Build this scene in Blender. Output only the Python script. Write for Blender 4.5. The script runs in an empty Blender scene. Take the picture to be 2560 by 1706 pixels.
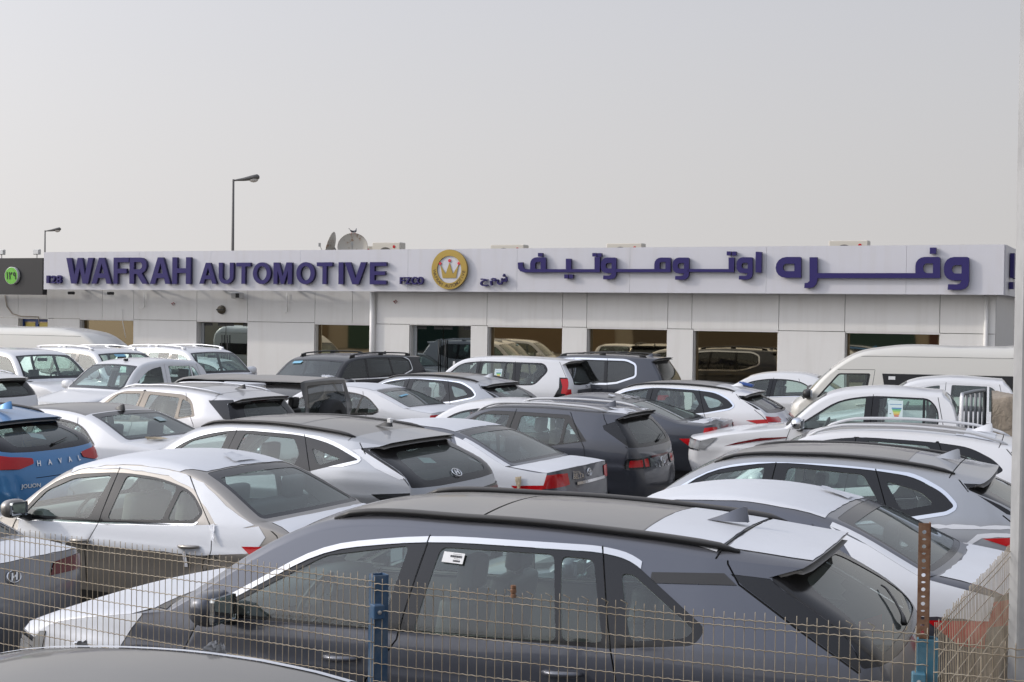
import bpy, bmesh, math, random
import numpy as np
from mathutils import Vector, Matrix
from mathutils.geometry import delaunay_2d_cdt
R = math.radians
rnd = random.Random(7)
scene = bpy.context.scene
col = scene.collection

# ------------------------------------------------------------------ camera, sky, sun, exposure
cam = bpy.data.cameras.new('camera'); cam_o = bpy.data.objects.new('camera', cam); col.objects.link(cam_o)
cam.sensor_width = 36.0; cam.lens = 3600 / 2560 * 36; cam.clip_start = 0.1; cam.clip_end = 3000
pitch = math.atan(58 / 3600)
cam_o.matrix_world = Matrix.Translation((0, 0, 2.75)) @ Matrix.Rotation(R(90) - pitch, 4, 'X') @ Matrix.Rotation(R(0.80), 4, 'Z')
scene.camera = cam_o

SUN_AZ = (-1.0, 0.03)         # direction towards the sun on the ground
SUN_EL = 27.0
w = bpy.data.worlds.new('World'); scene.world = w; w.use_nodes = True
nt = w.node_tree; nt.nodes.clear()
sky = nt.nodes.new('ShaderNodeTexSky'); sky.sky_type = 'NISHITA'; sky.sun_disc = False
sky.sun_elevation = R(SUN_EL); sky.sun_rotation = math.atan2(SUN_AZ[0], SUN_AZ[1])
sky.altitude = 0; sky.air_density = 1.2; sky.dust_density = 9.0; sky.ozone_density = 1.5
hs = nt.nodes.new('ShaderNodeHueSaturation'); hs.inputs['Saturation'].default_value = 0.45
mix = nt.nodes.new('ShaderNodeMixRGB'); mix.inputs['Fac'].default_value = 0.72
tcw = nt.nodes.new('ShaderNodeTexCoord'); spw = nt.nodes.new('ShaderNodeSeparateXYZ'); hz = nt.nodes.new('ShaderNodeValToRGB')   # dust haze: warm and pale low down, bluer overhead
hz.color_ramp.elements[0].position = 0.0; hz.color_ramp.elements[0].color = (0.785, 0.76, 0.74, 1); hz.color_ramp.elements[1].position = 0.75; hz.color_ramp.elements[1].color = (0.50, 0.55, 0.68, 1)
he = hz.color_ramp.elements.new(0.24); he.color = (0.63, 0.635, 0.68, 1)
nt.links.new(tcw.outputs['Generated'], spw.inputs[0]); nt.links.new(spw.outputs['Z'], hz.inputs[0])
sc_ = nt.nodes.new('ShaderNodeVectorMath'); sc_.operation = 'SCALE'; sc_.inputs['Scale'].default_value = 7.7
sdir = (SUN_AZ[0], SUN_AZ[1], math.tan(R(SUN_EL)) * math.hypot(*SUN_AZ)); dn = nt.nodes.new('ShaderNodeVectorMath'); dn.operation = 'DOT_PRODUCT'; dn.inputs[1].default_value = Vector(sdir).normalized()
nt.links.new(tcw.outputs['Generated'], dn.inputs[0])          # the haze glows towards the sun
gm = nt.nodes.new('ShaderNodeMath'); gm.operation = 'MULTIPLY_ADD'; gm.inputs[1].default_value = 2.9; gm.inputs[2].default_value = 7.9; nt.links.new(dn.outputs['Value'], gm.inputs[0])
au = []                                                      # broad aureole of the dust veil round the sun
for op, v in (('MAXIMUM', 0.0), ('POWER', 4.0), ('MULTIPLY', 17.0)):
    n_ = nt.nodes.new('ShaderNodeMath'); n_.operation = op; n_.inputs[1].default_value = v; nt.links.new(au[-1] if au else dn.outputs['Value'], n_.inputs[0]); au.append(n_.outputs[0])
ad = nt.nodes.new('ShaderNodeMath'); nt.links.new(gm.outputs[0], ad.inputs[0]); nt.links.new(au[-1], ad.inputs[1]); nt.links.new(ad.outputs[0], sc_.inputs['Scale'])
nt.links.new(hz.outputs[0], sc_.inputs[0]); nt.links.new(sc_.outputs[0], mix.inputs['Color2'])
bg = nt.nodes.new('ShaderNodeBackground'); bg.inputs['Strength'].default_value = 0.148
wo = nt.nodes.new('ShaderNodeOutputWorld')
nt.links.new(sky.outputs[0], hs.inputs['Color']); nt.links.new(hs.outputs[0], mix.inputs['Color1'])
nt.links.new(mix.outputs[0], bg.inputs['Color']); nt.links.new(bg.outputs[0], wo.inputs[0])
sl = bpy.data.lights.new('sun', 'SUN'); sl.energy = 1.25; sl.angle = R(2.0); sl.color = (1.0, 0.92, 0.82)
so = bpy.data.objects.new('sun', sl); col.objects.link(so)
sd = Vector((SUN_AZ[0], SUN_AZ[1], math.tan(R(SUN_EL)) * math.hypot(*SUN_AZ)))
so.rotation_euler = sd.to_track_quat('Z', 'Y').to_euler()
vs = scene.view_settings
scene.display_settings.display_device = 'sRGB'
vs.view_transform = 'Standard'; vs.look = 'None'; vs.exposure = 0.0; vs.gamma = 1.0; vs.use_curve_mapping = False
scene.cycles.max_bounces = 10; scene.cycles.transparent_max_bounces = 24
scene.cycles.caustics_reflective = False; scene.cycles.caustics_refractive = False

# ------------------------------------------------------------------ materials
MATS = {}
def newmat(name):
    m = bpy.data.materials.new(name); m.use_nodes = True
    return m, m.node_tree, m.node_tree.nodes['Principled BSDF']
def N(nt, t, **kw):
    n = nt.nodes.new(t)
    for k, v in kw.items():
        setattr(n, k, v)
    return n
def noise(nt, scale, detail=4, rough=0.55, coord='Object', dist=0.0):
    tc = N(nt, 'ShaderNodeTexCoord'); n = N(nt, 'ShaderNodeTexNoise')
    n.inputs['Scale'].default_value = scale; n.inputs['Detail'].default_value = detail
    n.inputs['Roughness'].default_value = rough; n.inputs['Distortion'].default_value = dist
    nt.links.new(tc.outputs[coord], n.inputs['Vector']); return n
def ramp(nt, src, a, b, ca=(0, 0, 0, 1), cb=(1, 1, 1, 1)):
    r = N(nt, 'ShaderNodeValToRGB'); r.color_ramp.elements[0].position = a; r.color_ramp.elements[1].position = b
    r.color_ramp.elements[0].color = ca; r.color_ramp.elements[1].color = cb
    nt.links.new(src, r.inputs[0]); return r
def math_(nt, op, a, b=None):
    m = N(nt, 'ShaderNodeMath', operation=op)
    for i, v in enumerate((a, b)):
        if v is None: continue
        if isinstance(v, (int, float)): m.inputs[i].default_value = v
        else: nt.links.new(v, m.inputs[i])
    return m.outputs[0]
DUST = (0.325, 0.302, 0.27, 1)
def dusty(m, nt, p, base, rough, dust, coat=0.0, metal=0.0, flake=False):
    """wind blown dust settles on faces that look up, thicker in soft patches"""
    geo = N(nt, 'ShaderNodeNewGeometry'); sx = N(nt, 'ShaderNodeSeparateXYZ'); nt.links.new(geo.outputs['Normal'], sx.inputs[0])
    up = ramp(nt, sx.outputs['Z'], 0.45, 0.99)
    n1 = noise(nt, 1.6, 5, 0.6); n2 = noise(nt, 14, 3, 0.6)
    r1 = ramp(nt, n1.outputs['Fac'], 0.30, 0.72)
    f = math_(nt, 'MULTIPLY', up.outputs[0], dust)
    f = math_(nt, 'MULTIPLY', f, math_(nt, 'ADD', math_(nt, 'MULTIPLY', r1.outputs[0], 0.45), 0.72))
    f = math_(nt, 'ADD', f, math_(nt, 'MULTIPLY', n2.outputs['Fac'], 0.04 * min(dust, .5)))
    cl = N(nt, 'ShaderNodeClamp'); nt.links.new(f, cl.inputs[0])
    mx = N(nt, 'ShaderNodeMixRGB'); nt.links.new(cl.outputs[0], mx.inputs[0])
    mx.inputs[1].default_value = (*base, 1); mx.inputs[2].default_value = DUST
    nt.links.new(mx.outputs[0], p.inputs['Base Color'])
    mr = N(nt, 'ShaderNodeMapRange'); nt.links.new(cl.outputs[0], mr.inputs[0])
    mr.inputs[3].default_value = rough; mr.inputs[4].default_value = min(1, rough + 0.45)
    nt.links.new(mr.outputs[0], p.inputs['Roughness'])
    if metal:
        mm = N(nt, 'ShaderNodeMapRange'); nt.links.new(cl.outputs[0], mm.inputs[0])
        mm.inputs[3].default_value = metal; mm.inputs[4].default_value = 0.0; nt.links.new(mm.outputs[0], p.inputs['Metallic'])
    if coat:
        mc = N(nt, 'ShaderNodeMapRange'); nt.links.new(cl.outputs[0], mc.inputs[0])
        mc.inputs[3].default_value = coat; mc.inputs[4].default_value = coat * 0.25; nt.links.new(mc.outputs[0], p.inputs['Coat Weight'])
        p.inputs['Coat Roughness'].default_value = 0.05
def paint(name, base, metal=0.0, dust=0.35, rough=0.32, coat=0.8):
    if name in MATS: return MATS[name]
    m, nt, p = newmat(name); dusty(m, nt, p, base, rough, dust, coat=coat, metal=metal); MATS[name] = m; return m
def plain(name, base, rough=0.5, metal=0.0, dust=0.0, spec=0.5, emit=None):
    if name in MATS: return MATS[name]
    m, nt, p = newmat(name); p.inputs['Base Color'].default_value = (*base, 1); p.inputs['Roughness'].default_value = rough
    p.inputs['Metallic'].default_value = metal; p.inputs['Specular IOR Level'].default_value = spec
    if dust: dusty(m, nt, p, base, rough, dust, metal=metal)
    MATS[name] = m; return m
def glass(name, tint=(0.79, 0.915, 0.875), dust=0.065, refl=0.075):
    if name in MATS: return MATS[name]
    m = bpy.data.materials.new(name); m.use_nodes = True; nt = m.node_tree; nt.nodes.clear()
    out = N(nt, 'ShaderNodeOutputMaterial'); tr = N(nt, 'ShaderNodeBsdfTransparent'); tr.inputs[0].default_value = (*tint, 1)
    gl = N(nt, 'ShaderNodeBsdfGlossy'); gl.inputs['Roughness'].default_value = 0.03; gl.inputs['Color'].default_value = (0.95, 0.97, 0.97, 1)
    g0 = N(nt, 'ShaderNodeNewGeometry'); dt = N(nt, 'ShaderNodeVectorMath', operation='DOT_PRODUCT')   # thin pane: same Schlick reflectance from both sides
    nt.links.new(g0.outputs['Normal'], dt.inputs[0]); nt.links.new(g0.outputs['Incoming'], dt.inputs[1])
    om = math_(nt, 'SUBTRACT', 1.0, math_(nt, 'ABSOLUTE', dt.outputs['Value'])); pw = math_(nt, 'POWER', om, 5.0)
    mx = N(nt, 'ShaderNodeMixShader'); nt.links.new(math_(nt, 'ADD', math_(nt, 'MULTIPLY', pw, 0.92), refl), mx.inputs[0])
    nt.links.new(tr.outputs[0], mx.inputs[1]); nt.links.new(gl.outputs[0], mx.inputs[2])
    df = N(nt, 'ShaderNodeBsdfDiffuse'); df.inputs[0].default_value = (0.37, 0.40, 0.37, 1)
    n1 = noise(nt, 2.5, 5, 0.62); r1 = ramp(nt, n1.outputs['Fac'], 0.25, 0.8)
    geo = N(nt, 'ShaderNodeNewGeometry'); sx = N(nt, 'ShaderNodeSeparateXYZ'); nt.links.new(geo.outputs['Normal'], sx.inputs[0])
    up = math_(nt, 'ADD', math_(nt, 'MULTIPLY', math_(nt, 'MAXIMUM', sx.outputs['Z'], 0.0), 1.3), 0.5)
    f = math_(nt, 'MULTIPLY', math_(nt, 'MULTIPLY', math_(nt, 'ADD', math_(nt, 'MULTIPLY', r1.outputs[0], 0.6), 0.6), dust), up)
    m2 = N(nt, 'ShaderNodeMixShader'); nt.links.new(f, m2.inputs[0]); nt.links.new(mx.outputs[0], m2.inputs[1]); nt.links.new(df.outputs[0], m2.inputs[2])
    nt.links.new(m2.outputs[0], out.inputs[0]); MATS[name] = m; return m
def film_mat():
    if 'film' in MATS: return MATS['film']
    m, nt, p = newmat('film'); 
    dusty(m, nt, p, (0.74, 0.76, 0.80), 0.34, 0.22)
    n = noise(nt, 9, 4, 0.6, dist=0.6); n2 = noise(nt, 45, 2, 0.5)
    b = N(nt, 'ShaderNodeBump'); b.inputs['Strength'].default_value = 0.16; b.inputs['Distance'].default_value = 0.012
    nt.links.new(math_(nt, 'ADD', n.outputs['Fac'], math_(nt, 'MULTIPLY', n2.outputs['Fac'], 0.12)), b.inputs['Height']); nt.links.new(b.outputs[0], p.inputs['Normal'])
    MATS['film'] = m; return m
M_BLACK = plain('black_plastic', (0.018, 0.018, 0.019), 0.42, dust=0.30)
M_TRIM = plain('gloss_black', (0.010, 0.010, 0.011), 0.16, dust=0.04)
M_DARK = plain('seam_dark', (0.008, 0.008, 0.008), 0.8)
M_CHROME = plain('chrome', (0.80, 0.81, 0.83), 0.12, 1.0)
M_SILVER = plain('satin_silver', (0.62, 0.63, 0.65), 0.32, 0.75, dust=0.2)
M_RUBBER = plain('rubber', (0.02, 0.02, 0.02), 0.75)
M_RED = plain('red_lens', (0.50, 0.008, 0.012), 0.08)
M_REDD = plain('red_lens_dark', (0.13, 0.006, 0.010), 0.12)
M_LAMP = plain('lamp_clear', (0.50, 0.51, 0.52), 0.10, 0.45)
M_GLASS = glass('car_glass'); M_GLASSD = glass('car_glass_dark', (0.34, 0.38, 0.39), 0.05)
M_GLASSR = glass('car_glass_rear', (0.58, 0.67, 0.66), 0.10); M_GLASSP = glass('privacy_glass', (0.10, 0.11, 0.12), 0.06)
M_SEAT = plain('seat_cloth', (0.075, 0.075, 0.078), 0.55); M_SEATG = plain('seat_grey', (0.20, 0.195, 0.185), 0.7)
M_LINING = plain('cabin_lining', (0.42, 0.41, 0.39), 0.85); M_CABIN = plain('cabin_dark', (0.06, 0.06, 0.062), 0.65)
M_PLASTIC = plain('clear_cover', (0.55, 0.56, 0.57), 0.25)
M_WHITE = plain('white_sticker', (0.80, 0.80, 0.79), 0.5)
M_PRINT = plain('print_black', (0.03, 0.03, 0.03), 0.6)

# ------------------------------------------------------------------ small mesh helpers
def link(name, verts, faces, mat, parent=None, normals=None, smooth=True):
    me = bpy.data.meshes.new(name)
    me.from_pydata([tuple(v) for v in verts], [], [tuple(f) for f in faces])
    me.materials.append(mat)
    if smooth: me.polygons.foreach_set('use_smooth', [True] * len(me.polygons))
    if normals is not None and len(me.vertices) == len(normals):
        me.normals_split_custom_set_from_vertices([tuple(n) for n in normals])
    me.update()
    o = bpy.data.objects.new(name, me); col.objects.link(o)
    if parent: o.parent = parent
    return o
def from_bm(name, bm, mat, parent=None, smooth=False):
    me = bpy.data.meshes.new(name); bm.normal_update(); bm.to_mesh(me); bm.free()
    for m in (mat if isinstance(mat, (list, tuple)) else [mat]): me.materials.append(m)
    if smooth:
        me.polygons.foreach_set('use_smooth', [True] * len(me.polygons))
    o = bpy.data.objects.new(name, me); col.objects.link(o)
    if parent: o.parent = parent
    return o
def smooth_angle(o, ang=40):
    me = o.data
    me.polygons.foreach_set('use_smooth', [True] * len(me.polygons))
    try: me.set_sharp_from_angle(angle=R(ang))
    except Exception: pass
    return o
def bm_box(bm, c, s, rot=None, bevel=0.0, seg=2):
    r = bmesh.ops.create_cube(bm, size=1.0); vs_ = r['verts']
    mt = Matrix.Translation(c) @ (rot.to_4x4() if rot is not None else Matrix()) @ Matrix.Diagonal((*s, 1))
    bmesh.ops.transform(bm, matrix=mt, verts=vs_)
    if bevel:
        es = list({e for v in vs_ for e in v.link_edges})
        bmesh.ops.bevel(bm, geom=es, offset=bevel, segments=seg, affect='EDGES', profile=0.7)
def bm_tube(bm, pts, rad, n=8, cap=True, sy=1.0):
    rings = []
    for i, p in enumerate(pts):
        p = Vector(p); a = Vector(pts[max(i - 1, 0)]); b = Vector(pts[min(i + 1, len(pts) - 1)])
        d = (b - a).normalized(); up = Vector((0, 0, 1)) if abs(d.z) < 0.95 else Vector((1, 0, 0))
        u = d.cross(up).normalized(); v = u.cross(d)
        r = rad[i] if isinstance(rad, (list, tuple)) else rad
        rings.append([bm.verts.new(p + u * (math.cos(2 * math.pi * k / n) * r) + v * (math.sin(2 * math.pi * k / n) * r * sy)) for k in range(n)])
    for a, b in zip(rings[:-1], rings[1:]):
        for k in range(n): bm.faces.new((a[k], a[(k + 1) % n], b[(k + 1) % n], b[k]))
    if cap:
        bm.faces.new(rings[0][::-1]); bm.faces.new(rings[-1])
def bm_lathe(bm, prof, n, M=None):
    """prof: (radius, height) list, axis z"""
    M = M or Matrix()
    rings = [[bm.verts.new(M @ Vector((r * math.cos(2 * math.pi * k / n), r * math.sin(2 * math.pi * k / n), h))) for k in range(n)] for r, h in prof]
    for a, b in zip(rings[:-1], rings[1:]):
        for k in range(n): bm.faces.new((a[k], a[(k + 1) % n], b[(k + 1) % n], b[k]))
    return rings
def tag(o, label=None, cat=None, group=None, kind=None):
    for k, v in (('label', label), ('category', cat), ('group', group), ('kind', kind)):
        if v: o[k] = v
    return o
def empty(name, loc=(0, 0, 0), rz=0.0, label=None, cat=None, group=None):
    o = bpy.data.objects.new(name, None); o.empty_display_size = 0.2; col.objects.link(o)
    o.location = loc; o.rotation_euler = (0, 0, rz); return tag(o, label, cat, group)
TEXT_CACHE = {}
def text_mesh(s, size=1.0, depth=0.0, bold=0.0, align='CENTER', shear=0.0):
    """flat or extruded lettering as (verts, faces), x right, y up, centred"""
    key = (s, size, depth, bold, align, shear)
    if key in TEXT_CACHE: return TEXT_CACHE[key]
    c = bpy.data.curves.new('t', 'FONT'); c.body = s; c.size = size; c.extrude = depth / 2; c.offset = bold; c.align_x = align; c.align_y = 'CENTER'; c.shear = shear
    c.resolution_u = 3
    o = bpy.data.objects.new('t', c); col.objects.link(o)
    dg = bpy.context.evaluated_depsgraph_get(); me = bpy.data.meshes.new_from_object(o.evaluated_get(dg))
    vs_ = [v.co.copy() for v in me.vertices]; fs = [tuple(p.vertices) for p in me.polygons]
    bpy.data.objects.remove(o); bpy.data.curves.remove(c); bpy.data.meshes.remove(me)
    TEXT_CACHE[key] = (vs_, fs); return vs_, fs
def place_text(name, s, size, M, mat, parent, depth=0.004, bold=0.0, sx=1.0, shear=0.0):
    vs_, fs = text_mesh(s, size, depth, bold, 'CENTER', shear)
    return link(name, [M @ Vector((v.x * sx, v.y, v.z)) for v in vs_], fs, mat, parent, smooth=False)

# ------------------------------------------------------------------ polygons
def round_poly(pts, r=0.05, n=4):
    out = []; L = len(pts)
    for i in range(L):
        p = np.array(pts[i][:2], float); a = np.array(pts[i - 1][:2], float); b = np.array(pts[(i + 1) % L][:2], float)
        ri = pts[i][2] if len(pts[i]) > 2 else r
        da, db = a - p, b - p; la, lb = np.linalg.norm(da), np.linalg.norm(db)
        k = min(ri, la * 0.45, lb * 0.45)
        if k < 1e-4: out.append(tuple(p)); continue
        p0, p1 = p + da / la * k, p + db / lb * k
        for j in range(n + 1):
            t = j / n; out.append(tuple((1 - t) ** 2 * p0 + 2 * t * (1 - t) * p + t * t * p1))
    return out
def area(p): return 0.5 * sum(p[i][0] * p[(i + 1) % len(p)][1] - p[(i + 1) % len(p)][0] * p[i][1] for i in range(len(p)))
def ccw(p): return list(p) if area(p) > 0 else list(p)[::-1]
def inset(poly, d):
    """positive d shrinks"""
    poly = ccw(poly); L = len(poly); out = []
    for i in range(L):
        p = np.array(poly[i]); a = np.array(poly[i - 1]); b = np.array(poly[(i + 1) % L])
        e1 = p - a; e2 = b - p; l1, l2 = np.linalg.norm(e1), np.linalg.norm(e2)
        if l1 < 1e-9 or l2 < 1e-9: continue
        n1 = np.array((-e1[1], e1[0])) / l1; n2 = np.array((-e2[1], e2[0])) / l2
        m = n1 + n2; k = max(m @ m / 2, 0.35); out.append(tuple(p + m / k * d))
    return out
def clip(poly, p0, nrm):
    out = []; L = len(poly)
    f = [(q[0] - p0[0]) * nrm[0] + (q[1] - p0[1]) * nrm[1] for q in poly]
    for i in range(L):
        j = (i + 1) % L
        if f[i] >= 0: out.append(poly[i])
        if (f[i] >= 0) != (f[j] >= 0):
            t = f[i] / (f[i] - f[j]); out.append((poly[i][0] + t * (poly[j][0] - poly[i][0]), poly[i][1] + t * (poly[j][1] - poly[i][1])))
    return out
def inpoly(P, poly):
    x, y = P[:, 0], P[:, 1]; c = np.zeros(len(P), bool); L = len(poly); j = L - 1
    for i in range(L):
        xi, yi = poly[i]; xj, yj = poly[j]
        if yi != yj:
            c ^= ((yi > y) != (yj > y)) & (x < (xj - xi) * (y - yi) / (yj - yi) + xi)
        j = i
    return c
def strip(pl, hw):
    """thin closed polygon round a polyline"""
    P = np.array(pl, float); L = []; Rr = []
    for i in range(len(P)):
        d = P[min(i + 1, len(P) - 1)] - P[max(i - 1, 0)]; d /= np.linalg.norm(d) + 1e-9; n = np.array((-d[1], d[0])) * hw
        L.append(tuple(P[i] + n)); Rr.append(tuple(P[i] - n))
    return L + Rr[::-1]
def jag(poly, amp, step=0.07, seed=0):
    r = random.Random(seed); out = []; L = len(poly)
    for i in range(L):
        a = np.array(poly[i][:2], float); b = np.array(poly[(i + 1) % L][:2], float); d = np.linalg.norm(b - a); n = max(1, int(d / step))
        for k in range(n):
            p = a + (b - a) * k / n; out.append((p[0] + r.uniform(-amp, amp), p[1] + r.uniform(-amp, amp)))
    return out
def cdt(outline, grid, feats):
    """feats: list of (label, polygon), first = highest priority.  -> verts (n,2), {label: [tri]} ; label None = bare outline"""
    V = []; polys = []
    for poly in [ccw(outline)] + [ccw(p) for _, p in feats]:
        idx = list(range(len(V), len(V) + len(poly))); V += [Vector((p[0], p[1])) for p in poly]; polys.append(idx)
    V += [Vector((p[0], p[1])) for p in grid]
    vs_, es, fs, ov, oe, of = delaunay_2d_cdt(V, [], polys, 0, 1e-5)
    out = {}
    for f, o in zip(fs, of):
        if 0 not in o: continue
        k = min((i for i in o if i > 0), default=0)
        out.setdefault(feats[k - 1][0] if k else None, []).append(f)
    return np.array([(v.x, v.y) for v in vs_]), out
# ------------------------------------------------------------------ cars
def catmull(C, corners, M=14):
    """C (n,k) control points; returns samples (n-1)*M+1 and the parameter of each"""
    C = np.array(C, float); n = len(C); T = np.zeros_like(C); Tl = np.zeros_like(C); Tr = np.zeros_like(C)
    d = np.linalg.norm(np.diff(C[:, :2], axis=0), axis=1) + 1e-6
    for i in range(n):
        l = (C[i] - C[i - 1]) / d[i - 1] if i > 0 else None; r = (C[i + 1] - C[i]) / d[i] if i < n - 1 else None
        if l is None: Tl[i] = Tr[i] = r
        elif r is None: Tl[i] = Tr[i] = l
        elif i in corners: Tl[i], Tr[i] = l, r
        else:
            t = (l * d[i] + r * d[i - 1]) / (d[i] + d[i - 1]); Tl[i] = Tr[i] = t
    out = []; par = []
    for i in range(n - 1):
        for k in range(M):
            u = k / M; h = (2 * u**3 - 3 * u**2 + 1, u**3 - 2 * u**2 + u, -2 * u**3 + 3 * u**2, u**3 - u**2)
            out.append(h[0] * C[i] + h[1] * Tr[i] * d[i] + h[2] * C[i + 1] + h[3] * Tl[i + 1] * d[i]); par.append(i + u)
    out.append(C[-1]); par.append(n - 1.0)
    return np.array(out), np.array(par)

class Car:
    def __init__(s, sp, name, label, pos, yaw, group='new cars parked in the lot', category='car'):
        s.sp = sp; s.W = sp['W']; s.h = sp.get('h', 0.08)
        s.names = [c[0] for c in sp['ctrl']]; C = sp['ctrl']
        s.ix = {n: i for i, n in enumerate(s.names)}
        s.corn = [i for i, c in enumerate(C) if c[6]]
        arr = [(c[1], c[2], c[1] + c[3], c[2] + c[4], c[5], c[7] if len(c) > 7 else 0.3) for c in C]
        S, par = catmull(arr, s.corn); s.par = par
        s.Pc, s.Ec, s.rho, s.kap = S[:, :2], S[:, 2:4], np.clip(S[:, 4], 0.03, 0.6), S[:, 5]
        s.xf, s.xr = S[:, 0].min(), S[:, 0].max(); s.xm = (s.xf + s.xr) / 2
        s.arc = np.concatenate([[0], np.cumsum(np.linalg.norm(np.diff(s.Pc, axis=0), axis=1))])
        s.wE = s.S(s.Ec[:, 0], s.Ec[:, 1])
        zb = s.zbelt(s.Ec[:, 0]); t = np.clip((s.Ec[:, 1] - zb) / 0.12, 0, 1); s.thm = np.radians(82 - 22 * t)
        s.rz = yaw; c, n = math.cos(yaw), math.sin(yaw)
        s.root = empty(name, (pos[0] + c * s.xm, pos[1] + n * s.xm, 0), yaw, label, category, group)
        s.acc = {}
        s.build()
    # half width of the side as a function of length and height
    def zbelt(s, x):
        b = s.sp['belt']; return np.interp(x, [b[0], b[2]], [b[1], b[3]])
    def S(s, x, z):
        sp = s.sp; x = np.asarray(x, float); z = np.asarray(z, float); W = s.W; zb = s.zbelt(x); dz = z - zb
        zm = zb - 0.20
        lo = W - 0.024 * np.clip((zm - z) / 0.3, 0, 1.7) ** 2
        mid = W - 0.030 * np.clip((z - zm) / 0.20, 0, 1) ** 2
        k1, k2 = sp.get('tumble', (0.40, 0.22))
        up = np.clip(dz, 0, None); y = np.where(z < zm, lo, mid) - k1 * up * up / (up + 0.03) - k2 * up ** 2
        # crease under the belt
        cz = sp.get('crease', 0.82); y = y + 0.010 * np.exp(-((z - cz) / 0.045) ** 2) - 0.008 * np.exp(-((z - cz + 0.16) / 0.07) ** 2)
        xf = s.xf; L1 = 1.15; a = np.clip((xf + L1 - x) / L1, 0, 1); y = y - sp.get('tf', 0.15) * a ** 2.2
        L2 = 1.1; r = np.clip((x - (s.xr - L2)) / L2, 0, 1); y = y - sp.get('tr', 0.10) * r ** 2
        y = y - sp.get('tg', 0.10) * np.clip(up / 0.5, 0, 1) * np.clip((x - (s.xr - 2.2)) / 2.2, 0, 1) ** 1.5
        for ax in sp['axles']:
            rr = np.hypot(x - ax, z - sp.get('wr', 0.33)); y = y + 0.020 * np.exp(-((rr - sp.get('wr', 0.33) - 0.07) / 0.07) ** 2) * (z < zb)
        return y
    # ---- ribbon (bonnet, screen, roof, tail)
    def rib(s, a, b):
        a = np.asarray(a, float); b = np.asarray(b, float); sg = np.sign(b); t = np.clip(np.abs(b) / s.W, 0, 1)
        f = lambda v: np.interp(a, s.arc, v)
        px, pz, ex, ez = f(s.Pc[:, 0]), f(s.Pc[:, 1]), f(s.Ec[:, 0]), f(s.Ec[:, 1]); w = f(s.wE); rho = f(s.rho); kap = f(s.kap); thm = f(s.thm)
        th = np.clip((t - (1 - rho)) / rho, 0, 1) * thm
        q = np.where(t <= 1 - rho, t, 1 - rho + rho * np.sin(th) / np.sin(thm)); d = (1 - np.cos(th)) / (1 - np.cos(thm))
        d = (1 - kap) * d + kap * q * q
        return np.stack([px + d * (ex - px), sg * w * q, pz + d * (ez - pz)], -1)
    def rib_n(s, a, b, a0, a1):
        e = 0.004
        da = s.rib(np.clip(a + e, a0 + 1e-5, a1 - 1e-5), b) - s.rib(np.clip(a - e, a0 + 1e-5, a1 - 1e-5), b)
        bb = np.clip(b, -s.W * .9985, s.W * .9985)
        db = s.rib(np.clip(a, a0 + 1e-4, a1 - 1e-4), bb + 0.001) - s.rib(np.clip(a, a0 + 1e-4, a1 - 1e-4), bb - 0.001)
        n = np.cross(da, db); return n / (np.linalg.norm(n, axis=1, keepdims=True) + 1e-12)
    def s2a(s, v):
        """control position ('name', offset) or float -> arc length"""
        if isinstance(v, tuple): v = s.ix[v[0]] + v[1]
        return float(np.interp(v, s.par, s.arc))
    def side_p(s, P, sgn):
        y = s.S(P[:, 0], P[:, 1]); return np.stack([P[:, 0], sgn * y, P[:, 1]], -1)
    def side_n(s, P, sgn):
        e = 0.006; x, z = P[:, 0], P[:, 1]
        sx = (s.S(x + e, z) - s.S(x - e, z)) / (2 * e); sz = (s.S(x, z + e) - s.S(x, z - e)) / (2 * e)
        n = np.stack([-sx, np.ones_like(sx) * 1.0, -sz], -1); n /= np.linalg.norm(n, axis=1, keepdims=True)
        n[:, 1] *= sgn; return n
    # ---- accumulate geometry per part
    def add(s, key, V, F, Nn):
        d = s.acc.setdefault(key, [[], [], [], 0]); used = sorted({i for f in F for i in f}); mp = {u: k + d[3] for k, u in enumerate(used)}
        d[0].append(V[used]); d[2].append(Nn[used]); d[1] += [tuple(mp[i] for i in f) for f in F]; d[3] += len(used)
    def flush(s, key, name, mat, parent=None):
        if key not in s.acc: return None
        V, F, Nn, _ = s.acc.pop(key); V = np.concatenate(V); Nn = np.concatenate(Nn); V = V.copy(); V[:, 0] -= s.xm
        # weld the seams between patches (normals stay per corner), then one object per loose piece
        q = np.round(V / 0.0006).astype(np.int64); _, first, inv = np.unique(q, axis=0, return_index=True, return_inverse=True); inv = inv.ravel()
        F2 = []
        for f in F:
            g = [int(inv[i]) for i in f]
            if len(set(g)) == len(g): F2.append((f, g))
        par = list(range(len(first)))
        def find(a):
            while par[a] != a: par[a] = par[par[a]]; a = par[a]
            return a
        for f, g in F2:
            r = find(g[0])
            for b in g[1:]: par[find(b)] = r
        groups = {}
        for f, g in F2: groups.setdefault(find(g[0]), []).append((f, g))
        gl = sorted(groups.values(), key=lambda L: -len(L)); res = None
        if name in ('body', 'bonnet', 'tailgate', 'boot_lid', 'cabin_lining'): gl = [sum(gl, [])]
        for L in gl:
            if len(L) < 3 and len(gl) > 1: continue
            used = sorted({i for f, g in L for i in g}); mp = {u: k for k, u in enumerate(used)}
            nm_ = 'door_frame' if name == 'door' and res else name
            me = bpy.data.meshes.new(nm_); me.from_pydata([tuple(V[first[u]]) for u in used], [], [tuple(mp[i] for i in g) for f, g in L]); me.materials.append(mat)
            me.polygons.foreach_set('use_smooth', [True] * len(me.polygons)); me.update()
            ln = [tuple(Nn[i]) for f, g in L for i in f]
            if len(ln) == len(me.loops): me.normals_split_custom_set(ln)
            o = bpy.data.objects.new(nm_, me); col.objects.link(o); o.parent = (res if nm_ == 'door_frame' else None) or parent or s.root
            res = res or o
        return res
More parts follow.
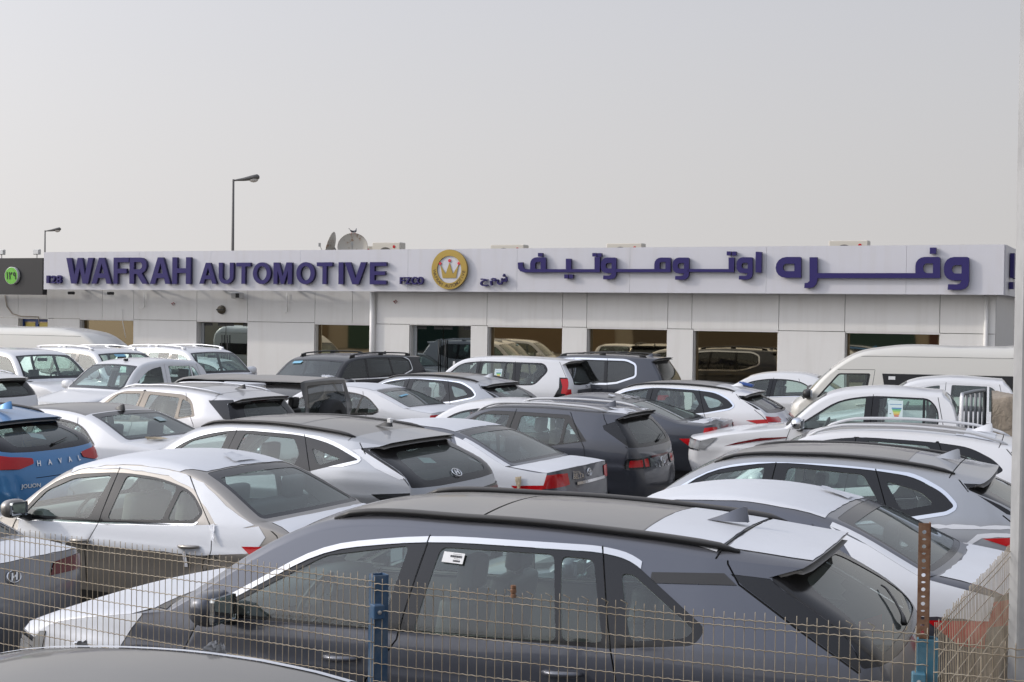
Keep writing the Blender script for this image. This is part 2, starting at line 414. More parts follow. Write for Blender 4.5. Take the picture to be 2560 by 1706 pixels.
    OFF = {'pane': -0.010, 'glass': -0.006, 'dlo': -0.003, 'frit': -0.002, 'chrome': 0.004, 'seam': -0.012, 'film': 0.004, 'lamp': 0.010, 'lampd': 0.008, 'sun': 0.002, 'clad': 0.004, 'plate': 0.006}
    def emit(s, label, V, F, Nn, default):
        base = (label or default).split(':')[0]
        s.add(label or default, V + Nn * s.OFF.get(base, 0.0), F, Nn)
    def build(s):
        sp = s.sp
        # ------------- side outline
        E = s.Ec; i0 = int(np.argmax(E[:, 1] >= 0)); top = [tuple(p) for p in E[::2]]
        if tuple(E[-1]) != top[-1]: top.append(tuple(E[-1]))
        sill = sp.get('sill', 0.26); wr = sp.get('wr', 0.33) + 0.055
        low = []
        ends = (top[-1], top[0])
        low.append((ends[0][0] - 0.03, sill + 0.02))
        for ax in sorted(sp['axles'], reverse=True):
            hz = sp.get('wr', 0.33); dx = math.sqrt(max(wr * wr - (sill - hz) ** 2, 0.01))
            a0 = math.atan2(sill - hz, dx)
            for k in range(15):
                a = a0 + (math.pi - 2 * a0) * k / 14; low.append((ax + wr * math.cos(a), hz + wr * math.sin(a)))
        low.append((ends[1][0] + 0.03, sill + 0.02))
        out = top + low
        # ------------- side features
        F = []
        dlo = round_poly(sp['dlo'], sp.get('dlo_r', 0.05)); s.dlo = dlo
        ins = inset(dlo, sp.get('gap', 0.022)); panes = []
        divs = sp.get('div', []); edges = [None] + divs + [None]
        for k in range(len(edges) - 1):
            p = ins
            for d_, sg in ((edges[k], 1), (edges[k + 1], -1)):
                if d_ is None: continue
                (xt, zt, xb, zb, hw) = d_; n = np.array((zt - zb, -(xt - xb))); n = n / np.linalg.norm(n) * sg
                p = clip(p, (xb + n[0] * hw, zb + n[1] * hw), n)
            if len(p) > 2 and abs(area(p)) > 0.004: panes.append(round_poly(p, 0.02, 2))
        if 'panes' in sp: panes = [round_poly(p, 0.04) for p in sp['panes']]
        s.npane = len(panes)
        for k, p in enumerate(panes): F.append(('pane:%d' % k, p))
        for pl in sp.get('seams', []): F.append(('seam', strip(pl, sp.get('seamw', 0.0045))))
        F.append(('dlo', dlo))
        ch = sp.get('chrome')
        if ch:
            o_ = inset(dlo, -sp.get('chw', 0.022)); b = sp['belt']; zb_at = lambda x: float(s.zbelt(x))
            if ch == 'top':
                o_ = clip(o_, (dlo[0][0], min(p[1] for p in dlo) + 0.06), (-.06, 1))
            if sp.get('ch_x'): o_ = clip(o_, (sp['ch_x'], 0), (-1, 0))
            if ch == 'bottom':
                zc = [p for p in sp['dlo']]; o_ = clip(o_, (0, max(s.zbelt(b[0]), s.zbelt(b[2])) + 0.03), (0, -1))
            F.append(('chrome', o_))
        for lab, p in sp.get('side', []): F.append((lab, p))
        for lab, p in sp.get('film_side', []): F.append(('film', p))
        # doors: polygons between seams
        topz = [tuple(p) for p in s.Ec]
        for nm, xa, xb in sp.get('doors', []):
            # xa, xb: seam polylines top->bottom; the door top follows the roof edge 2.5 cm down
            t0, t1 = xa[0][0], xb[0][0]
            mid = [(x, z - 0.022) for x, z in topz[s.par.searchsorted(s.ix['cowl']):s.par.searchsorted(s.ix['rend'])] if t0 + 0.02 < x < t1 - 0.02]
            F.append(('door:' + nm, [tuple(p) for p in xa][::-1] + mid + [tuple(p) for p in xb]))
        h = s.h; xs = np.arange(s.xf + h / 2, s.xr, h); zs = np.arange(sill, s.Ec[:, 1].max(), h * 0.62)
        G = np.array([(x + (h / 2 if j % 2 else 0), z) for j, z in enumerate(zs) for x in xs]); G = G[inpoly(G, out)]
        V2, T = cdt(out, G, F)
        for sgn in (-1, 1):
            P = s.side_p(V2, sgn); Nn = s.side_n(V2, sgn); sf = 'L' if sgn < 0 else 'R'
            for lab, tr in T.items():
                tr2 = [f if sgn < 0 else f[::-1] for f in tr]
                l2 = lab if lab is None or not (lab.startswith('pane') or lab.startswith('door') or lab.startswith('lamp')) else lab + sf
                s.emit(l2, P, tr2, Nn, 'body')
                if lab is None or lab.startswith('door') or lab == 'film' or lab == 'dlo':
                    cz = V2[:, 1]; cx = V2[:, 0]
                    li = [f for f in tr2 if min(cz[i] for i in f) > s.zbelt(cx[f[0]]) - 0.02 and sp['cabin'][0] < np.mean([cx[i] for i in f]) < sp['cabin'][1]]
                    if li: s.add('lining', P - Nn * (0.035 if lab != 'dlo' else 0.02), [f[::-1] for f in li], -Nn)
        # ------------- ribbon sections between corners
        cuts = [0] + s.corn + [len(s.names) - 1]; cuts = sorted(set(cuts)); W = s.W
        for c0, c1 in zip(cuts[:-1], cuts[1:]):
            a0, a1 = s.s2a(float(c0)), s.s2a(float(c1))
            if a1 - a0 < 0.01: continue
            hh = h * 0.9; na = max(2, int((a1 - a0) / hh)); aa = np.linspace(a0, a1, na + 1)
            ar = s.arc[(s.par >= c0 - 1e-6) & (s.par <= c1 + 1e-6)][::2]
            rim = [(a, -W) for a in ar] ; up_ = [(a, W) for a in ar[::-1]]
            bmid = [k / 8 * W for k in range(-7, 8)]
            outl = rim + [(a1, b) for b in bmid] + up_ + [(a0, b) for b in bmid[::-1]]
            tcols = np.concatenate([np.linspace(0, .62, max(3, int(0.6 * W / hh))), [.70, .76, .80, .84, .87, .90, .92, .94, .955, .97, .98, .99]])
            tcols = np.concatenate([-tcols[::-1][:-1], tcols])
            G = np.array([(a, t * W) for a in aa[1:-1] for t in tcols]) if na > 1 else np.zeros((0, 2))
            Fr = []
            for lab, sa, poly, opt in sp.get('rib', []):
                # poly: list of (ctrl pos, t); kept when inside this section
                pts = [(s.s2a(q[0]), q[1] * W) + tuple(q[2:]) for q in poly]
                ma = np.mean([p[0] for p in pts])
                if not (a0 <= ma <= a1): continue
                pp = [(min(max(p[0], a0 + 0.001), a1 - 0.001), min(max(p[1], -W * .9995), W * .9995)) + tuple(p[2:]) for p in pts]
                pp = round_poly(pp, opt.get('r', 0.0)) if opt.get('r', 0) else [p[:2] for p in pp]
                # subdivide long edges so that they follow the curvature
                qq = []
                for i in range(len(pp)):
                    A, B = np.array(pp[i][:2]), np.array(pp[(i + 1) % len(pp)][:2]); k = max(1, int(np.linalg.norm(B - A) / 0.10))
                    qq += [tuple(A + (B - A) * j / k) for j in range(k)]
                if opt.get('jag'): qq = jag(qq, opt['jag'], 0.06, seed=int(ma * 100)); qq = [(min(max(x, a0 + .001), a1 - .001), min(max(y, -W * .9995), W * .9995)) for x, y in qq]
                Fr.append((lab, qq))
                if opt.get('mirror'): Fr.append((opt['mirror'], [(x, -y) for x, y in qq][::-1]))
            V2, T = cdt(outl, G, Fr)
            a_ = np.clip(V2[:, 0], a0 + 1e-6, a1 - 1e-6)
            P = s.rib(a_, V2[:, 1]); Nn = s.rib_n(a_, V2[:, 1], a0, a1)
            xz = Nn[:, 2]
            for lab, tr in T.items():
                key = 'bonnet' if c0 == s.ix['lip'] else 'boot' if c0 == s.ix.get('under' if sp['kind'] == 'suv' else 'rb', -1) and sp['kind'] in ('suv', 'sedan') else 'body'
                s.emit(lab, P, [f[::-1] for f in tr] if False else tr, Nn, key)
                if c0 == s.ix['cowl'] and lab in (None, 'film', 'sun', 'roofpanel'):
                    am = [f for f in tr if np.mean(a_[list(f)]) > s.s2a(('head', -0.05)) and np.mean(a_[list(f)]) < s.s2a(('rend', 0.0))]
                    if am: s.add('lining', P - Nn * 0.045, [f[::-1] for f in am], -Nn)
        s.parts()
    # ------------------------------------------------------------------
    def parts(s):
        sp = s.sp; pm = sp['paint']; r = s.root
        body = s.flush('body', 'body', pm)
        s.flush('bonnet', 'bonnet', sp.get('bonnet_mat', pm))
        boot = s.flush('boot', 'tailgate' if sp['kind'] == 'suv' else 'boot_lid', sp.get('boot_mat', pm))
        gm = sp.get('glass', M_GLASS)
        doors = {}
        for key in [k for k in s.acc if k.startswith('door:')]:
            doors[key[5:]] = s.flush(key, 'door', pm)
        # panes belong to the door they sit in
        pmap = sp.get('pane_door', ['f', 'r', None, None])
        for k in range(s.npane):
            for sf in 'LR':
                par = doors.get((pmap[k] or '-') + sf) if k < len(pmap) else None
                s.flush('pane:%d%s' % (k, sf), 'window' if par else 'quarter_window', sp.get('glass_by', {}).get(k, gm), par)
        s.flush('dlo', 'window_surround', sp.get('dlo_mat', M_TRIM)); s.flush('chrome', 'window_trim', sp.get('chrome_mat', M_CHROME))
        s.flush('seam', 'panel_gap', M_DARK); s.flush('glass:ws', 'windscreen', gm); s.flush('frit:ws', 'windscreen_border', M_TRIM)
        rg = s.flush('glass:rw', 'rear_window', sp.get('rglass', M_GLASSR)); s.flush('frit:rw', 'rear_window_border', M_TRIM)
        s.flush('sun', 'sunroof', sp.get('sun_mat', MATS['roof_black'])); s.flush('roofpanel', 'roof_panel', sp.get('roof_mat', MATS['roof_black']))
        fo = s.flush('film', 'protective_film', film_mat()); s.flush('clad', 'bumper_cladding', M_BLACK); s.flush('plate', 'plate_panel', sp.get('plate_mat', pm))
        for key in [k for k in s.acc if k.startswith('lamp')]:
            nm = 'headlight' if ':h' in key else 'taillight'
            s.flush(key, nm, {'h': M_LAMP, 'r': M_RED, 'd': M_REDD, 'b': M_TRIM}[key.split(':')[1][0]])
        s.flush('blackband', 'trim_band', M_TRIM)
        s.flush('lining', 'cabin_lining', sp.get('lining', M_LINING))
        for k in list(s.acc): s.flush(k, k.split(':')[0], M_BLACK)
        s.interior(); s.wheels(); s.extras(doors)
    def L(s, x, y, z): return Vector((x - s.xm, y, z))
    def interior(s):
        sp = s.sp; x0, x1 = sp['cabin']; W = s.W; zb = float(s.zbelt((x0 + x1) / 2)); fl = sp.get('floor', 0.34)
        bm = bmesh.new()
        # tub: floor and door cards below the window line, closed front and back
        n = 8; xs = np.linspace(x0, x1, n)
        rows = []
        for x in xs:
            zz = float(s.zbelt(x)) - 0.015; y = float(s.S(x, zz)) - 0.05
            rows.append([bm.verts.new(s.L(x, -y, zz)), bm.verts.new(s.L(x, -y + .06, fl)), bm.verts.new(s.L(x, y - .06, fl)), bm.verts.new(s.L(x, y, zz))])
        for a, b in zip(rows[:-1], rows[1:]):
            for k in range(3): bm.faces.new((a[k], b[k], b[k + 1], a[k + 1]))
        bm.faces.new(rows[0]); bm.faces.new(rows[-1][::-1])
        tub = from_bm('cabin_tub', bm, sp.get('tub', M_CABIN), s.root)
        # dashboard
        bm = bmesh.new(); xd = sp['dash']; yw = float(s.S(xd, zb - .02)) - 0.10
        prof = [(xd - .50, zb - .03), (xd - .2, zb + .02), (xd - .02, zb + .015), (xd + .05, zb - .06), (xd + .02, zb - .30), (xd - .1, fl + .05)]
        A = [bm.verts.new(s.L(x, -yw, z)) for x, z in prof]; B = [bm.verts.new(s.L(x, yw, z)) for x, z in prof]
        for k in range(len(prof) - 1): bm.faces.new((A[k], A[k + 1], B[k + 1], B[k]))
        bm.faces.new(A[::-1]); bm.faces.new(B)
        smooth_angle(from_bm('dashboard', bm, sp.get('dash_mat', M_CABIN), s.root), 50)
        sm = sp.get('seat', M_SEAT); hp = sp.get('hip', fl + 0.28)
        def back(bm, x, y, wd, ht, lean=0.16):
            rot = Matrix.Rotation(lean, 3, 'Y'); bm_box(bm, s.L(x + lean * ht * .5, y, hp + ht / 2), (0.14, wd, ht), rot, 0.055, 3)
        def head(bm, x, y, z): bm_box(bm, s.L(x, y, z), (0.10, 0.25, 0.19), Matrix.Rotation(.12, 3, 'Y'), 0.045, 3)
        for y in (-0.36, 0.36):
            bm = bmesh.new(); xs_ = sp['seat_x']; back(bm, xs_, y, 0.50, 0.58); bm_box(bm, s.L(xs_ - .22, y, hp - .04), (.50, .50, .16), None, 0.05, 2)
            so_ = smooth_angle(from_bm('seat', bm, sm, s.root), 60)
            bm = bmesh.new(); head(bm, xs_ + .12, y, hp + 0.70); bm_tube(bm, [s.L(xs_ + .10, y, hp + .5), s.L(xs_ + .115, y, hp + .68)], 0.03, 6)
            smooth_angle(from_bm('headrest', bm, sm, so_), 60)
        if sp.get('rear_seat_x'):
            xr = sp['rear_seat_x']; bm = bmesh.new(); back(bm, xr, 0, 1.24, 0.54, 0.22); bm_box(bm, s.L(xr - .22, 0, hp - .02), (.46, 1.26, .16), None, 0.05, 2)
            ro = smooth_angle(from_bm('rear_seat', bm, sm, s.root), 60)
            for y in (-0.40, 0.40):
                bm = bmesh.new(); head(bm, xr + .14, y, hp + 0.62); smooth_angle(from_bm('headrest', bm, sm, ro), 60)
        # steering wheel on the left hand side (local -y)
        bm = bmesh.new(); xw = xd + 0.22; M = Matrix.Translation(s.L(xw, -0.37, zb - 0.02)) @ Matrix.Rotation(R(-65), 4, 'Y')
        n = 20; rings = []
        for k in range(n):
            a = 2 * math.pi * k / n; rings.append([bm.verts.new(M @ Vector(((0.185 + 0.018 * math.cos(t)) * math.cos(a), (0.185 + 0.018 * math.cos(t)) * math.sin(a), 0.018 * math.sin(t)))) for t in (0, 1.57, 3.14, 4.71)])
        for k in range(n):
            for j in range(4): bm.faces.new((rings[k][j], rings[(k + 1) % n][j], rings[(k + 1) % n][(j + 1) % 4], rings[k][(j + 1) % 4]))
        for rot_ in (0.0, 1.57, 3.14):
            c_ = M @ Vector((0.09 * math.cos(rot_), 0.09 * math.sin(rot_) if rot_ else 0, 0))
        bm2 = bm; bm_box(bm2, M @ Vector((0, 0, -0.02)), (0.10, 0.16, 0.10), M.to_3x3(), 0.03, 2)
        bm_box(bm2, M @ Vector((0, 0, -0.01)), (0.03, 0.34, 0.02), M.to_3x3()); bm_box(bm2, M @ Vector((0.08, 0, -0.01)), (0.18, 0.03, 0.02), M.to_3x3())
        smooth_angle(from_bm('steering_wheel', bm, M_CABIN, s.root), 60)
        # rear view mirror
        bm = bmesh.new(); hx, hz = sp['ctrl'][s.ix['head']][1:3]
        bm_box(bm, s.L(hx - 0.02, 0, hz - 0.13), (0.05, 0.24, 0.07), Matrix.Rotation(-.2, 3, 'Y'), 0.02, 2); from_bm('rear_view_mirror', bm, M_CABIN, s.root, True)
    def wheels(s):
        sp = s.sp; r = sp.get('wr', 0.33)
        for ax in sp['axles']:
            for sg in (-1, 1):
                y = sg * (s.W - 0.115); M = Matrix.Translation(s.L(ax, y, r)) @ Matrix.Rotation(R(-90) * sg, 4, 'X')
                bm = bmesh.new(); bm_lathe(bm, [(r * .62, -.10), (r * .93, -.105), (r, -.075), (r, .075), (r * .93, .105), (r * .64, .10), (r * .62, .06)], 28, M)
                wo_ = empty('wheel', s.L(ax, y, r)); wo_.parent = s.root; wo_['label'] = 'car wheel'; del wo_['label']
                t = smooth_angle(from_bm('tyre', bm, M_RUBBER), 50); t.parent = s.root
                bpy.data.objects.remove(wo_); t.name = 'wheel'
                bm = bmesh.new(); bm_lathe(bm, [(r * .63, .09), (r * .60, .05), (r * .57, -.02), (.001, -.02)], 28, M)
                for k in range(5):
                    a = 2 * math.pi * k / 5; c_ = M @ Vector((math.cos(a) * r * .33, math.sin(a) * r * .33, .055))
                    bm_box(bm, c_, (r * .62, r * .17, .03), (M @ Matrix.Rotation(a, 4, 'Z')).to_3x3())
                bm_lathe(bm, [(r * .14, .03), (r * .14, .08), (.001, .085)], 12, M)
                from_bm('rim', bm, M_SILVER, t)
                bm = bmesh.new(); bm_lathe(bm, [(r + .03, -.25), (r + .05, .09)], 20, M); from_bm('arch_liner', bm, M_DARK, t)
    def extras(s, doors):
        sp = s.sp; pm = sp['paint']
        # mirrors
        if sp.get('mirror'):
            mx, mz, sc_ = sp['mirror']; mm = sp.get('mirror_mat', pm)
            for sg in (-1, 1):
                bm = bmesh.new(); y0 = float(s.S(mx + .1, mz - .04))
                c_ = s.L(mx, sg * (y0 + .16), mz + .03)
                bmesh.ops.create_icosphere(bm, subdivisions=3, radius=1.0)
                for v in bm.verts:
                    x, y, z = v.co; k = 1.0 if x > 0 else 1.25
                    f = lambda q, e: math.copysign(abs(q) ** e, q)
                    v.co = Vector((f(x, .8) * (.055 if x > 0 else .10) * sc_, f(y, .75) * .125 * sc_, f(z, .75) * .085 * sc_)) + c_
                mo = from_bm('wing_mirror', bm, mm, s.root, True)
                bm = bmesh.new(); bm_box(bm, c_ + Vector((.052 * sc_, 0, 0)), (.012, .19 * sc_, .125 * sc_), None, .02, 2)
                from_bm('mirror_glass', bm, MATS['mirror_glass'], mo)
                bm = bmesh.new(); bm_box(bm, s.L(mx + .0, sg * (y0 + .04), mz - .05), (.09, .16, .06), Matrix.Rotation(.35 * sg, 3, 'X'), .02, 2); from_bm('mirror_arm', bm, M_BLACK, mo)
        # door handles
        for k, (hx, hz) in enumerate(sp.get('handles', [])):
            for sg, sf in ((-1, 'L'), (1, 'R')):
                par = doors.get('fr'[k] + sf) or s.root
                pts = []
                for t in np.linspace(0, 1, 7):
                    x = hx - .105 + .21 * t; y = float(s.S(x, hz)) + .012 + .030 * math.sin(math.pi * t) ** .6; pts.append(s.L(x, sg * y, hz + .01 * t))
                bm = bmesh.new(); bm_tube(bm, pts, [.013, .017, .019, .019, .019, .017, .013], 8, True, 0.9)
                from_bm('door_handle', bm, sp.get('handle_mat', pm), par, True)
        # roof rails
        rl = sp.get('rails')
        if rl:
            for sg in (-1, 1):
                bm = bmesh.new(); pts = []; a0, a1 = s.s2a(rl['s'][0]), s.s2a(rl['s'][1]); n = 22; rad = []
                for i in range(n + 1):
                    t = i / n; a = a0 + (a1 - a0) * t; p = s.rib(np.array([a]), np.array([sg * rl['t'] * s.W]))[0]; nn = s.rib_n(np.array([a]), np.array([sg * rl['t'] * s.W]), a0 - .3, a1 + .3)[0]
                    lift = rl.get('lift', 0.03) * min(1, (min(t, 1 - t) / rl.get('ease', .08))) ** .6
                    pts.append(s.L(*(p + nn * lift))); rad.append(rl.get('r', .018) * (0.55 + .45 * min(1, min(t, 1 - t) / .05)))
                bm_tube(bm, pts, rad, 8, True, 0.8)
                if rl.get('feet'):
                    for t in rl['feet']:
                        a = a0 + (a1 - a0) * t; p = s.rib(np.array([a]), np.array([sg * rl['t'] * s.W]))[0]; bm_box(bm, s.L(p[0], p[1], p[2] + .02), (.16, .03, .06), None, .01, 1)
                from_bm('roof_rail', bm, rl.get('mat', M_BLACK), s.root, True)
        fin = sp.get('fin')
        if fin:
            fx, fz, m = fin[0], fin[1], fin[2]; k = fin[3] if len(fin) > 3 else 1.0
            bm = bmesh.new(); rows = []
            for t, hgt, wd in ((0, .0, .004), (.25, .018, .016), (.5, .038, .022), (.75, .060, .022), (.93, .072, .014), (1.0, .070, .008), (1.05, .0, .026)):
                x = fx - .17 * k + .19 * k * t
                rows.append([bm.verts.new(s.L(x, -wd - .012, fz)), bm.verts.new(s.L(x, -wd * .35, fz + hgt * k)), bm.verts.new(s.L(x, wd * .35, fz + hgt * k)), bm.verts.new(s.L(x, wd + .012, fz))])
            for a, b in zip(rows[:-1], rows[1:]):
                for j in range(3): bm.faces.new((a[j], b[j], b[j + 1], a[j + 1]))
            bm.faces.new(rows[-1][::-1]); bm.faces.new(rows[0])
            smooth_angle(from_bm('roof_antenna', bm, m, s.root), 35)
        wp_ = sp.get('wiper')
        if wp_:
            (s0, t0, s1, t1) = wp_; sc = []
            for u in np.linspace(0, 1, 9):
                a = s.s2a(s0) * (1 - u) + s.s2a(s1) * u; b = (t0 * (1 - u) + t1 * u) * s.W
                p = s.rib(np.array([a]), np.array([b]))[0]; nn = s.rib_n(np.array([a]), np.array([b]), a - 1, a + 1)[0]; sc.append(s.L(*(p + nn * (.022 if 0 < u < 1 else .012))))
            bm = bmesh.new(); bm_tube(bm, sc, [.018, .012, .008, .007, .007, .007, .007, .006, .005], 6); from_bm('rear_wiper', bm, M_BLACK, s.root, True)
    # placing things on surfaces -----------------------------------------
    def rib_frame(s, cp, t, off=0.006):
        """frame on the ribbon: X to the car's right seen from behind ( = +y ... ), Y up the surface, Z outwards"""
        a = np.array([s.s2a(cp)]); b = np.array([t * s.W]); p = s.rib(a, b)[0]; n = s.rib_n(a, b, a[0] - 1, a[0] + 1)[0]
        e = .01; up = s.rib(a - e, b)[0] - s.rib(a + e, b)[0]
        z = Vector(n).normalized(); y = Vector(up); y = (y - z * y.dot(z)).normalized(); x = y.cross(z)
        M = Matrix((x, y, z)).transposed().to_4x4(); M.translation = s.L(*(p + n * off)); return M
    def side_frame(s, x, z, sgn=-1, off=0.0):
        P = np.array([(x, z)]); p = s.side_p(P, sgn)[0]; n = s.side_n(P, sgn)[0]
        zz = Vector(n); yy = Vector((0, 0, 1)); yy = (yy - zz * yy.dot(zz)).normalized(); xx = yy.cross(zz)
        M = Matrix((xx, yy, zz)).transposed().to_4x4(); M.translation = s.L(*(p + n * off)); return M
def plate(name, w, h, M, mat, parent, r=0.0, n=16, depth=0.001):
    bm = bmesh.new(); bm_box(bm, (0, 0, 0), (w, h, depth)); bmesh.ops.transform(bm, matrix=M, verts=bm.verts); return from_bm(name, bm, mat, parent)
paint('roof_black', (0.012, 0.012, 0.013), 0.0, 0.64, 0.12)
plain('mirror_glass', (0.6, 0.63, 0.65), 0.03, 1.0)

# ------------------------------------------------------------------ ground
def quad_grid(name, x0, x1, y0, y1, z, mat, n=1):
    vs_ = [(x0 + (x1 - x0) * i / n, y0 + (y1 - y0) * j / n, z) for j in range(n + 1) for i in range(n + 1)]
    fs = [(j * (n + 1) + i, j * (n + 1) + i + 1, (j + 1) * (n + 1) + i + 1, (j + 1) * (n + 1) + i) for j in range(n) for i in range(n)]
    return link(name, vs_, fs, mat, smooth=False)
m, nt, p = newmat('sand'); n1 = noise(nt, .6, 8, .65); r1 = ramp(nt, n1.outputs['Fac'], .3, .75, (.22, .19, .15, 1), (.34, .30, .25, 1)); nt.links.new(r1.outputs[0], p.inputs['Base Color']); p.inputs['Roughness'].default_value = .95
tag(quad_grid('ground', -1500, 1500, -1500, 1500, -0.03, m), kind='structure')
m, nt, p = newmat('asphalt'); n1 = noise(nt, .35, 8, .65); n2 = noise(nt, 60, 3, .6)
r1 = ramp(nt, n1.outputs['Fac'], .3, .75, (.12, .112, .10, 1), (.20, .185, .16, 1)); mx = N(nt, 'ShaderNodeMixRGB', blend_type='MULTIPLY'); mx.inputs[0].default_value = .35
nt.links.new(r1.outputs[0], mx.inputs[1]); nt.links.new(n2.outputs['Fac'], mx.inputs[2]); nt.links.new(mx.outputs[0], p.inputs['Base Color']); p.inputs['Roughness'].default_value = .92
tag(quad_grid('parking_lot', -45, 40, -14, 62, 0.0, m), kind='structure')

# ------------------------------------------------------------------ showroom building
TH = R(24.6); TW = Vector((-math.cos(TH), math.sin(TH), 0)); NW = Vector((-math.sin(TH), -math.cos(TH), 0)); R0 = Vector((12.3, 36.0, 0))
WM = Matrix((-TW, NW * -1, Vector((0, 0, 1)))).transposed().to_4x4(); WM.translation = R0     # local x = to the right along the front (-u), y = behind the sign plane, z up
def wl(u, off, z): return Vector((-u, off, z))
def wall_mat(name, base=(0.82, 0.81, 0.79)):
    m, nt, p = newmat(name); n1 = noise(nt, 1.3, 6, .6); n2 = noise(nt, 9, 4, .6)
    tc = N(nt, 'ShaderNodeTexCoord'); mp = N(nt, 'ShaderNodeMapping'); mp.inputs['Scale'].default_value = (2.2, 2.2, .18); nt.links.new(tc.outputs['Object'], mp.inputs[0])
    n3 = N(nt, 'ShaderNodeTexNoise'); n3.inputs['Scale'].default_value = 2.0; n3.inputs['Detail'].default_value = 5; nt.links.new(mp.outputs[0], n3.inputs['Vector'])
    r3 = ramp(nt, n3.outputs['Fac'], .50, .85); r1 = ramp(nt, n1.outputs['Fac'], .25, .8)
    mx = N(nt, 'ShaderNodeMixRGB'); mx.inputs[1].default_value = (*base, 1); mx.inputs[2].default_value = (.50, .46, .40, 1)
    f = math_(nt, 'ADD', math_(nt, 'MULTIPLY', r3.outputs[0], .22), math_(nt, 'MULTIPLY', r1.outputs[0], .12)); nt.links.new(f, mx.inputs[0])
    nt.links.new(mx.outputs[0], p.inputs['Base Color']); p.inputs['Roughness'].default_value = .42; return m
M_WALL = wall_mat('white_cladding'); M_SIGN = wall_mat('sign_white', (0.655, 0.655, 0.70)); M_BACK = plain('backing_grey', (.25, .25, .25), .8)
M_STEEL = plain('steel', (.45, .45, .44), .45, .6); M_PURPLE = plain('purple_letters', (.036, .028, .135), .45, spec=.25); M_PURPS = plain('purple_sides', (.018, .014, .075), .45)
M_GOLD = plain('gold', (.46, .33, .10), .30, .85); M_DOT = plain('red_dot', (.70, .05, .07), .4)
bld = empty('showroom', WM @ wl(15, .9, 0), 0, 'long white panelled showroom building with mirrored windows under the purple lettered sign', 'building')
def in_bld(o):
    o.parent = bld; o.matrix_parent_inverse = bld.matrix_basis.inverted(); return o
def wbox(name, u0, u1, o0, o1, z0, z1, mat, bevel=0.0, parent=None):
    bm = bmesh.new(); bm_box(bm, ((-(u0 + u1)) / 2, (o0 + o1) / 2, (z0 + z1) / 2), (abs(u1 - u0), abs(o1 - o0), abs(z1 - z0)), None, bevel, 1); bmesh.ops.transform(bm, matrix=WM, verts=bm.verts)
    o = from_bm(name, bm, mat)
    if parent is None: return in_bld(o)
    if parent != 'top': o.parent = parent; o.matrix_parent_inverse = parent.matrix_world.inverted() if parent.type != 'EMPTY' else parent.matrix_basis.inverted()
    return o
# mass of the building: openings stay open, so the backing is built in strips between them
LW, RW_ = 1.25, .60; UL = 18.50
left_open = [(33.35, 32.01, 2.48, 'b'), (30.57, 28.255, 2.47, 'g'), (25.62, 23.60, 2.47, 'd'), (21.03, 18.985, 2.45, 'g')]
right_open = [(17.23, 15.16, 2.49, 'D'), (14.60, 12.21, 2.47, 'g'), (11.44, 9.03, 2.47, 'g'), (8.27, 5.885, 2.46, 'g'), (4.075, 1.64, 2.47, 'g')]
G_ = .008
def panels(off, uA, uB, opens, joints, zt=3.56, zm=2.505):
    top = sorted([uA, uB] + [j for j in joints], reverse=True)
    for a, b in zip(top[:-1], top[1:]):
        if a - b > .04: wbox('wall_panel', a - G_, b + G_, off, off + .05, zm + G_, zt, M_WALL)
    edges = [uA]; 
    for a, b, z, k in opens: edges += [a, b]
    edges.append(uB)
    for i in range(0, len(edges), 2):
        a, b = edges[i], edges[i + 1]
        if a - b > .04: wbox('wall_panel', a - G_, b + G_, off, off + .05, 0, zm - G_, M_WALL)
        wbox('wall_core', a - .012, b + .012, off + .055, off + .30, 0, zm - .03, M_BACK)
    wbox('wall_core', uA - .01, uB + .01, off + .055, off + .30, zm + .02, 4.2, M_BACK)
    for a, b, z, k in opens:
        wbox('lintel', a - .002, b + .002, off + .012, off + .29, z, zm + .012, M_WALL)
        for u in (a, b):
            s_ = -1 if u == a else 1; wbox('window_jamb', u + s_ * .001, u + s_ * .022, off + .052, off + .29, 0, z - .001, M_WALL)
panels(LW, 40.0, UL, left_open, [36.5, 33.36, 32.05, 29.59, 28.244, 25.62, 23.6, 21.02, 19.64])
panels(RW_, UL, .27, right_open, [18.38, 14.63, 12.21, 11.456, 9.02, 8.32, 5.87, 4.09, 1.65, .55])
wbox('side_wall', .27, .32, RW_ + .06, 9.0, 0, 4.2, wall_mat('side_grey', (.60, .60, .60)))
wbox('step_wall', UL - .05, UL, RW_ + .06, LW + .30, 0, 3.56, M_WALL)
wbox('roof', 40, .3, 2.2, 9.0, 4.16, 4.2, M_BACK); wbox('roof', UL - .02, .3, RW_ + .05, 2.19, 4.16, 4.2, M_BACK)
wbox('interior_floor', 40, .4, LW + .32, 8.9, 0, .04, plain('floor_tile', (.4, .38, .35), .3)); wbox('back_wall', 40, .4, 8.9, 9.0, 0, 4.1, plain('inner_wall', (.30, .27, .23), .8))
# mirrored film glass: gold tint with the slight waves of the pane
def mirror_glass(name, tint, wav=.35, rough=.02, k=.9):
    m = bpy.data.materials.new(name); m.use_nodes = True; nt = m.node_tree; nt.nodes.clear(); out = N(nt, 'ShaderNodeOutputMaterial')
    gl = N(nt, 'ShaderNodeBsdfGlossy'); gl.inputs['Color'].default_value = (*tint, 1); gl.inputs['Roughness'].default_value = rough
    df = N(nt, 'ShaderNodeBsdfTransparent'); df.inputs[0].default_value = (.20, .18, .14, 1); mx = N(nt, 'ShaderNodeMixShader'); mx.inputs[0].default_value = k
    n = noise(nt, .5, 1, .4); b = N(nt, 'ShaderNodeBump'); b.inputs['Strength'].default_value = wav; b.inputs['Distance'].default_value = .05
    nt.links.new(n.outputs['Fac'], b.inputs['Height']); nt.links.new(b.outputs[0], gl.inputs['Normal'])
    nt.links.new(df.outputs[0], mx.inputs[1]); nt.links.new(gl.outputs[0], mx.inputs[2]); nt.links.new(mx.outputs[0], out.inputs[0]); return m
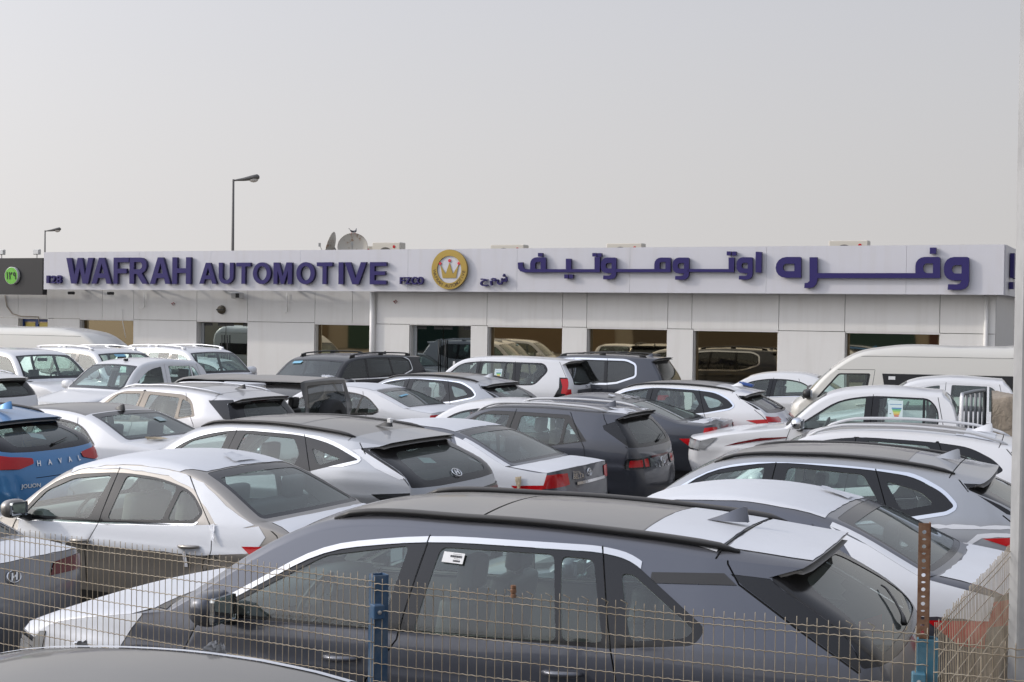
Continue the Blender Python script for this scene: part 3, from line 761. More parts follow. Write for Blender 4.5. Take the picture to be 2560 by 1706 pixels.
MG_GOLD = mirror_glass('gold_mirror_glass', (.60, .50, .33), .07); MG_DARK = mirror_glass('dark_shop_glass', (.30, .33, .33), .04, .02, .55); MG_PALE = mirror_glass('pale_shop_glass', (.55, .62, .60), .04, .02, .6)
def opening(off, a, b, z, kind, bot=.45):
    gm = {'g': MG_GOLD, 'd': MG_PALE, 'D': MG_DARK, 'b': MG_GOLD}[kind]
    nm = {'g': 'shop_window', 'd': 'glass_door', 'D': 'glass_door', 'b': 'shop_window'}[kind]
    if kind in 'gb':
        if bot: wbox('window_sill', a - .03, b + .03, off + .02, off + .28, 0, bot - .01, M_WALL)
        w_ = wbox(nm, a - .03, b + .03, off + .235, off + .255, bot, z - .01, gm)
        fm = M_STEEL if kind == 'g' else plain('blue_frame', (.02, .06, .25), .4)
        wbox('window_frame', a - .024, a - .075, off + .20, off + .27, bot, z - .012, plain('bronze_frame', (.16, .12, .07), .4, .6) if kind == 'g' else fm, parent=w_); wbox('window_frame', b + .075, b + .024, off + .20, off + .27, bot, z - .012, plain('bronze_frame', (.16, .12, .07), .4, .6) if kind == 'g' else fm, parent=w_)
        if kind == 'b':
            wbox('window_frame', (a + b) / 2 + .06, (a + b) / 2 - .06, off + .20, off + .27, bot, z - .012, fm, parent=w_); wbox('window_frame', a - .08, b + .08, off + .19, off + .27, z - .1, z - .013, fm, parent=w_)
            for u0, u1 in ((a - .15, (a + b) / 2 + .1), ((a + b) / 2 - .1, b + .15)): wbox('yellow_poster', u0, u1, off + .222, off + .23, 1.4, z - .14, plain('poster_yellow', (.62, .50, .12), .5), parent=w_)
    else:
        c_ = (a + b) / 2
        for u0, u1 in ((a - .16, c_ + .012), (c_ - .012, b + .03)):
            w_ = wbox(nm, u0, u1, off + .235, off + .25, .02, z - .02, gm)
            for uu in ((u0, u0 - .30), (u1 + .30, u1)) : wbox('patch_fitting', uu[0], uu[1], off + .226, off + .234, z - .12, z - .021, M_BLACK, parent=w_)
            un = u1 + .10 if u1 > c_ - .1 and u1 > c_ else u0 - .10
            bm = bmesh.new(); bm_tube(bm, [WM @ wl(un, off + .17, 1.0), WM @ wl(un, off + .17, 2.05)], .018, 8); h_ = from_bm('door_handle', bm, M_BLACK, None, True); h_.parent = w_; 
        wbox('door_frame', a - .023, a - .14, off + .21, off + .28, 0, z - .02, plain('frame_grey', (.42, .44, .45), .4, .3))
for q in left_open: opening(LW, *q, bot=.45)
for q in right_open: opening(RW_, *q, bot=.45)
M_GREEN = plain('door_notice', (.75, .76, .76), .5)
wbox('door_notice', 15.85, 15.78, RW_ + .222, RW_ + .23, .9, 1.42, M_GREEN)
# rainwater pipes, lamp, camera, conduit
def pipe(name, u, off, z0, z1, r=.055, mat=M_WALL):
    bm = bmesh.new(); bm_tube(bm, [WM @ wl(u, off, z0), WM @ wl(u, off, (z0 + z1) / 2), WM @ wl(u, off, z1)], r, 12); return in_bld(from_bm(name, bm, mat, None, True))
pipe('rainwater_pipe', 18.49, RW_ - .07, .1, 3.48, .085); pipe('rainwater_pipe', .50, RW_ - .06, .1, 3.48, .055)
bm = bmesh.new(); bm_lathe(bm, [(.001, .10), (.08, .095), (.13, .06), (.14, .0)], 18, WM @ Matrix.Translation(wl(24.61, LW - .01, 2.885)) @ Matrix.Rotation(R(90), 4, 'X') @ Matrix.Diagonal((1.15, 1.05, 1, 1)))
lamp_ = in_bld(smooth_angle(from_bm('wall_lamp', bm, plain('lamp_bronze', (.10, .085, .06), .4, .3)), 50)); wbox('lamp_band', 24.76, 24.46, LW - .115, LW - .09, 2.865, 2.905, M_BLACK, parent=lamp_)
cm_ = wbox('security_camera', 24.05, 23.7, LW - .30, LW - .06, 3.25, 3.45, plain('camera_grey', (.55, .54, .52), .5), .02); wbox('camera_lens', 23.85, 23.72, LW - .32, LW - .302, 3.28, 3.42, M_BLACK, parent=cm_)
for u in (33.2, 28.9, 30.6): wbox('security_camera', u, u - .13, LW - .6, LW - .35, 3.34, 3.44, M_BLACK, .02)
def cable(pts, r=.012, mat=None, nm='wall_cable'):
    bm = bmesh.new(); bm_tube(bm, [WM @ wl(*q) for q in pts], r, 6); return in_bld(from_bm(nm, bm, mat or M_WALL, None, True))
cable([(33.95, LW - .03, 3.3), (33.85, LW - .03, 2.9), (33.6, LW - .03, 2.65), (33.2, LW - .03, 2.56), (32.4, LW - .03, 2.55), (32.36, LW - .03, 2.3)], .022, plain('conduit_beige', (.42, .36, .29), .6), 'conduit')
cable([(28.72, LW - .03, 2.85), (28.70, LW - .03, 2.5), (28.62, LW - .03, 2.2), (28.55, LW - .03, 1.9)], .012)
cable([(27.75, LW - .05, 3.45), (27.74, LW - .05, 2.95), (27.84, LW - .05, 2.9), (27.95, LW - .05, 2.92)], .014); cable([(22.05, LW - .05, 3.45), (22.02, LW - .05, 2.85), (22.12, LW - .05, 2.8)], .014)
for u, z in ((26.6, 3.06), (17.75, 3.19)):
    off = LW if u > UL else RW_
    cable([(u, off - .04, z), (u - .06, off - .05, z + .05), (u - .10, off - .04, z), (u - .05, off - .05, z - .05), (u + .02, off - .06, z + .02)], .013, plain('wire_red', (.30, .05, .04), .5), 'wire_tail')

# ------------------------------------------------------------------ fascia sign with raised letters
sign = empty('fascia_sign', WM @ wl(15.5, 0, 3.49), 0, 'long white fascia sign with raised purple lettering along the showroom front', 'sign')
def in_sign(o): o.parent = sign; o.matrix_parent_inverse = sign.matrix_basis.inverted(); return o
def sbox(name, *a, **k): return wbox(name, *a, **k, parent='top')
cuts = [31.05, 29.9, 27.0, 24.15, 20.78, 16.98, 13.40, 9.95, 6.08, 2.42, .03]
for a, b in zip(cuts[:-1], cuts[1:]): in_sign(sbox('sign_panel', a - .003, b + .003, 0, .06, 3.495, 4.755, M_SIGN))
in_sign(sbox('sign_panel', .0, .06, .065, 7.5, 3.495, 4.755, M_SIGN)); in_sign(sbox('sign_back', 31.03, .07, .062, .10, 3.50, 4.75, M_BACK))
for u in np.arange(30.4, 18.8, -2.9):
    for z in (3.52, 4.6): in_sign(sbox('sign_bracket', u, u - .05, .102, LW - .01 if z < 4 else LW + .3, z, z + .05, M_STEEL))
    bm = bmesh.new(); bm_tube(bm, [WM @ wl(u - .02, .12, 4.45), WM @ wl(u - .02, LW - .02, 3.60)], .03, 6); in_sign(from_bm('sign_brace', bm, M_STEEL))
    bm = bmesh.new(); bm_tube(bm, [WM @ wl(u - .1, .13, 3.6), WM @ wl(u - 1.4, .13, 4.55)], .03, 6); in_sign(from_bm('sign_brace', bm, M_STEEL))
in_sign(sbox('sign_soffit', UL - .1, .07, .105, RW_ - .005, 3.53, 3.545, M_SIGN)); in_sign(sbox('sign_cap', UL - .1, .07, .105, RW_ + .4, 4.70, 4.715, M_SIGN))
def extrude_poly(name, tris, V, d0, d1, mats, conv):
    """flat triangles -> solid with sides; V local 2D, conv maps (x, y, depth)"""
    cnt = {}
    for f in tris:
        for i in range(3):
            e = (f[i], f[(i + 1) % 3]); cnt[e] = cnt.get(e, 0) + 1
    used = sorted({i for f in tris for i in f}); mp = {u: k for k, u in enumerate(used)}; n = len(used)
    vs_ = [conv(V[u][0], V[u][1], d1) for u in used] + [conv(V[u][0], V[u][1], d0) for u in used]
    fs = [tuple(mp[i] for i in f) for f in tris] + [tuple(mp[i] + n for i in f[::-1]) for f in tris]; nf = len(fs)
    for (a, b) in cnt:
        if (b, a) not in cnt: fs.append((mp[b], mp[a], mp[a] + n, mp[b] + n))
    me = bpy.data.meshes.new(name); me.from_pydata([tuple(v) for v in vs_], [], fs)
    for m_ in mats: me.materials.append(m_)
    for i, p_ in enumerate(me.polygons): p_.material_index = 0 if i < len(tris) else 1
    me.update(); o = bpy.data.objects.new(name, me); col.objects.link(o); return o
def glyph_obj(name, solids, holes, d=(.03, .13), mats=None):
    allp = [q for s_ in solids for q in s_]; x0, x1 = min(-q[0] for q in allp) - .1, max(-q[0] for q in allp) + .1; z0, z1 = min(q[1] for q in allp) - .1, max(q[1] for q in allp) + .1
    # the tail keeps priority over the counter of its own ring
    fe = ([('s', [(-a, b) for a, b in s_]) for s_ in solids[1:]] if holes and name == 'waw' else []) + [('h', [(-a, b) for a, b in h_]) for h_ in holes] + [('s', [(-a, b) for a, b in s_]) for s_ in solids]
    V2, T = cdt([(x0, z0), (x1, z0), (x1, z1), (x0, z1)], [], fe)
    return in_sign(extrude_poly('letter', T.get('s', []), V2, -d[0], -d[1], mats or (M_PURPLE, M_PURPS), lambda x, z, dd: WM @ Vector((x, dd, z))))
def latin(ch, u0, u1, z0, z1, depth=.10, off=.03, mats=None, bold=.03, name='letter', par=True):
    vs_, fs = text_mesh(ch, 1.0, .2, bold)
    xs = [v.x for v in vs_]; ys = [v.y for v in vs_]; x0, x1, y0, y1 = min(xs), max(xs), min(ys), max(ys); zs = max(v.z for v in vs_)
    pts = [WM @ Vector((-u0 + (v.x - x0) / (x1 - x0) * (u0 - u1), -off - depth * (v.z + zs) / (2 * zs), z0 + (v.y - y0) / (y1 - y0) * (z1 - z0))) for v in vs_]
    o = link(name, pts, fs, (mats or (M_PURPLE,))[0], smooth=False)
    if par: in_sign(o)
    return o
# hand drawn heavy block capitals as polygons in a unit box
def ring(cx, cy, rx, ry, n=28, a0=0.0): return [(cx + rx * math.cos(a0 + 2 * math.pi * k / n), cy + ry * math.sin(a0 + 2 * math.pi * k / n)) for k in range(n)]
def half(cx, cy, rx, ry, a0, a1, n=10): return [(cx + rx * math.cos(a0 + (a1 - a0) * k / n), cy + ry * math.sin(a0 + (a1 - a0) * k / n)) for k in range(n + 1)]
pi = math.pi
CAP = {
 'W': ([[(0, 1), (.19, 1), (.31, .34), (.42, 1), (.59, 1), (.70, .34), (.81, 1), (1, 1), (.81, 0), (.61, 0), (.505, .60), (.39, 0), (.19, 0)]], []),
 'A': ([[(0, 0), (.25, 0), (.32, .22), (.68, .22), (.75, 0), (1, 0), (.63, 1), (.37, 1)]], [[(.38, .40), (.62, .40), (.50, .78)]]),
 'F': ([[(0, 0), (.27, 0), (.27, .40), (.86, .40), (.86, .58), (.27, .58), (.27, .82), (1, .82), (1, 1), (0, 1)]], []),
 'R': ([[(0, 0), (.25, 0), (.25, .37), (.40, .37), (.72, 0), (1, 0), (.68, .40)] + half(.60, .70, .34, .30, -pi / 2 + .3, pi / 2) + [(0, 1)]], [[(.25, .55)] + half(.56, .69, .13, .135, -pi / 2, pi / 2) + [(.25, .825)]]),
 'H': ([[(0, 0), (.26, 0), (.26, .41), (.74, .41), (.74, 0), (1, 0), (1, 1), (.74, 1), (.74, .59), (.26, .59), (.26, 1), (0, 1)]], []),
 'U': ([[(0, 1), (.26, 1), (.26, .38)] + half(.5, .34, .24, .17, pi, 2 * pi) + [(.74, 1), (1, 1), (1, .36)] + half(.5, .36, .5, .37, 0, -pi)], []),
 'T': ([[(.37, 0), (.63, 0), (.63, .82), (1, .82), (1, 1), (0, 1), (0, .82), (.37, .82)]], []),
 'O': ([ring(.5, .5, .5, .51)], [ring(.5, .5, .27, .33)]),
 'M': ([[(0, 0), (.22, 0), (.22, .62), (.42, 0), (.58, 0), (.78, .62), (.78, 0), (1, 0), (1, 1), (.70, 1), (.50, .36), (.30, 1), (0, 1)]], []),
 'I': ([[(0, 0), (1, 0), (1, 1), (0, 1)]], []),
 'V': ([[(.36, 0), (.64, 0), (1, 1), (.74, 1), (.50, .27), (.26, 1), (0, 1)]], []),
 'E': ([[(0, 0), (1, 0), (1, .18), (.28, .18), (.28, .42), (.92, .42), (.92, .59), (.28, .59), (.28, .82), (1, .82), (1, 1), (0, 1)]], []),
}
def cap(ch, u0, u1, z0, z1):
    S_, H_ = CAP[ch]; f = lambda P: [(u0 + (u1 - u0) * x, z0 + (z1 - z0) * y) for x, y in P]
    return glyph_obj('letter', [f(s_) for s_ in S_], [f(h_) for h_ in H_])
for ch, a, b in (('W', 29.96, 28.81), ('A', 28.88, 28.04), ('F', 27.96, 27.33), ('R', 27.30, 26.56), ('A', 26.46, 25.64), ('H', 25.57, 24.84)): cap(ch, a, b, 3.69, 4.55)
for ch, a, b in (('A', 24.50, 23.83), ('U', 23.75, 23.18), ('T', 23.08, 22.54), ('O', 22.45, 21.78), ('M', 21.68, 21.0), ('O', 20.84, 20.17), ('T', 20.10, 19.54), ('I', 19.32, 19.15), ('V', 19.10, 18.34), ('E', 18.22, 17.65)): cap(ch, a, b, 3.70, 4.37)
ARABIC = [
    ('waw', [[(1.47, 4.184), (1.452, 4.284), (1.4, 4.368), (1.319, 4.424), (1.224, 4.443), (0.911, 4.441), (0.892, 4.437), (0.875, 4.426), (0.864, 4.409), (0.86, 4.39), (0.851, 3.881), (0.853, 3.87), (0.859, 3.86), (0.868, 3.854), (0.879, 3.851), (1.242, 3.851), (1.327, 3.868), (1.4, 3.918), (1.449, 3.992), (1.468, 4.08)], [(1.039, 4.065), (0.854, 4.065), (0.85, 3.837), (0.876, 3.719), (0.942, 3.645), (1.048, 3.615), (1.37, 3.613), (1.361, 3.754), (1.14, 3.755), (1.069, 3.777), (1.035, 3.844)]], [[(1.275, 4.14), (1.269, 4.176), (1.249, 4.208), (1.22, 4.228), (1.184, 4.236), (1.052, 4.235), (1.048, 4.234), (1.045, 4.232), (1.042, 4.228), (1.042, 4.224), (1.038, 4.036), (1.039, 4.032), (1.041, 4.028), (1.045, 4.026), (1.049, 4.025), (1.18, 4.025), (1.216, 4.032), (1.247, 4.053), (1.267, 4.084), (1.275, 4.121)]]),
    ('fa', [[(2.176, 4.216), (2.161, 4.304), (2.113, 4.379), (2.041, 4.429), (1.955, 4.447), (1.615, 4.445), (1.595, 4.441), (1.579, 4.429), (1.568, 4.413), (1.563, 4.393), (1.555, 3.921), (1.556, 3.915), (1.559, 3.91), (1.564, 3.907), (1.569, 3.906), (2.098, 3.905), (2.126, 3.911), (2.15, 3.927), (2.166, 3.951), (2.172, 3.98)], [(4.688, 4.037), (2.082, 4.036), (2.08, 3.905), (4.686, 3.902)], [(4.896, 4.453), (4.687, 4.452), (4.677, 3.856), (4.702, 3.752), (4.778, 3.667), (4.874, 3.643), (5.022, 3.643), (5.013, 3.774), (4.935, 3.782), (4.885, 3.828)]], [[(1.983, 4.178), (1.976, 4.218), (1.954, 4.252), (1.922, 4.274), (1.883, 4.282), (1.753, 4.282), (1.748, 4.281), (1.745, 4.278), (1.742, 4.275), (1.742, 4.271), (1.737, 4.047), (1.738, 4.043), (1.741, 4.039), (1.744, 4.037), (1.748, 4.036), (1.878, 4.036), (1.917, 4.044), (1.951, 4.067), (1.974, 4.101), (1.982, 4.141)]]),
    ('dot', [[(1.825, 4.684), (1.666, 4.683), (1.667, 4.523), (1.826, 4.524)]], []),
    ('ha', [[(5.796, 4.177), (5.776, 4.287), (5.714, 4.38), (5.62, 4.442), (5.509, 4.464), (5.157, 4.462), (5.142, 4.459), (5.129, 4.451), (5.12, 4.438), (5.117, 4.423), (5.109, 3.936), (5.11, 3.927), (5.115, 3.92), (5.123, 3.915), (5.132, 3.913), (5.531, 3.912), (5.631, 3.932), (5.716, 3.987), (5.774, 4.071), (5.796, 4.169)]], [[(5.599, 4.188), (5.592, 4.225), (5.571, 4.257), (5.54, 4.278), (5.502, 4.285), (5.306, 4.285), (5.302, 4.284), (5.298, 4.281), (5.295, 4.277), (5.294, 4.273), (5.291, 4.099), (5.292, 4.094), (5.294, 4.09), (5.298, 4.088), (5.303, 4.087), (5.511, 4.087), (5.544, 4.094), (5.572, 4.112), (5.591, 4.14), (5.599, 4.173)]]),
    ('alif', [[(6.344, 4.609), (6.18, 4.6), (6.179, 4.049), (6.339, 4.053)]], []),
    ('waw', [[(6.866, 4.286), (6.853, 4.354), (6.815, 4.411), (6.757, 4.448), (6.688, 4.462), (6.462, 4.46), (6.448, 4.458), (6.436, 4.45), (6.428, 4.439), (6.425, 4.425), (6.419, 4.055), (6.42, 4.047), (6.425, 4.04), (6.431, 4.036), (6.439, 4.035), (6.701, 4.035), (6.763, 4.047), (6.815, 4.08), (6.851, 4.131), (6.864, 4.191)], [(6.555, 4.189), (6.421, 4.189), (6.418, 4.024), (6.437, 3.939), (6.485, 3.885), (6.562, 3.864), (6.794, 3.864), (6.788, 3.965), (6.628, 3.965), (6.577, 3.981), (6.552, 4.029)]], [[(6.725, 4.247), (6.721, 4.272), (6.707, 4.293), (6.685, 4.307), (6.66, 4.312), (6.564, 4.312), (6.561, 4.311), (6.559, 4.31), (6.557, 4.307), (6.557, 4.304), (6.554, 4.167), (6.555, 4.165), (6.556, 4.162), (6.559, 4.16), (6.562, 4.16), (6.657, 4.16), (6.683, 4.165), (6.705, 4.179), (6.72, 4.2), (6.725, 4.226)]]),
    ('ta', [[(7.088, 4.456), (6.929, 4.455), (6.931, 4.057), (7.081, 4.057)], [(8.239, 4.149), (7.066, 4.148), (7.065, 4.061), (8.237, 4.069)]], []),
    ('dots', [[(7.139, 4.622), (7.021, 4.621), (7.024, 4.514), (7.141, 4.515)]], []),
    ('dots', [[(6.993, 4.617), (6.875, 4.616), (6.878, 4.51), (6.995, 4.51)]], []),
    ('waw', [[(8.662, 4.282), (8.649, 4.351), (8.609, 4.41), (8.548, 4.449), (8.476, 4.462), (8.238, 4.461), (8.224, 4.458), (8.212, 4.45), (8.203, 4.438), (8.2, 4.425), (8.194, 4.05), (8.196, 4.043), (8.2, 4.036), (8.207, 4.031), (8.215, 4.03), (8.49, 4.03), (8.554, 4.042), (8.61, 4.077), (8.647, 4.129), (8.661, 4.191)], [(8.336, 4.186), (8.196, 4.186), (8.193, 4.019), (8.214, 3.933), (8.264, 3.879), (8.344, 3.857), (8.587, 3.857), (8.581, 3.959), (8.413, 3.96), (8.36, 3.976), (8.333, 4.024)]], [[(8.515, 4.244), (8.51, 4.269), (8.495, 4.291), (8.473, 4.306), (8.446, 4.311), (8.346, 4.31), (8.343, 4.31), (8.341, 4.308), (8.339, 4.306), (8.338, 4.303), (8.336, 4.164), (8.336, 4.161), (8.338, 4.159), (8.341, 4.157), (8.344, 4.157), (8.444, 4.157), (8.471, 4.162), (8.494, 4.177), (8.509, 4.198), (8.515, 4.224)]]),
    ('mim', [[(9.19, 4.28), (9.177, 4.351), (9.135, 4.411), (9.073, 4.451), (8.998, 4.464), (8.758, 4.463), (8.745, 4.461), (8.734, 4.454), (8.726, 4.443), (8.723, 4.431), (8.718, 4.077), (8.719, 4.071), (8.722, 4.066), (8.728, 4.063), (8.734, 4.061), (9.161, 4.062), (9.171, 4.063), (9.18, 4.069), (9.185, 4.077), (9.187, 4.086)], [(10.328, 4.152), (9.167, 4.15), (9.166, 4.062), (10.327, 4.062)]], [[(9.038, 4.287), (9.034, 4.309), (9.021, 4.327), (9.002, 4.339), (8.979, 4.344), (8.882, 4.343), (8.877, 4.342), (8.873, 4.34), (8.87, 4.336), (8.869, 4.331), (8.867, 4.162), (8.867, 4.157), (8.87, 4.154), (8.874, 4.151), (8.879, 4.15), (9.01, 4.15), (9.02, 4.152), (9.028, 4.157), (9.034, 4.165), (9.036, 4.174)]]),
    ('waw', [[(10.768, 4.297), (10.754, 4.364), (10.715, 4.421), (10.655, 4.459), (10.583, 4.472), (10.349, 4.471), (10.334, 4.468), (10.322, 4.46), (10.314, 4.449), (10.311, 4.436), (10.305, 4.059), (10.306, 4.051), (10.311, 4.045), (10.318, 4.04), (10.326, 4.039), (10.598, 4.039), (10.661, 4.051), (10.716, 4.084), (10.752, 4.135), (10.766, 4.194)], [(10.445, 4.196), (10.307, 4.195), (10.304, 4.028), (10.324, 3.942), (10.374, 3.887), (10.453, 3.866), (10.694, 3.865), (10.687, 3.968), (10.522, 3.968), (10.469, 3.985), (10.443, 4.033)]], [[(10.622, 4.255), (10.618, 4.28), (10.603, 4.301), (10.581, 4.315), (10.554, 4.32), (10.455, 4.32), (10.452, 4.319), (10.45, 4.318), (10.448, 4.315), (10.447, 4.312), (10.445, 4.173), (10.446, 4.17), (10.447, 4.168), (10.45, 4.166), (10.453, 4.166), (10.552, 4.166), (10.578, 4.171), (10.601, 4.185), (10.616, 4.206), (10.622, 4.231)]]),
    ('tail', [[(10.96, 4.49), (10.793, 4.489), (10.795, 4.058), (10.953, 4.058)], [(11.831, 4.445), (11.67, 4.444), (11.664, 4.059), (11.825, 4.059)], [(12.532, 4.151), (10.875, 4.149), (10.874, 4.062), (12.53, 4.063)], [(12.932, 4.307), (12.917, 4.377), (12.875, 4.437), (12.81, 4.477), (12.733, 4.49), (12.496, 4.489), (12.478, 4.486), (12.464, 4.477), (12.453, 4.463), (12.45, 4.447), (12.444, 4.076), (12.445, 4.069), (12.449, 4.064), (12.455, 4.06), (12.462, 4.059), (12.873, 4.059), (12.894, 4.063), (12.912, 4.074), (12.924, 4.09), (12.929, 4.109)], [(13.324, 4.341), (13.167, 4.349), (13.165, 4.24), (13.127, 4.173), (13.044, 4.147), (12.851, 4.147), (12.85, 4.059), (13.126, 4.059), (13.237, 4.089), (13.312, 4.173)]], [[(12.776, 4.294), (12.771, 4.318), (12.756, 4.338), (12.734, 4.352), (12.708, 4.356), (12.621, 4.356), (12.616, 4.355), (12.612, 4.352), (12.609, 4.348), (12.607, 4.343), (12.605, 4.164), (12.606, 4.159), (12.609, 4.155), (12.613, 4.152), (12.618, 4.151), (12.737, 4.151), (12.751, 4.154), (12.763, 4.161), (12.771, 4.172), (12.774, 4.185)]]),
    ('dot', [[(11.028, 4.602), (10.9, 4.601), (10.898, 4.502), (11.026, 4.503)]], []),
    ('dot', [[(10.878, 4.597), (10.755, 4.596), (10.753, 4.497), (10.876, 4.498)]], []),
    ('dot', [[(11.873, 4.001), (11.752, 4.001), (11.75, 3.884), (11.872, 3.884)]], []),
    ('dot', [[(11.73, 4.001), (11.605, 4.001), (11.603, 3.885), (11.728, 3.884)]], []),
    ('dot', [[(12.694, 4.611), (12.552, 4.611), (12.551, 4.506), (12.692, 4.507)]], []),
]
for nm, S_, H_ in ARABIC: glyph_obj(nm, S_, H_)
for s_, a, b, z0, z1 in (('1', 30.82, 30.71, 3.70, 3.96), ('2', 30.62, 30.43, 3.70, 3.96), ('8', 30.39, 30.18, 3.69, 3.97), ('F', 17.19, 17.03, 3.71, 3.92), ('Z', 17.0, 16.82, 3.71, 3.92), ('C', 16.80, 16.62, 3.70, 3.93), ('O', 16.60, 16.40, 3.70, 3.93),
                        ('\u062d', 14.52, 14.27, 3.66, 3.88), ('\u0645', 14.20, 14.02, 3.68, 3.90), ('\u0634', 13.98, 13.67, 3.70, 4.02)): latin(s_, a, b, z0, z1, bold=.02)
# round crown emblem
eu, ez, er_ = 15.54, 4.145, .585
def disc(name, r0, r1, d0, d1, mat, n=48):
    V = []; F = []
    for k in range(n):
        c_, s_ = math.cos(2 * pi * k / n), math.sin(2 * pi * k / n)
        V += [WM @ Vector((-eu + r1 * c_, -d1, ez + r1 * s_)), WM @ Vector((-eu + r1 * c_, -d0, ez + r1 * s_)), WM @ Vector((-eu + r0 * c_, -d1, ez + r0 * s_)), WM @ Vector((-eu + r0 * c_, -d0, ez + r0 * s_))]
    for k in range(n):
        a, b = 4 * k, 4 * ((k + 1) % n); F += [(a, a + 2, b + 2, b), (a + 1, a, b, b + 1), (a + 2, a + 3, b + 3, b + 2)]
    return in_sign(link(name, V, F, mat, smooth=False))
disc('emblem_rim', .40, er_, .03, .12, M_GOLD); disc('emblem_face', .0, .405, .03, .085, M_SIGN)
crown = [(-.22, -.25), (.22, -.25), (.30, .14), (.12, -.13), (.0, .20), (-.12, -.13), (-.30, .14)]
V2, T = cdt([(-.6, -.6), (.6, -.6), (.6, .6), (-.6, .6)], [], [('s', crown)]); in_sign(extrude_poly('emblem_crown', T['s'], V2, -.086, -.105, (M_GOLD, M_GOLD), lambda x, z, d: WM @ Vector((-eu + x, d, ez + z))))
for x, z in ((-.31, .18), (0, .26), (.31, .18)):
    bm = bmesh.new(); bm_lathe(bm, [(.045, .086), (.045, .11), (.001, .112)], 14, WM @ Matrix.Translation(Vector((-eu + x, 0, ez + z))) @ Matrix.Rotation(R(90), 4, 'X')); in_sign(from_bm('emblem_dot', bm, M_DOT))
txt = 'WAFRAH AUTOMOTIVE'
for i, ch in enumerate(txt):
    if ch == ' ': continue
    a = R(188) + R(164) * i / (len(txt) - 1); vs_, fs = text_mesh(ch, .135, .004, .002)
    M = WM @ Matrix.Translation(Vector((-eu + .49 * math.cos(a), -.123, ez + .49 * math.sin(a)))) @ Matrix.Rotation(a + pi / 2, 4, Vector((0, -1, 0))) @ Matrix.Rotation(R(90), 4, 'X')
    in_sign(link('emblem_letter', [M @ v for v in vs_], fs, plain('emblem_print', (.10, .06, .02), .5), smooth=False))
for o0, o1, z0, z1 in ((.9, 1.3, 3.95, 4.58), (.75, 1.1, 3.66, 3.84), (1.8, 2.2, 3.95, 4.5)): in_sign(sbox('letter', -.12, -.02, o0, o1, z0, z1, M_PURPLE))
# neighbour's black sign with the green disc, floodlights
ns = empty('neighbour_sign', WM @ wl(33.5, .1, 3.3), 0, 'black shop sign with a round green number disc left of the white sign', 'sign')
def in_ns(o): o.parent = ns; o.matrix_parent_inverse = ns.matrix_basis.inverted(); return o
in_ns(sbox('sign_panel', 39.5, 31.10, .0, .22, 3.31, 4.56, plain('sign_black', (.022, .022, .024), .35)))
bm = bmesh.new(); DM = WM @ Matrix.Translation(Vector((-32.40, 0, 3.955))) @ Matrix.Rotation(R(90), 4, 'X')
bm_lathe(bm, [(.30, .0), (.30, .09), (.285, .10)], 36, DM); in_ns(from_bm('disc_rim', bm, plain('rim_white', (.7, .7, .7), .4)))
bm = bmesh.new(); bm_lathe(bm, [(.284, .10), (.001, .101)], 36, DM); in_ns(from_bm('green_disc', bm, plain('sign_green', (.16, .52, .05), .4)))
for ch, a, b in (('\u0661', 32.60, 32.55), ('\u0662', 32.50, 32.36), ('\u0669', 32.31, 32.18)): in_ns(latin(ch, a, b, 3.83, 4.08, .01, .104, (M_PRINT,), .02, 'number', False))
for u in (33.0, 31.42):
    f_ = empty('floodlight', WM @ wl(u, .1, 4.56), 0, 'small pale floodlight on the top edge of the black sign, ' + ('outer one' if u > 32 else 'next to the white sign'), 'floodlight', 'floodlights on the black sign')
    for nm, a in (('lamp_housing', (u + .14, u - .14, .02, .12, 4.68, 4.86, plain('flood_grey', (.62, .61, .58), .5), .015)), ('bracket', (u + .015, u - .015, .05, .08, 4.56, 4.68, M_STEEL)), ('lamp_glass', (u + .11, u - .11, .005, .018, 4.70, 4.84, MATS['lamp_clear']))):
        o = sbox(nm, *a); o.parent = f_; o.matrix_parent_inverse = f_.matrix_basis.inverted()
# things on the roof
def aircon(u0, u1, zt, off, label, fan=.5):
    e = empty('air_conditioner', WM @ wl((u0 + u1) / 2, off, 4.2), 0, label, 'air conditioner', 'air conditioning units on the showroom roof')
    mm = plain('aircon_cream', (.62, .58, .50), .5, dust=.3)
    def add(nm, *a):
        o = sbox(nm, *a); o.parent = e; o.matrix_parent_inverse = e.matrix_basis.inverted(); return o
    add('casing', u0, u1, off, off + .38, 4.27, zt, mm, .02)
    for uu in (u0 - .15, u1 + .2): add('foot', uu, uu - .06, off + .02, off + .36, 4.2, 4.268, M_STEEL)
    c_ = u0 - (u0 - u1) * fan * .8
    bm = bmesh.new(); FM = WM @ Matrix.Translation(Vector((-c_, off, (zt + 4.27) / 2))) @ Matrix.Rotation(R(90), 4, 'X')
    bm_lathe(bm, [(.27, .002), (.27, .012), (.001, .013)], 24, FM); o = from_bm('fan_grille', bm, plain('fan_dark', (.10, .09, .08), .6)); o.parent = e; o.matrix_parent_inverse = e.matrix_basis.inverted()
    bm = bmesh.new(); bm_lathe(bm, [(.05, .003), (.05, .010), (.001, .011)], 10, WM @ Matrix.Translation(Vector((-(u1 + .22), off, zt - .14))) @ Matrix.Rotation(R(90), 4, 'X')); o = from_bm('badge', bm, M_RED); o.parent = e; o.matrix_parent_inverse = e.matrix_basis.inverted()
aircon(19.73, 18.71, 5.12, 2.6, 'cream air conditioner beside the rusty dish, standing highest above the sign', .6)
aircon(21.15, 20.18, 5.06, 3.5, 'low cream air conditioner half hidden between dish and taller unit', .4)
aircon(15.5, 14.36, 5.01, 2.6, 'cream air conditioner peeping over the sign right of the crown emblem')
aircon(11.65, 10.53, 5.02, 2.6, 'cream air conditioner peeping over the sign above the middle of the Arabic lettering')
aircon(4.99, 3.90, 5.04, 2.6, 'cream air conditioner nearest the right end of the sign, with a round badge')
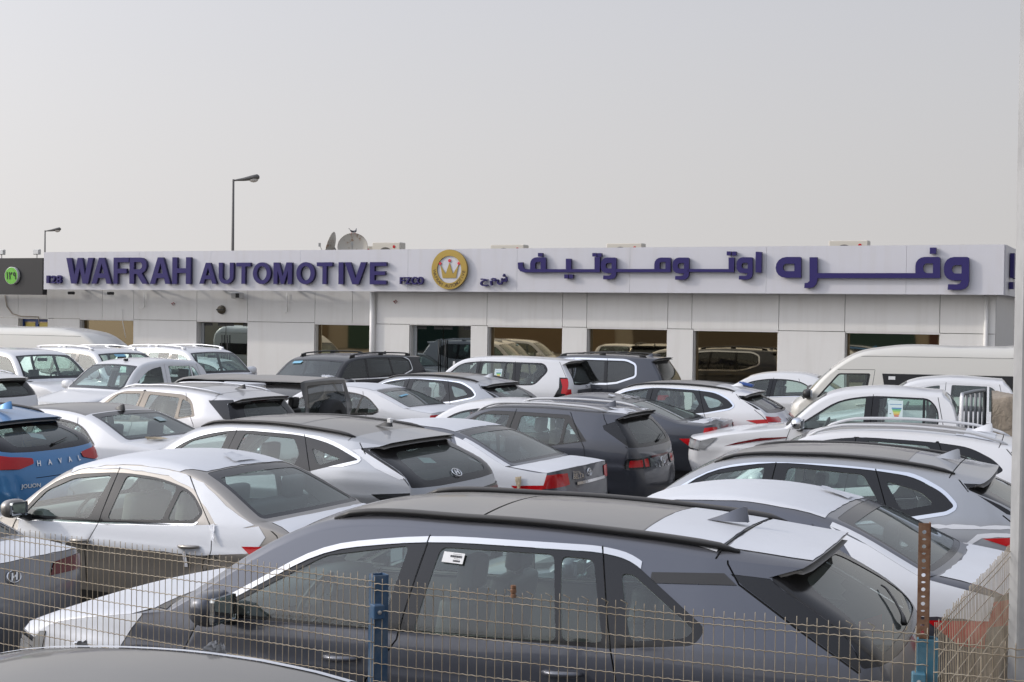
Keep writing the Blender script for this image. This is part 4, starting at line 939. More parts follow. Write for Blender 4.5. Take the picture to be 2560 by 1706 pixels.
def dish(u, off, z, r, az, el, label, rust):
    e = empty('satellite_dish', WM @ wl(u, off, 4.2), 0, label, 'satellite dish', 'satellite dishes on the showroom roof')
    M = WM @ Matrix.Translation(Vector((-u, off, z))) @ Matrix.Rotation(az, 4, 'Z') @ Matrix.Rotation(R(90) - el, 4, 'X')
    bm = bmesh.new(); bm_lathe(bm, [(r, .16 * r / .6), (r * .8, .10 * r / .6), (r * .5, .04 * r / .6), (.001, 0)], 32, M); rp = bm_lathe(bm, [(r * 1.0, .165 * r / .6), (r * 1.03, .15 * r / .6), (r * .8, .085 * r / .6), (.001, -.02)], 32, M)
    m_, nt_, p_ = newmat('dish_rust'); n_ = noise(nt_, 4, 6, .7); rr_ = ramp(nt_, n_.outputs['Fac'], .54, .66, (.50, .47, .41, 1), (.24, .12, .05, 1)); nt_.links.new(rr_.outputs[0], p_.inputs['Base Color']); p_.inputs['Roughness'].default_value = .7
    o = smooth_angle(from_bm('reflector', bm, m_), 40); o.parent = e; o.matrix_parent_inverse = e.matrix_basis.inverted()
    bm = bmesh.new(); bm_tube(bm, [M @ Vector((0, 0, -.03)), WM @ wl(u, off + .15, z - .1), WM @ wl(u, off + .15, 4.2)], .03, 8); o = from_bm('mount_pole', bm, M_STEEL); o.parent = e; o.matrix_parent_inverse = e.matrix_basis.inverted()
    bm = bmesh.new(); bm_tube(bm, [M @ Vector((0, -r * .95, .1)), M @ Vector((0, -.05, r * .95))], .012, 6); bm_box(bm, M @ Vector((0, -.03, r * .97)), (.07, .07, .12)); o = from_bm('feed_arm', bm, M_STEEL); o.parent = e; o.matrix_parent_inverse = e.matrix_basis.inverted()
    return M
DMt = dish(20.70, 3.0, 4.96, .485, R(28), R(20), 'rusty round satellite dish facing the car lot, with two pigeons on top', True)
dish(21.43, 3.0, 4.98, .50, R(-72), R(15), 'satellite dish seen almost edge on, left of the rusty dish', False)
def pigeon(pos, yaw, label):
    bm = bmesh.new(); M = Matrix.Translation(pos) @ Matrix.Rotation(yaw, 4, 'Z') @ Matrix.Scale(.72, 4)
    prof = [(-.16, .075, .008, .012), (-.10, .085, .026, .022), (-.04, .105, .052, .050), (.03, .125, .058, .058), (.075, .165, .040, .042), (.095, .205, .026, .028), (.115, .235, .026, .028), (.140, .235, .012, .012), (.160, .228, .003, .003)]
    rings = []
    for x, z, wy, wz in prof: rings.append([bm.verts.new(M @ Vector((x + wz * .35 * math.sin(t), wy * math.cos(t), z + wz * math.sin(t)))) for t in [2 * pi * k / 10 for k in range(10)]])
    for a, b in zip(rings[:-1], rings[1:]):
        for k in range(10): bm.faces.new((a[k], b[k], b[(k + 1) % 10], a[(k + 1) % 10]))
    bm.faces.new(rings[0]); bm.faces.new(rings[-1][::-1])
    e = from_bm('pigeon', bm, plain('pigeon_grey', (.16, .16, .175), .7), None, True); tag(e, label, 'bird', 'pigeons on the dish')
    for s_ in (-1, 1):
        bm = bmesh.new(); bm_tube(bm, [M @ Vector((.01, .02 * s_, .07)), M @ Vector((.015, .022 * s_, .0)), M @ Vector((.04, .024 * s_, -.003))], .005, 5); from_bm('leg', bm, M_DOT, e)
        bm = bmesh.new(); bm_box(bm, M @ Vector((-.035, .052 * s_, .115)), (.15, .012, .06), (M @ Matrix.Rotation(-.25, 4, 'Y')).to_3x3(), .005, 1); from_bm('wing', bm, plain('pigeon_wing', (.10, .10, .11), .7), e)
for dx, yw, lb in ((-.06, R(200), 'grey pigeon on the dish rim, the one on the left of the pair'), (.07, R(70), 'grey pigeon on the dish rim, the one on the right of the pair')):
    pigeon(WM @ Vector((-20.70 + dx, 3.02, 5.435)), yw, lb)
# street lamps far behind the building
def street_lamp(px, d, hgt, label):
    x = px * d; e = empty('street_lamp', (x, d, 0), 0, label, 'street lamp', 'street lamps behind the building'); mm = plain('lamp_post_grey', (.13, .125, .12), .6)
    bm = bmesh.new(); bm_tube(bm, [(0, 0, 0), (0, 0, hgt * .5), (0, 0, hgt)], [.11, .08, .05], 10); from_bm('pole', bm, mm, e, True)
    bm = bmesh.new(); rings = []
    for t, y, wz, wy in ((0, 0, .04, .04), (.2, .03, .05, .05), (.55, .07, .085, .11), (1.0, .15, .13, .17), (1.25, .19, .14, .16), (1.36, .18, .08, .10)):
        rings.append([bm.verts.new((t * .92, wy * math.cos(a), hgt + y - .06 + wz * math.sin(a))) for a in [2 * pi * k / 12 for k in range(12)]])
    for a, b in zip(rings[:-1], rings[1:]):
        for k in range(12): bm.faces.new((a[k], b[k], b[(k + 1) % 12], a[(k + 1) % 12]))
    bm.faces.new(rings[0]); bm.faces.new(rings[-1][::-1]); from_bm('lamp_head', bm, mm, e, True)
    bm = bmesh.new(); bmesh.ops.create_icosphere(bm, subdivisions=2, radius=1); bmesh.ops.transform(bm, matrix=Matrix.Translation((.98, 0, hgt + .02)) @ Matrix.Diagonal((.24, .14, .16, 1)), verts=bm.verts); from_bm('lamp_glass', bm, plain('lamp_lens', (.62, .60, .57), .2), e, True)
street_lamp((582 - 1280) / 3600 - .0008, 70, 9.28, 'tall grey street lamp standing alone behind the word AUTOMOTIVE')
street_lamp((113 - 1280) / 3600 - .0008, 115, 9.2, 'shorter looking street lamp at the left end of the white sign')
# ------------------------------------------------------------------ what the mirrored windows look back at, across the road behind the photographer
def simple_box(name, c, s_, mat, parent=None, rz=0):
    bm = bmesh.new(); bm_box(bm, c, s_, Matrix.Rotation(rz, 3, 'Z')); return from_bm(name, bm, mat, parent)
opp = empty('opposite_building', (-44, -16, 0), R(-42), 'long cream building with dark shop fronts across the road behind the photographer', 'building')
simple_box('wall', (0, -3, 3.4), (90, 6, 6.8), plain('cream_render', (.46, .40, .31), .8), opp)
for x, wd, h_, cl in ((-36, 9, 5.4, (.22, .16, .10)), (-25, 10, 5.8, (.04, .09, .07)), (-13, 11, 5.2, (.24, .17, .10)), (0, 12, 6.0, (.15, .115, .08)), (12, 8, 5.6, (.035, .085, .085)), (21, 8, 5.0, (.13, .06, .05)), (31, 9, 5.8, (.05, .075, .085))):
    simple_box('shop_front', (x, .05, h_ / 2), (wd, .10, h_), plain('front_%d' % x, cl, .6), opp)
# ------------------------------------------------------------------ tall steel column at the right
pc = empty('steel_column', (2.645, 7.22, 0), 0, 'tall square light grey steel column at the right edge, fence meeting it', 'column')
m, nt, p = newmat('column_paint'); n1 = noise(nt, 3.0, 6, .65); r1 = ramp(nt, n1.outputs['Fac'], .42, .78, (.42, .42, .415, 1), (.27, .27, .27, 1)); nt.links.new(r1.outputs[0], p.inputs['Base Color']); p.inputs['Roughness'].default_value = .5
bm = bmesh.new(); bm_box(bm, (0, 0, 4.5), (.21, .21, 9.0), Matrix.Rotation(R(-8), 3, 'Z'), .012, 2); from_bm('shaft', bm, m, pc)
bm = bmesh.new(); bm_box(bm, (0, 0, .012), (.42, .42, .024), Matrix.Rotation(R(-8), 3, 'Z')); from_bm('base_plate', bm, m, pc)
for z in (5.6, 7.9):
    bm = bmesh.new(); bm_box(bm, (0, 0, z), (.235, .235, .05), Matrix.Rotation(R(-8), 3, 'Z')); from_bm('clamp_band', bm, M_STEEL, pc)
# ------------------------------------------------------------------ welded wire fence
m, nt, p = newmat('wire_galv'); n1 = noise(nt, 6, 4, .6); r1 = ramp(nt, n1.outputs['Fac'], .35, .7, (.27, .22, .155, 1), (.46, .40, .31, 1)); nt.links.new(r1.outputs[0], p.inputs['Base Color']); p.inputs['Roughness'].default_value = .6; p.inputs['Metallic'].default_value = .2
M_WIRE = m
ROWS = [0, -.028, -.112, -.188, -.266, -.342, -.42, -.498, -.575, -.65, -.73, -.81, -.89, -.97, -1.05, -1.13, -1.21, -1.29, -1.37, -1.45]
TIPW = {}
def fence_panel(A, B, zt, sp_, label, tips=None, bend=(), lean=0.0):
    A = Vector((*A, 0)); B = Vector((*B, 0)); d = (B - A); L_ = d.length; d.normalize(); e = empty('wire_fence', A, math.atan2(d.y, d.x), label, 'fence', 'welded wire fence panels round the lot')
    rr_ = random.Random(int(L_ * 1000)); nv = int(L_ / sp_)
    for k in range(nv + 1):
        x = k * sp_; tip = .022 + rr_.uniform(-.006, .008); lx = rr_.uniform(-.004, .004)
        pts = [(x, .004, .02), (x, .004, zt * .5), (x + lx, .004, zt - .03), (x + lx, .004, zt)]
        if k in bend: pts += [(x + lx + .008, .0, zt + .014), (x + lx + .014 * (1 if k % 2 else -1), -.02, zt + .03)]
        else: pts += [(x + lx, .004, zt + tip)]
        bm = bmesh.new(); bm_tube(bm, pts, .0019, 5); from_bm('upright_wire', bm, M_WIRE, e, True)
    key = (round(L_, 3), sp_)
    for r_ in ROWS:
        z = zt + r_; n = int(L_ / sp_ * 2); pts = []
        for k in range(n + 1):
            x = L_ * k / n; sag = -.006 * math.sin(pi * k / n) + .003 * math.sin(x * 3.1 + r_ * 7)
            pts.append((x, -.002 + .0022 * (-1) ** k, z + .0024 * (1 if k % 2 else -1) * 1.0 + sag))
        bm = bmesh.new(); bm_tube(bm, pts, .0024, 5); from_bm('cross_wire', bm, M_WIRE, e, True)
    return e
P0, P1, P2 = (-.58, 6.2), (1.56, 5.32), (-2.65, 7.45); dl = Vector(P2) - Vector(P0)
fence_panel((P2[0] + dl.x * .5, P2[1] + dl.y * .5), P0, 1.607, .038, 'wire fence panel left of the blue post, in front of the grey saloon')
fence_panel(P0, P1, 1.595, .0405, 'wire fence panel between the two blue posts, in front of the dark grey car', bend=(13, 15, 16, 18, 20, 22, 24, 26, 28, 29, 50, 52, 55))
d1 = (Vector(P1) - Vector(P0)).normalized()
fence_panel((P1[0] + d1.x * .02, P1[1] + d1.y * .02), (P1[0] + d1.x * 1.9, P1[1] + d1.y * 1.9), 1.575, .041, 'wire fence panel right of the rusty post, running past the column foot')
fence_panel((1.61, 5.40), (3.25, 8.75), 1.60, .042, 'wire fence panel running back at an angle from the rusty post', bend=(3, 9, 14))
m, nt, p = newmat('blue_post'); n1 = noise(nt, 9, 6, .7); r1 = ramp(nt, n1.outputs['Fac'], .40, .70, (.030, .085, .17, 1), (.11, .15, .20, 1)); nt.links.new(r1.outputs[0], p.inputs['Base Color']); p.inputs['Roughness'].default_value = .55; M_BLUEP = m
m, nt, p = newmat('teal_post'); n1 = noise(nt, 9, 6, .7); r1 = ramp(nt, n1.outputs['Fac'], .40, .70, (.055, .17, .24, 1), (.16, .24, .28, 1)); nt.links.new(r1.outputs[0], p.inputs['Base Color']); p.inputs['Roughness'].default_value = .55; M_TEALP = m
def channel(name, loc, rz, h, wd, dp, mat, label, clip=True):
    e = empty(name, loc, rz, label, 'fence post', 'blue fence posts'); bm = bmesh.new(); t = .006
    for c_, s_ in (((0, dp / 2, h / 2), (wd, t, h)), ((-wd / 2 + t / 2, 0, h / 2), (t, dp - .001, h)), ((wd / 2 - t / 2, 0, h / 2), (t, dp - .001, h)), ((0, -dp / 2 + t / 2, h / 2), (wd - 2 * t - .001, t, h))): bm_box(bm, c_, s_)
    post = from_bm('post', bm, mat, e)
    bm = bmesh.new(); bm_box(bm, (0, 0, .006), (.18, .18, .012)); from_bm('base_plate', bm, mat, e)
    if clip:
        for z in (h - .15, h - .75): 
            bm = bmesh.new(); bm_box(bm, (-wd / 2 + .005, -dp / 2 - .02, z), (.05, .05, .062), None, .004, 1); c_ = from_bm('wire_clamp', bm, mat, e)
            bm = bmesh.new(); bm_lathe(bm, [(.009, 0), (.009, .006), (.001, .008)], 8, Matrix.Translation((-wd / 2 + .005, -dp / 2 - .045, z)) @ Matrix.Rotation(R(90), 4, 'X')); from_bm('bolt', bm, M_STEEL, c_)
    return e
channel('fence_post', (-.565, 6.255, 0), R(28), 1.625, .066, .062, M_BLUEP, 'blue steel fence post in front of the dark grey car, with a square clamp')
channel('fence_post', (1.575, 5.39, 0), R(-12), 1.57, .075, .07, M_TEALP, 'faded blue fence post at the corner under the rusty perforated bar')
# rusty perforated bar standing on the corner post
m, nt, p = newmat('rust'); n1 = noise(nt, 14, 6, .7); r1 = ramp(nt, n1.outputs['Fac'], .36, .66, (.15, .062, .028, 1), (.27, .17, .11, 1)); nt.links.new(r1.outputs[0], p.inputs['Base Color']); p.inputs['Roughness'].default_value = .85; M_RUST = m
pb = empty('perforated_bar', (1.572, 5.40, 1.45), R(-10), 'rusty perforated angle bar sticking up out of the corner post', 'metal bar')
hb, wb = .55, .042; holes = [('h', [(.0 + .008 * math.cos(2 * pi * k / 8), z + (.0075 if j % 2 == 0 else .004) * math.sin(2 * pi * k / 8)) for k in range(8)]) for j, z in enumerate(np.arange(.03, hb - .01, .027))]
V2, T = cdt([(-wb / 2, 0), (wb / 2, 0), (wb / 2, hb), (-wb / 2, hb)], [], holes)
o = extrude_poly('front_leg', T[None], V2, .003, 0, (M_RUST, M_RUST), lambda x, z, d: Vector((x - .012, d, z))); o.parent = pb
bm = bmesh.new(); bm_box(bm, (wb / 2 - .010, .022, hb / 2), (.003, .04, hb)); from_bm('side_leg', bm, M_RUST, pb)
# a rusty fitting left on the top wire
kb = empty('rusty_fitting', (.02, 5.95, 1.597), 0, 'small rusty bolt fitting left on the top wire of the middle panel', 'bolt')
bm = bmesh.new(); bm_lathe(bm, [(.001, .046), (.011, .045), (.012, .034), (.009, .032), (.013, .026), (.013, .015), (.009, .012), (.012, .006), (.011, -.006), (.001, -.007)], 10, None); from_bm('bolt_body', bm, M_RUST, kb)
# ------------------------------------------------------------------ car shapes (x = metres behind the nose, z = height)
def suv_ctrl(xf, zl, cowl, head, peak, mid, rend, rb, tail, ec=(.14, -.02), eh=(.06, -.075), er=-.095, rr=.16, spo=(-.09, -.045), erb=(-.17, -.01), hoodz=None, ere=(-.05, -.05)):
    hx = xf + (cowl[0] - xf) * .45; hz = hoodz or (zl + (cowl[1] - zl) * .66)
    return [('fb', xf + .10, .24, .22, 0, .3, 0), ('fm', xf, .52, .26, 0, .3, 0), ('lip', xf + .07, zl, .26, -.05, .24, 1), ('hood', hx, hz, 0, -.075, .16, 0, .45),
            ('cowl', cowl[0], cowl[1], ec[0], ec[1], .08, 1, .7), ('head', head[0], head[1], eh[0], eh[1], .10, 0, .5), ('peak', peak[0], peak[1], 0, er, rr, 0, .4), ('mid', mid[0], mid[1], 0, er, rr, 0, .4),
            ('rend', rend[0], rend[1], ere[0], ere[1], .14, 1, .5), ('under', rend[0] + spo[0], rend[1] + spo[1], -.06, -.035, .12, 1, .5), ('rb', rb[0], rb[1], erb[0], erb[1], .22, 0, .4),
            ('tg', tail, .86, -.24, 0, .28, 0, .35), ('bump', tail + .05, .58, -.28, 0, .28, 0, .35), ('rbot', tail - .05, .26, -.24, 0, .28, 0, .35)]
def sedan_ctrl(xf, zl, cowl, head, peak, rend, rb, deck, tail, ec=(.14, -.02), eh=(.06, -.07), er=-.09, ere=(-.02, -.065), erb=(-.14, -.02), edk=(-.14, -.035), hoodz=None, rr=.15):
    hx = xf + (cowl[0] - xf) * .45; hz = hoodz or (zl + (cowl[1] - zl) * .62)
    return [('fb', xf + .10, .22, .22, 0, .3, 0), ('fm', xf, .48, .26, 0, .3, 0), ('lip', xf + .08, zl, .26, -.05, .24, 1), ('hood', hx, hz, 0, -.075, .16, 0, .45),
            ('cowl', cowl[0], cowl[1], ec[0], ec[1], .08, 1, .7), ('head', head[0], head[1], eh[0], eh[1], .10, 0, .5), ('peak', peak[0], peak[1], 0, er, rr, 0, .4),
            ('rend', rend[0], rend[1], ere[0], ere[1], .12, 0, .45), ('rb', rb[0], rb[1], erb[0], erb[1], .10, 1, .5), ('lid', (rb[0] + deck[0]) / 2, (rb[1] + deck[1]) / 2 + .012, -.03, -.06, .14, 0, .4),
            ('deck', deck[0], deck[1], edk[0], edk[1], .20, 1, .4), ('tg', tail - .03, .80, -.24, 0, .28, 0, .35), ('bump', tail, .55, -.28, 0, .28, 0, .35), ('rbot', tail - .08, .24, -.24, 0, .28, 0, .35)]
def ws(t=.90, top=-.035, bot=.06, b=.05):
    """windscreen with its black border"""
    P = [(('cowl', bot), -t - .02), (('head', top), -t), (('head', top), t), (('cowl', bot), t + .02)]
    G = [(('cowl', bot + .10), -t + b - .01), (('head', top - .06), -t + b), (('head', top - .06), t - b), (('cowl', bot + .10), t - b + .01)]
    return [('glass:ws', 0, G, dict(r=.05)), ('frit:ws', 0, P, dict(r=.06))]
def rw_suv(tt=.74, tb=.80, top=.05, bot=-.10, side=.97, b=.10, lowtrim=-.02, r=.10, gt=.0):
    G = [(('under', top + .12), -tt), (('under', top + .12), tt), (('rb', bot), tb), (('rb', bot), -tb)]
    Pp = [(('under', .01), -side), (('under', .01), side), (('rb', lowtrim), side - gt, .03), (('rb', lowtrim + .03), tb * .6, .01), (('rb', lowtrim + .03), -tb * .6, .01), (('rb', lowtrim), -side + gt, .03)]
    return [('glass:rw', 0, G, dict(r=r)), ('frit:rw', 0, Pp, dict(r=.04))]
def rw_sedan(tt=.80, tb=.86, top=.06, bot=-.05, b=.07, r=.06):
    G = [(('rend', top + .14), -tt), (('rend', top + .14), tt), (('rb', bot - .06), tb), (('rb', bot - .06), -tb)]
    P = [(('rend', top), -tt - b), (('rend', top), tt + b), (('rb', bot), tb + b * .7), (('rb', bot), -tb - b * .7)]
    return [('glass:rw', 0, G, dict(r=r)), ('frit:rw', 0, P, dict(r=r))]
def film_rib(a, b, t0, t1, j=.008, **k):
    return [('film', 0, [(a, t0), (b, t0), (b, t1), (a, t1)], dict(jag=j, **k))]
GREY = paint('grey_metal', (0.088, 0.095, 0.118), 0.45, 0.28, .28)
GREY2 = paint('slate_metal', (0.055, 0.060, 0.076), 0.35, 0.30)
SILV = paint('silver_metal', (0.36, 0.375, 0.40), 0.45, 0.42)
SILV2 = paint('pale_silver', (0.55, 0.55, 0.565), 0.35, 0.38)
WHITE = paint('white_paint', (0.76, 0.765, 0.78), 0.0, 0.25)
CREAM = paint('warm_white', (0.72, 0.70, 0.64), 0.0, 0.30)
BRONZE = paint('bronze_metal', (0.29, 0.27, 0.245), 0.5, 0.32)
BLUE = paint('blue_metal', (0.050, 0.215, 0.47), 0.35, 0.30)
BLACKP = paint('black_paint', (0.008, 0.008, 0.010), 0.0, 0.10, 0.15, 0.15)
JEEP = paint('gun_grey', (0.050, 0.052, 0.052), 0.1, 0.95)

CARS = {}
def rav():
    c = suv_ctrl(-.50, .84, (.66, 1.06), (1.58, 1.60), (2.6, 1.685), (3.5, 1.665), (4.43, 1.565), (4.82, 1.10), 4.90, er=-.10, ec=(.16, -.01), ere=(-.06, -.035), spo=(-.16, -.05), erb=(-.13, .0))
    Aseam = [(1.02, 1.02), (.95, .86), (.94, .5), (1.0, .30)]; Bs = [(2.345, 1.56), (2.27, 1.03), (2.10, .80), (2.08, .30)]; Cs = [(3.335, 1.57), (3.46, 1.10), (3.50, .95), (3.38, .70), (3.15, .42), (3.10, .30)]
    sp = dict(kind='suv', W=.93, ctrl=c, belt=(.9, 1.02, 3.9, 1.12), axles=(.35, 3.63), wr=.36, cabin=(1.0, 4.35), dash=1.25, seat_x=2.35, rear_seat_x=3.35, paint=GREY, h=.06,
              dlo=[(1.04, 1.045, .01), (3.45, 1.095, .01), (3.89, 1.15, .05), (3.94, 1.23, .06), (3.50, 1.515, .12), (3.32, 1.54, .2), (2.34, 1.53, .3), (1.72, 1.44, .2)],
              panes=[[(1.12, 1.07), (2.17, 1.075), (2.235, 1.50), (1.74, 1.415)], [(2.36, 1.075), (3.17, 1.105), (3.08, 1.515), (2.425, 1.505)], [(3.20, 1.11), (3.42, 1.12), (3.30, 1.505), (3.12, 1.51)], [(3.56, 1.14), (3.84, 1.18), (3.88, 1.22), (3.52, 1.45), (3.46, 1.45)]],
              pane_door=['f', 'r', 'r', None], seams=[Aseam, Bs, Cs, [(3.985, 1.60), (4.00, 1.53), (4.07, 1.44), (4.40, 1.25), (4.68, 1.09)]],
              doors=[('f', Aseam, Bs), ('r', Bs, Cs)], chrome='top', chw=.03, chrome_mat=M_SILVER, ch_x=3.56,
              side=[('frit:rw', [(4.02, 1.485), (4.09, 1.435), (4.41, 1.25), (4.70, 1.085), (4.9, 1.085), (4.5, 1.46)]), ('clad', [(3.62, 1.415), (3.62, 1.465), (3.99, 1.485), (4.06, 1.435)]), ('lamp:r', [(4.42, .98), (4.56, 1.04), (4.56, .92), (4.40, .90)]), ('clad', [(-.6, .2), (4.8, .2), (4.8, .42), (-.6, .42)])],
              film_side=[('film', jag([(-.12, .90), (-.05, .55), (.36, .55), (.50, .80), (.66, 1.06), (.2, 1.02)], .005))],
              handles=[(1.95, .90), (3.22, .95)], mirror=(1.22, 1.10, 1.15), mirror_mat=GREY,
              rails=dict(s=(('head', .12), ('rend', -.40)), t=.90, lift=.022, r=.024, ease=.06), fin=(3.92, 1.652, GREY, 1.15), wiper=(('rb', -.12), 0.0, ('rb', -.42), .42))
    sp['rib'] = ws() + rw_suv(tt=.70, tb=.84, top=.04, bot=-.08, side=.9995, r=.14) + [
        ('seam', 0, [(('mid', .49), -1), (('mid', .50), 1), (('mid', .512), 1), (('mid', .502), -1)], {}),
        ('film', 0, [(('mid', .02), -.80), (('mid', .48), -.94), (('mid', .49), .94), (('mid', .02), .80)], dict(jag=.003)),
        ('film', 0, [(('mid', .515), -.86), (('rend', -.01), -.84), (('rend', -.01), .84), (('mid', .515), .86)], dict(jag=.004)),
        ('seam', 0, [(('head', .985), -.80), (('head', .985), .80), (('head', 1.0), .80), (('head', 1.0), -.80)], {}),
        ('sun', 0, [(('head', .10), -.80), (('head', .985), -.80), (('head', .985), .80), (('head', .10), .80)], {}), ('sun', 0, [(('head', 1.0), -.80), (('mid', .01), -.80), (('mid', .01), .80), (('head', 1.0), .80)], {}),
        ('film', 0, [(('lip', .06), -.9995), (('cowl', -.30), -.9995), (('cowl', -.10), -.93), (('cowl', -.10), .93), (('cowl', -.30), .9995), (('lip', .06), .9995)], {}),
        ('clad', 0, [(('cowl', -.085), -.92), (('cowl', -.002), -.97), (('cowl', -.002), .97), (('cowl', -.085), .92)], {}),
        ('lamp:r', 0, [(('tg', -.35), -.62), (('tg', -.10), -.60), (('tg', .05), -1), (('tg', -.42), -1)], dict(mirror='lamp:r')),
        ('chrome', 0, [(('lip', -.10), -.60), (('lip', -.15), -.62), (('lip', -.20), -1), (('lip', -.10), -1)], dict(mirror='chrome')), ('lamp:h', 0, [(('lip', -.06), -.52), (('lip', -.42), -.58), (('lip', -.48), -1), (('lip', -.06), -1)], dict(mirror='lamp:h')),
        ('chrome', 0, [(('fm', .30), -.60), (('fm', .12), -.66), (('fm', .05), -1), (('fm', .22), -1)], dict(mirror='chrome')), ('clad', 0, [(('fm', .42), -.5), (('fm', -.5), -.5), (('fm', -.5), .5), (('fm', .42), .5)], {})]
    sp['side'] = [('lamp:h', [(-.30, .82), (-.06, .85), (-.10, .74), (-.36, .66)])] + sp['side']
    return sp
def doors_std(xa, bt, bb, ct, cb, arch, zt=1.56, zb=1.03, low=.30):
    """seam lines: front edge xa, pillar top/bottom x (bt, bb), rear edge top/bottom x (ct, cb), arch = (x, z) where the rear door meets the wheel arch"""
    A = [(xa, zb), (xa - .06, zb - .18), (xa - .07, .55), (xa, low)]
    B = [(bt, zt), (bb, zb), (bb - .12, .75), (bb - .12, low)]
    Cc = [(ct, zt - .01), (cb, zb + .05), (cb + .02, zb - .12), (arch[0], arch[1]), (arch[0] - .22, .42), (arch[0] - .26, low)]
    return [A, B, Cc], [('f', A, B), ('r', B, Cc)]
CLAD = [('clad', [(-1, .1), (6, .1), (6, .40), (-1, .40)])]
def base(kind, W, c, belt, axles, cabin, dash, seatx, paint_, h=.09, **k):
    d = dict(kind=kind, W=W, ctrl=c, belt=belt, axles=axles, cabin=cabin, dash=dash, seat_x=seatx, paint=paint_, h=h, side=list(CLAD)); d.update(k); return d
def tails(a, b, t0, t1, kind='r'):
    return [('lamp:' + kind, 0, [(a, -t0), (b, -t0), (b, -1), (a, -t1)], dict(mirror='lamp:' + kind, r=.03))]
def heads(t=.55):
    return [('lamp:h', 0, [(('lip', -.10), -t), (('lip', -.42), -t - .05), (('lip', -.42), -1), (('lip', -.10), -1)], dict(mirror='lamp:h'))]
def tucson():
    c = suv_ctrl(.18, .88, (1.18, 1.06), (1.98, 1.585), (2.75, 1.675), (3.5, 1.645), (4.37, 1.52), (4.80, 1.10), 4.92, er=-.10, ere=(-.05, -.03), spo=(-.14, -.04), erb=(-.10, .0))
    sm, dr = doors_std(1.45, 2.545, 2.44, 3.375, 3.63, (3.72, .72), 1.585, 1.06)
    sm.append([(4.05, 1.60), (4.06, 1.50), (4.16, 1.40)]); sm.append([(4.62, 1.20), (4.70, 1.12), (4.78, 1.08)])
    sp = base('suv', .93, c, (1.3, 1.04, 4.0, 1.22), (1.05, 3.80), (1.4, 4.45), 1.65, 2.6, SILV, .065, rear_seat_x=3.55, seams=sm, doors=dr, wr=.36,
              dlo=[(1.42, 1.06, .01), (2.4, 1.075, .01), (3.5, 1.19, .02), (4.10, 1.345, .02), (3.76, 1.475, .3), (3.35, 1.545, .2), (2.5, 1.56, .3), (1.98, 1.455, .2)],
              panes=[[(1.52, 1.09), (2.36, 1.10), (2.44, 1.525), (2.0, 1.425)], [(2.56, 1.11), (3.34, 1.205), (3.40, 1.36), (3.28, 1.51), (2.65, 1.53)], [(3.655, 1.27), (3.90, 1.345), (3.52, 1.43)]], pane_door=['f', 'r', None],
              chrome='top', chw=.032, chrome_mat=M_SILVER, mirror=(1.55, 1.10, 1.0), handles=[(2.2, .93), (3.35, 1.0)],
              rails=dict(s=(('head', .05), ('rend', -.45)), t=.91, lift=.02, r=.022), fin=(3.95, 1.612, M_BLACK, 1.0), bonnet_mat=SILV, crease=1.0)
    sp['side'] += [('lamp:b', [(4.30, 1.03), (4.9, 1.08), (4.9, .86), (4.62, .86)]), ('film', [(4.00, 1.435), (4.09, 1.445), (4.66, 1.195), (4.58, 1.185), (4.3, 1.28)]), ('frit:rw', [(4.09, 1.455), (4.10, 1.44), (4.66, 1.19), (4.85, 1.15), (4.5, 1.5)])]
    sp['side'] = sp['side'][1:] + sp['side'][:1]
    sp['rib'] = ws() + rw_suv(.72, .82, .06, -.12, .9995, r=.16, gt=.02) + [('sun', 0, [(('head', .10), -.80), (('mid', -.35), -.80), (('mid', -.35), .80), (('head', .10), .80)], {}), ('roofpanel', 0, [(('mid', -.34), -.84), (('rend', -.45), -.90), (('rend', -.45), .90), (('mid', -.34), .84)], {}),
        ('seam', 0, [(('mid', .5), -1), (('mid', .5), 1), (('mid', .512), 1), (('mid', .512), -1)], {}),
        ('lamp:b', 0, [(('rb', .34), -1), (('rb', .44), 0.0), (('rb', .34), 1), (('tg', .10), 1), (('tg', -.12), .55), (('tg', -.16), 0), (('tg', -.12), -.55), (('tg', .10), -1)], {}),
        ] + heads()
    return sp
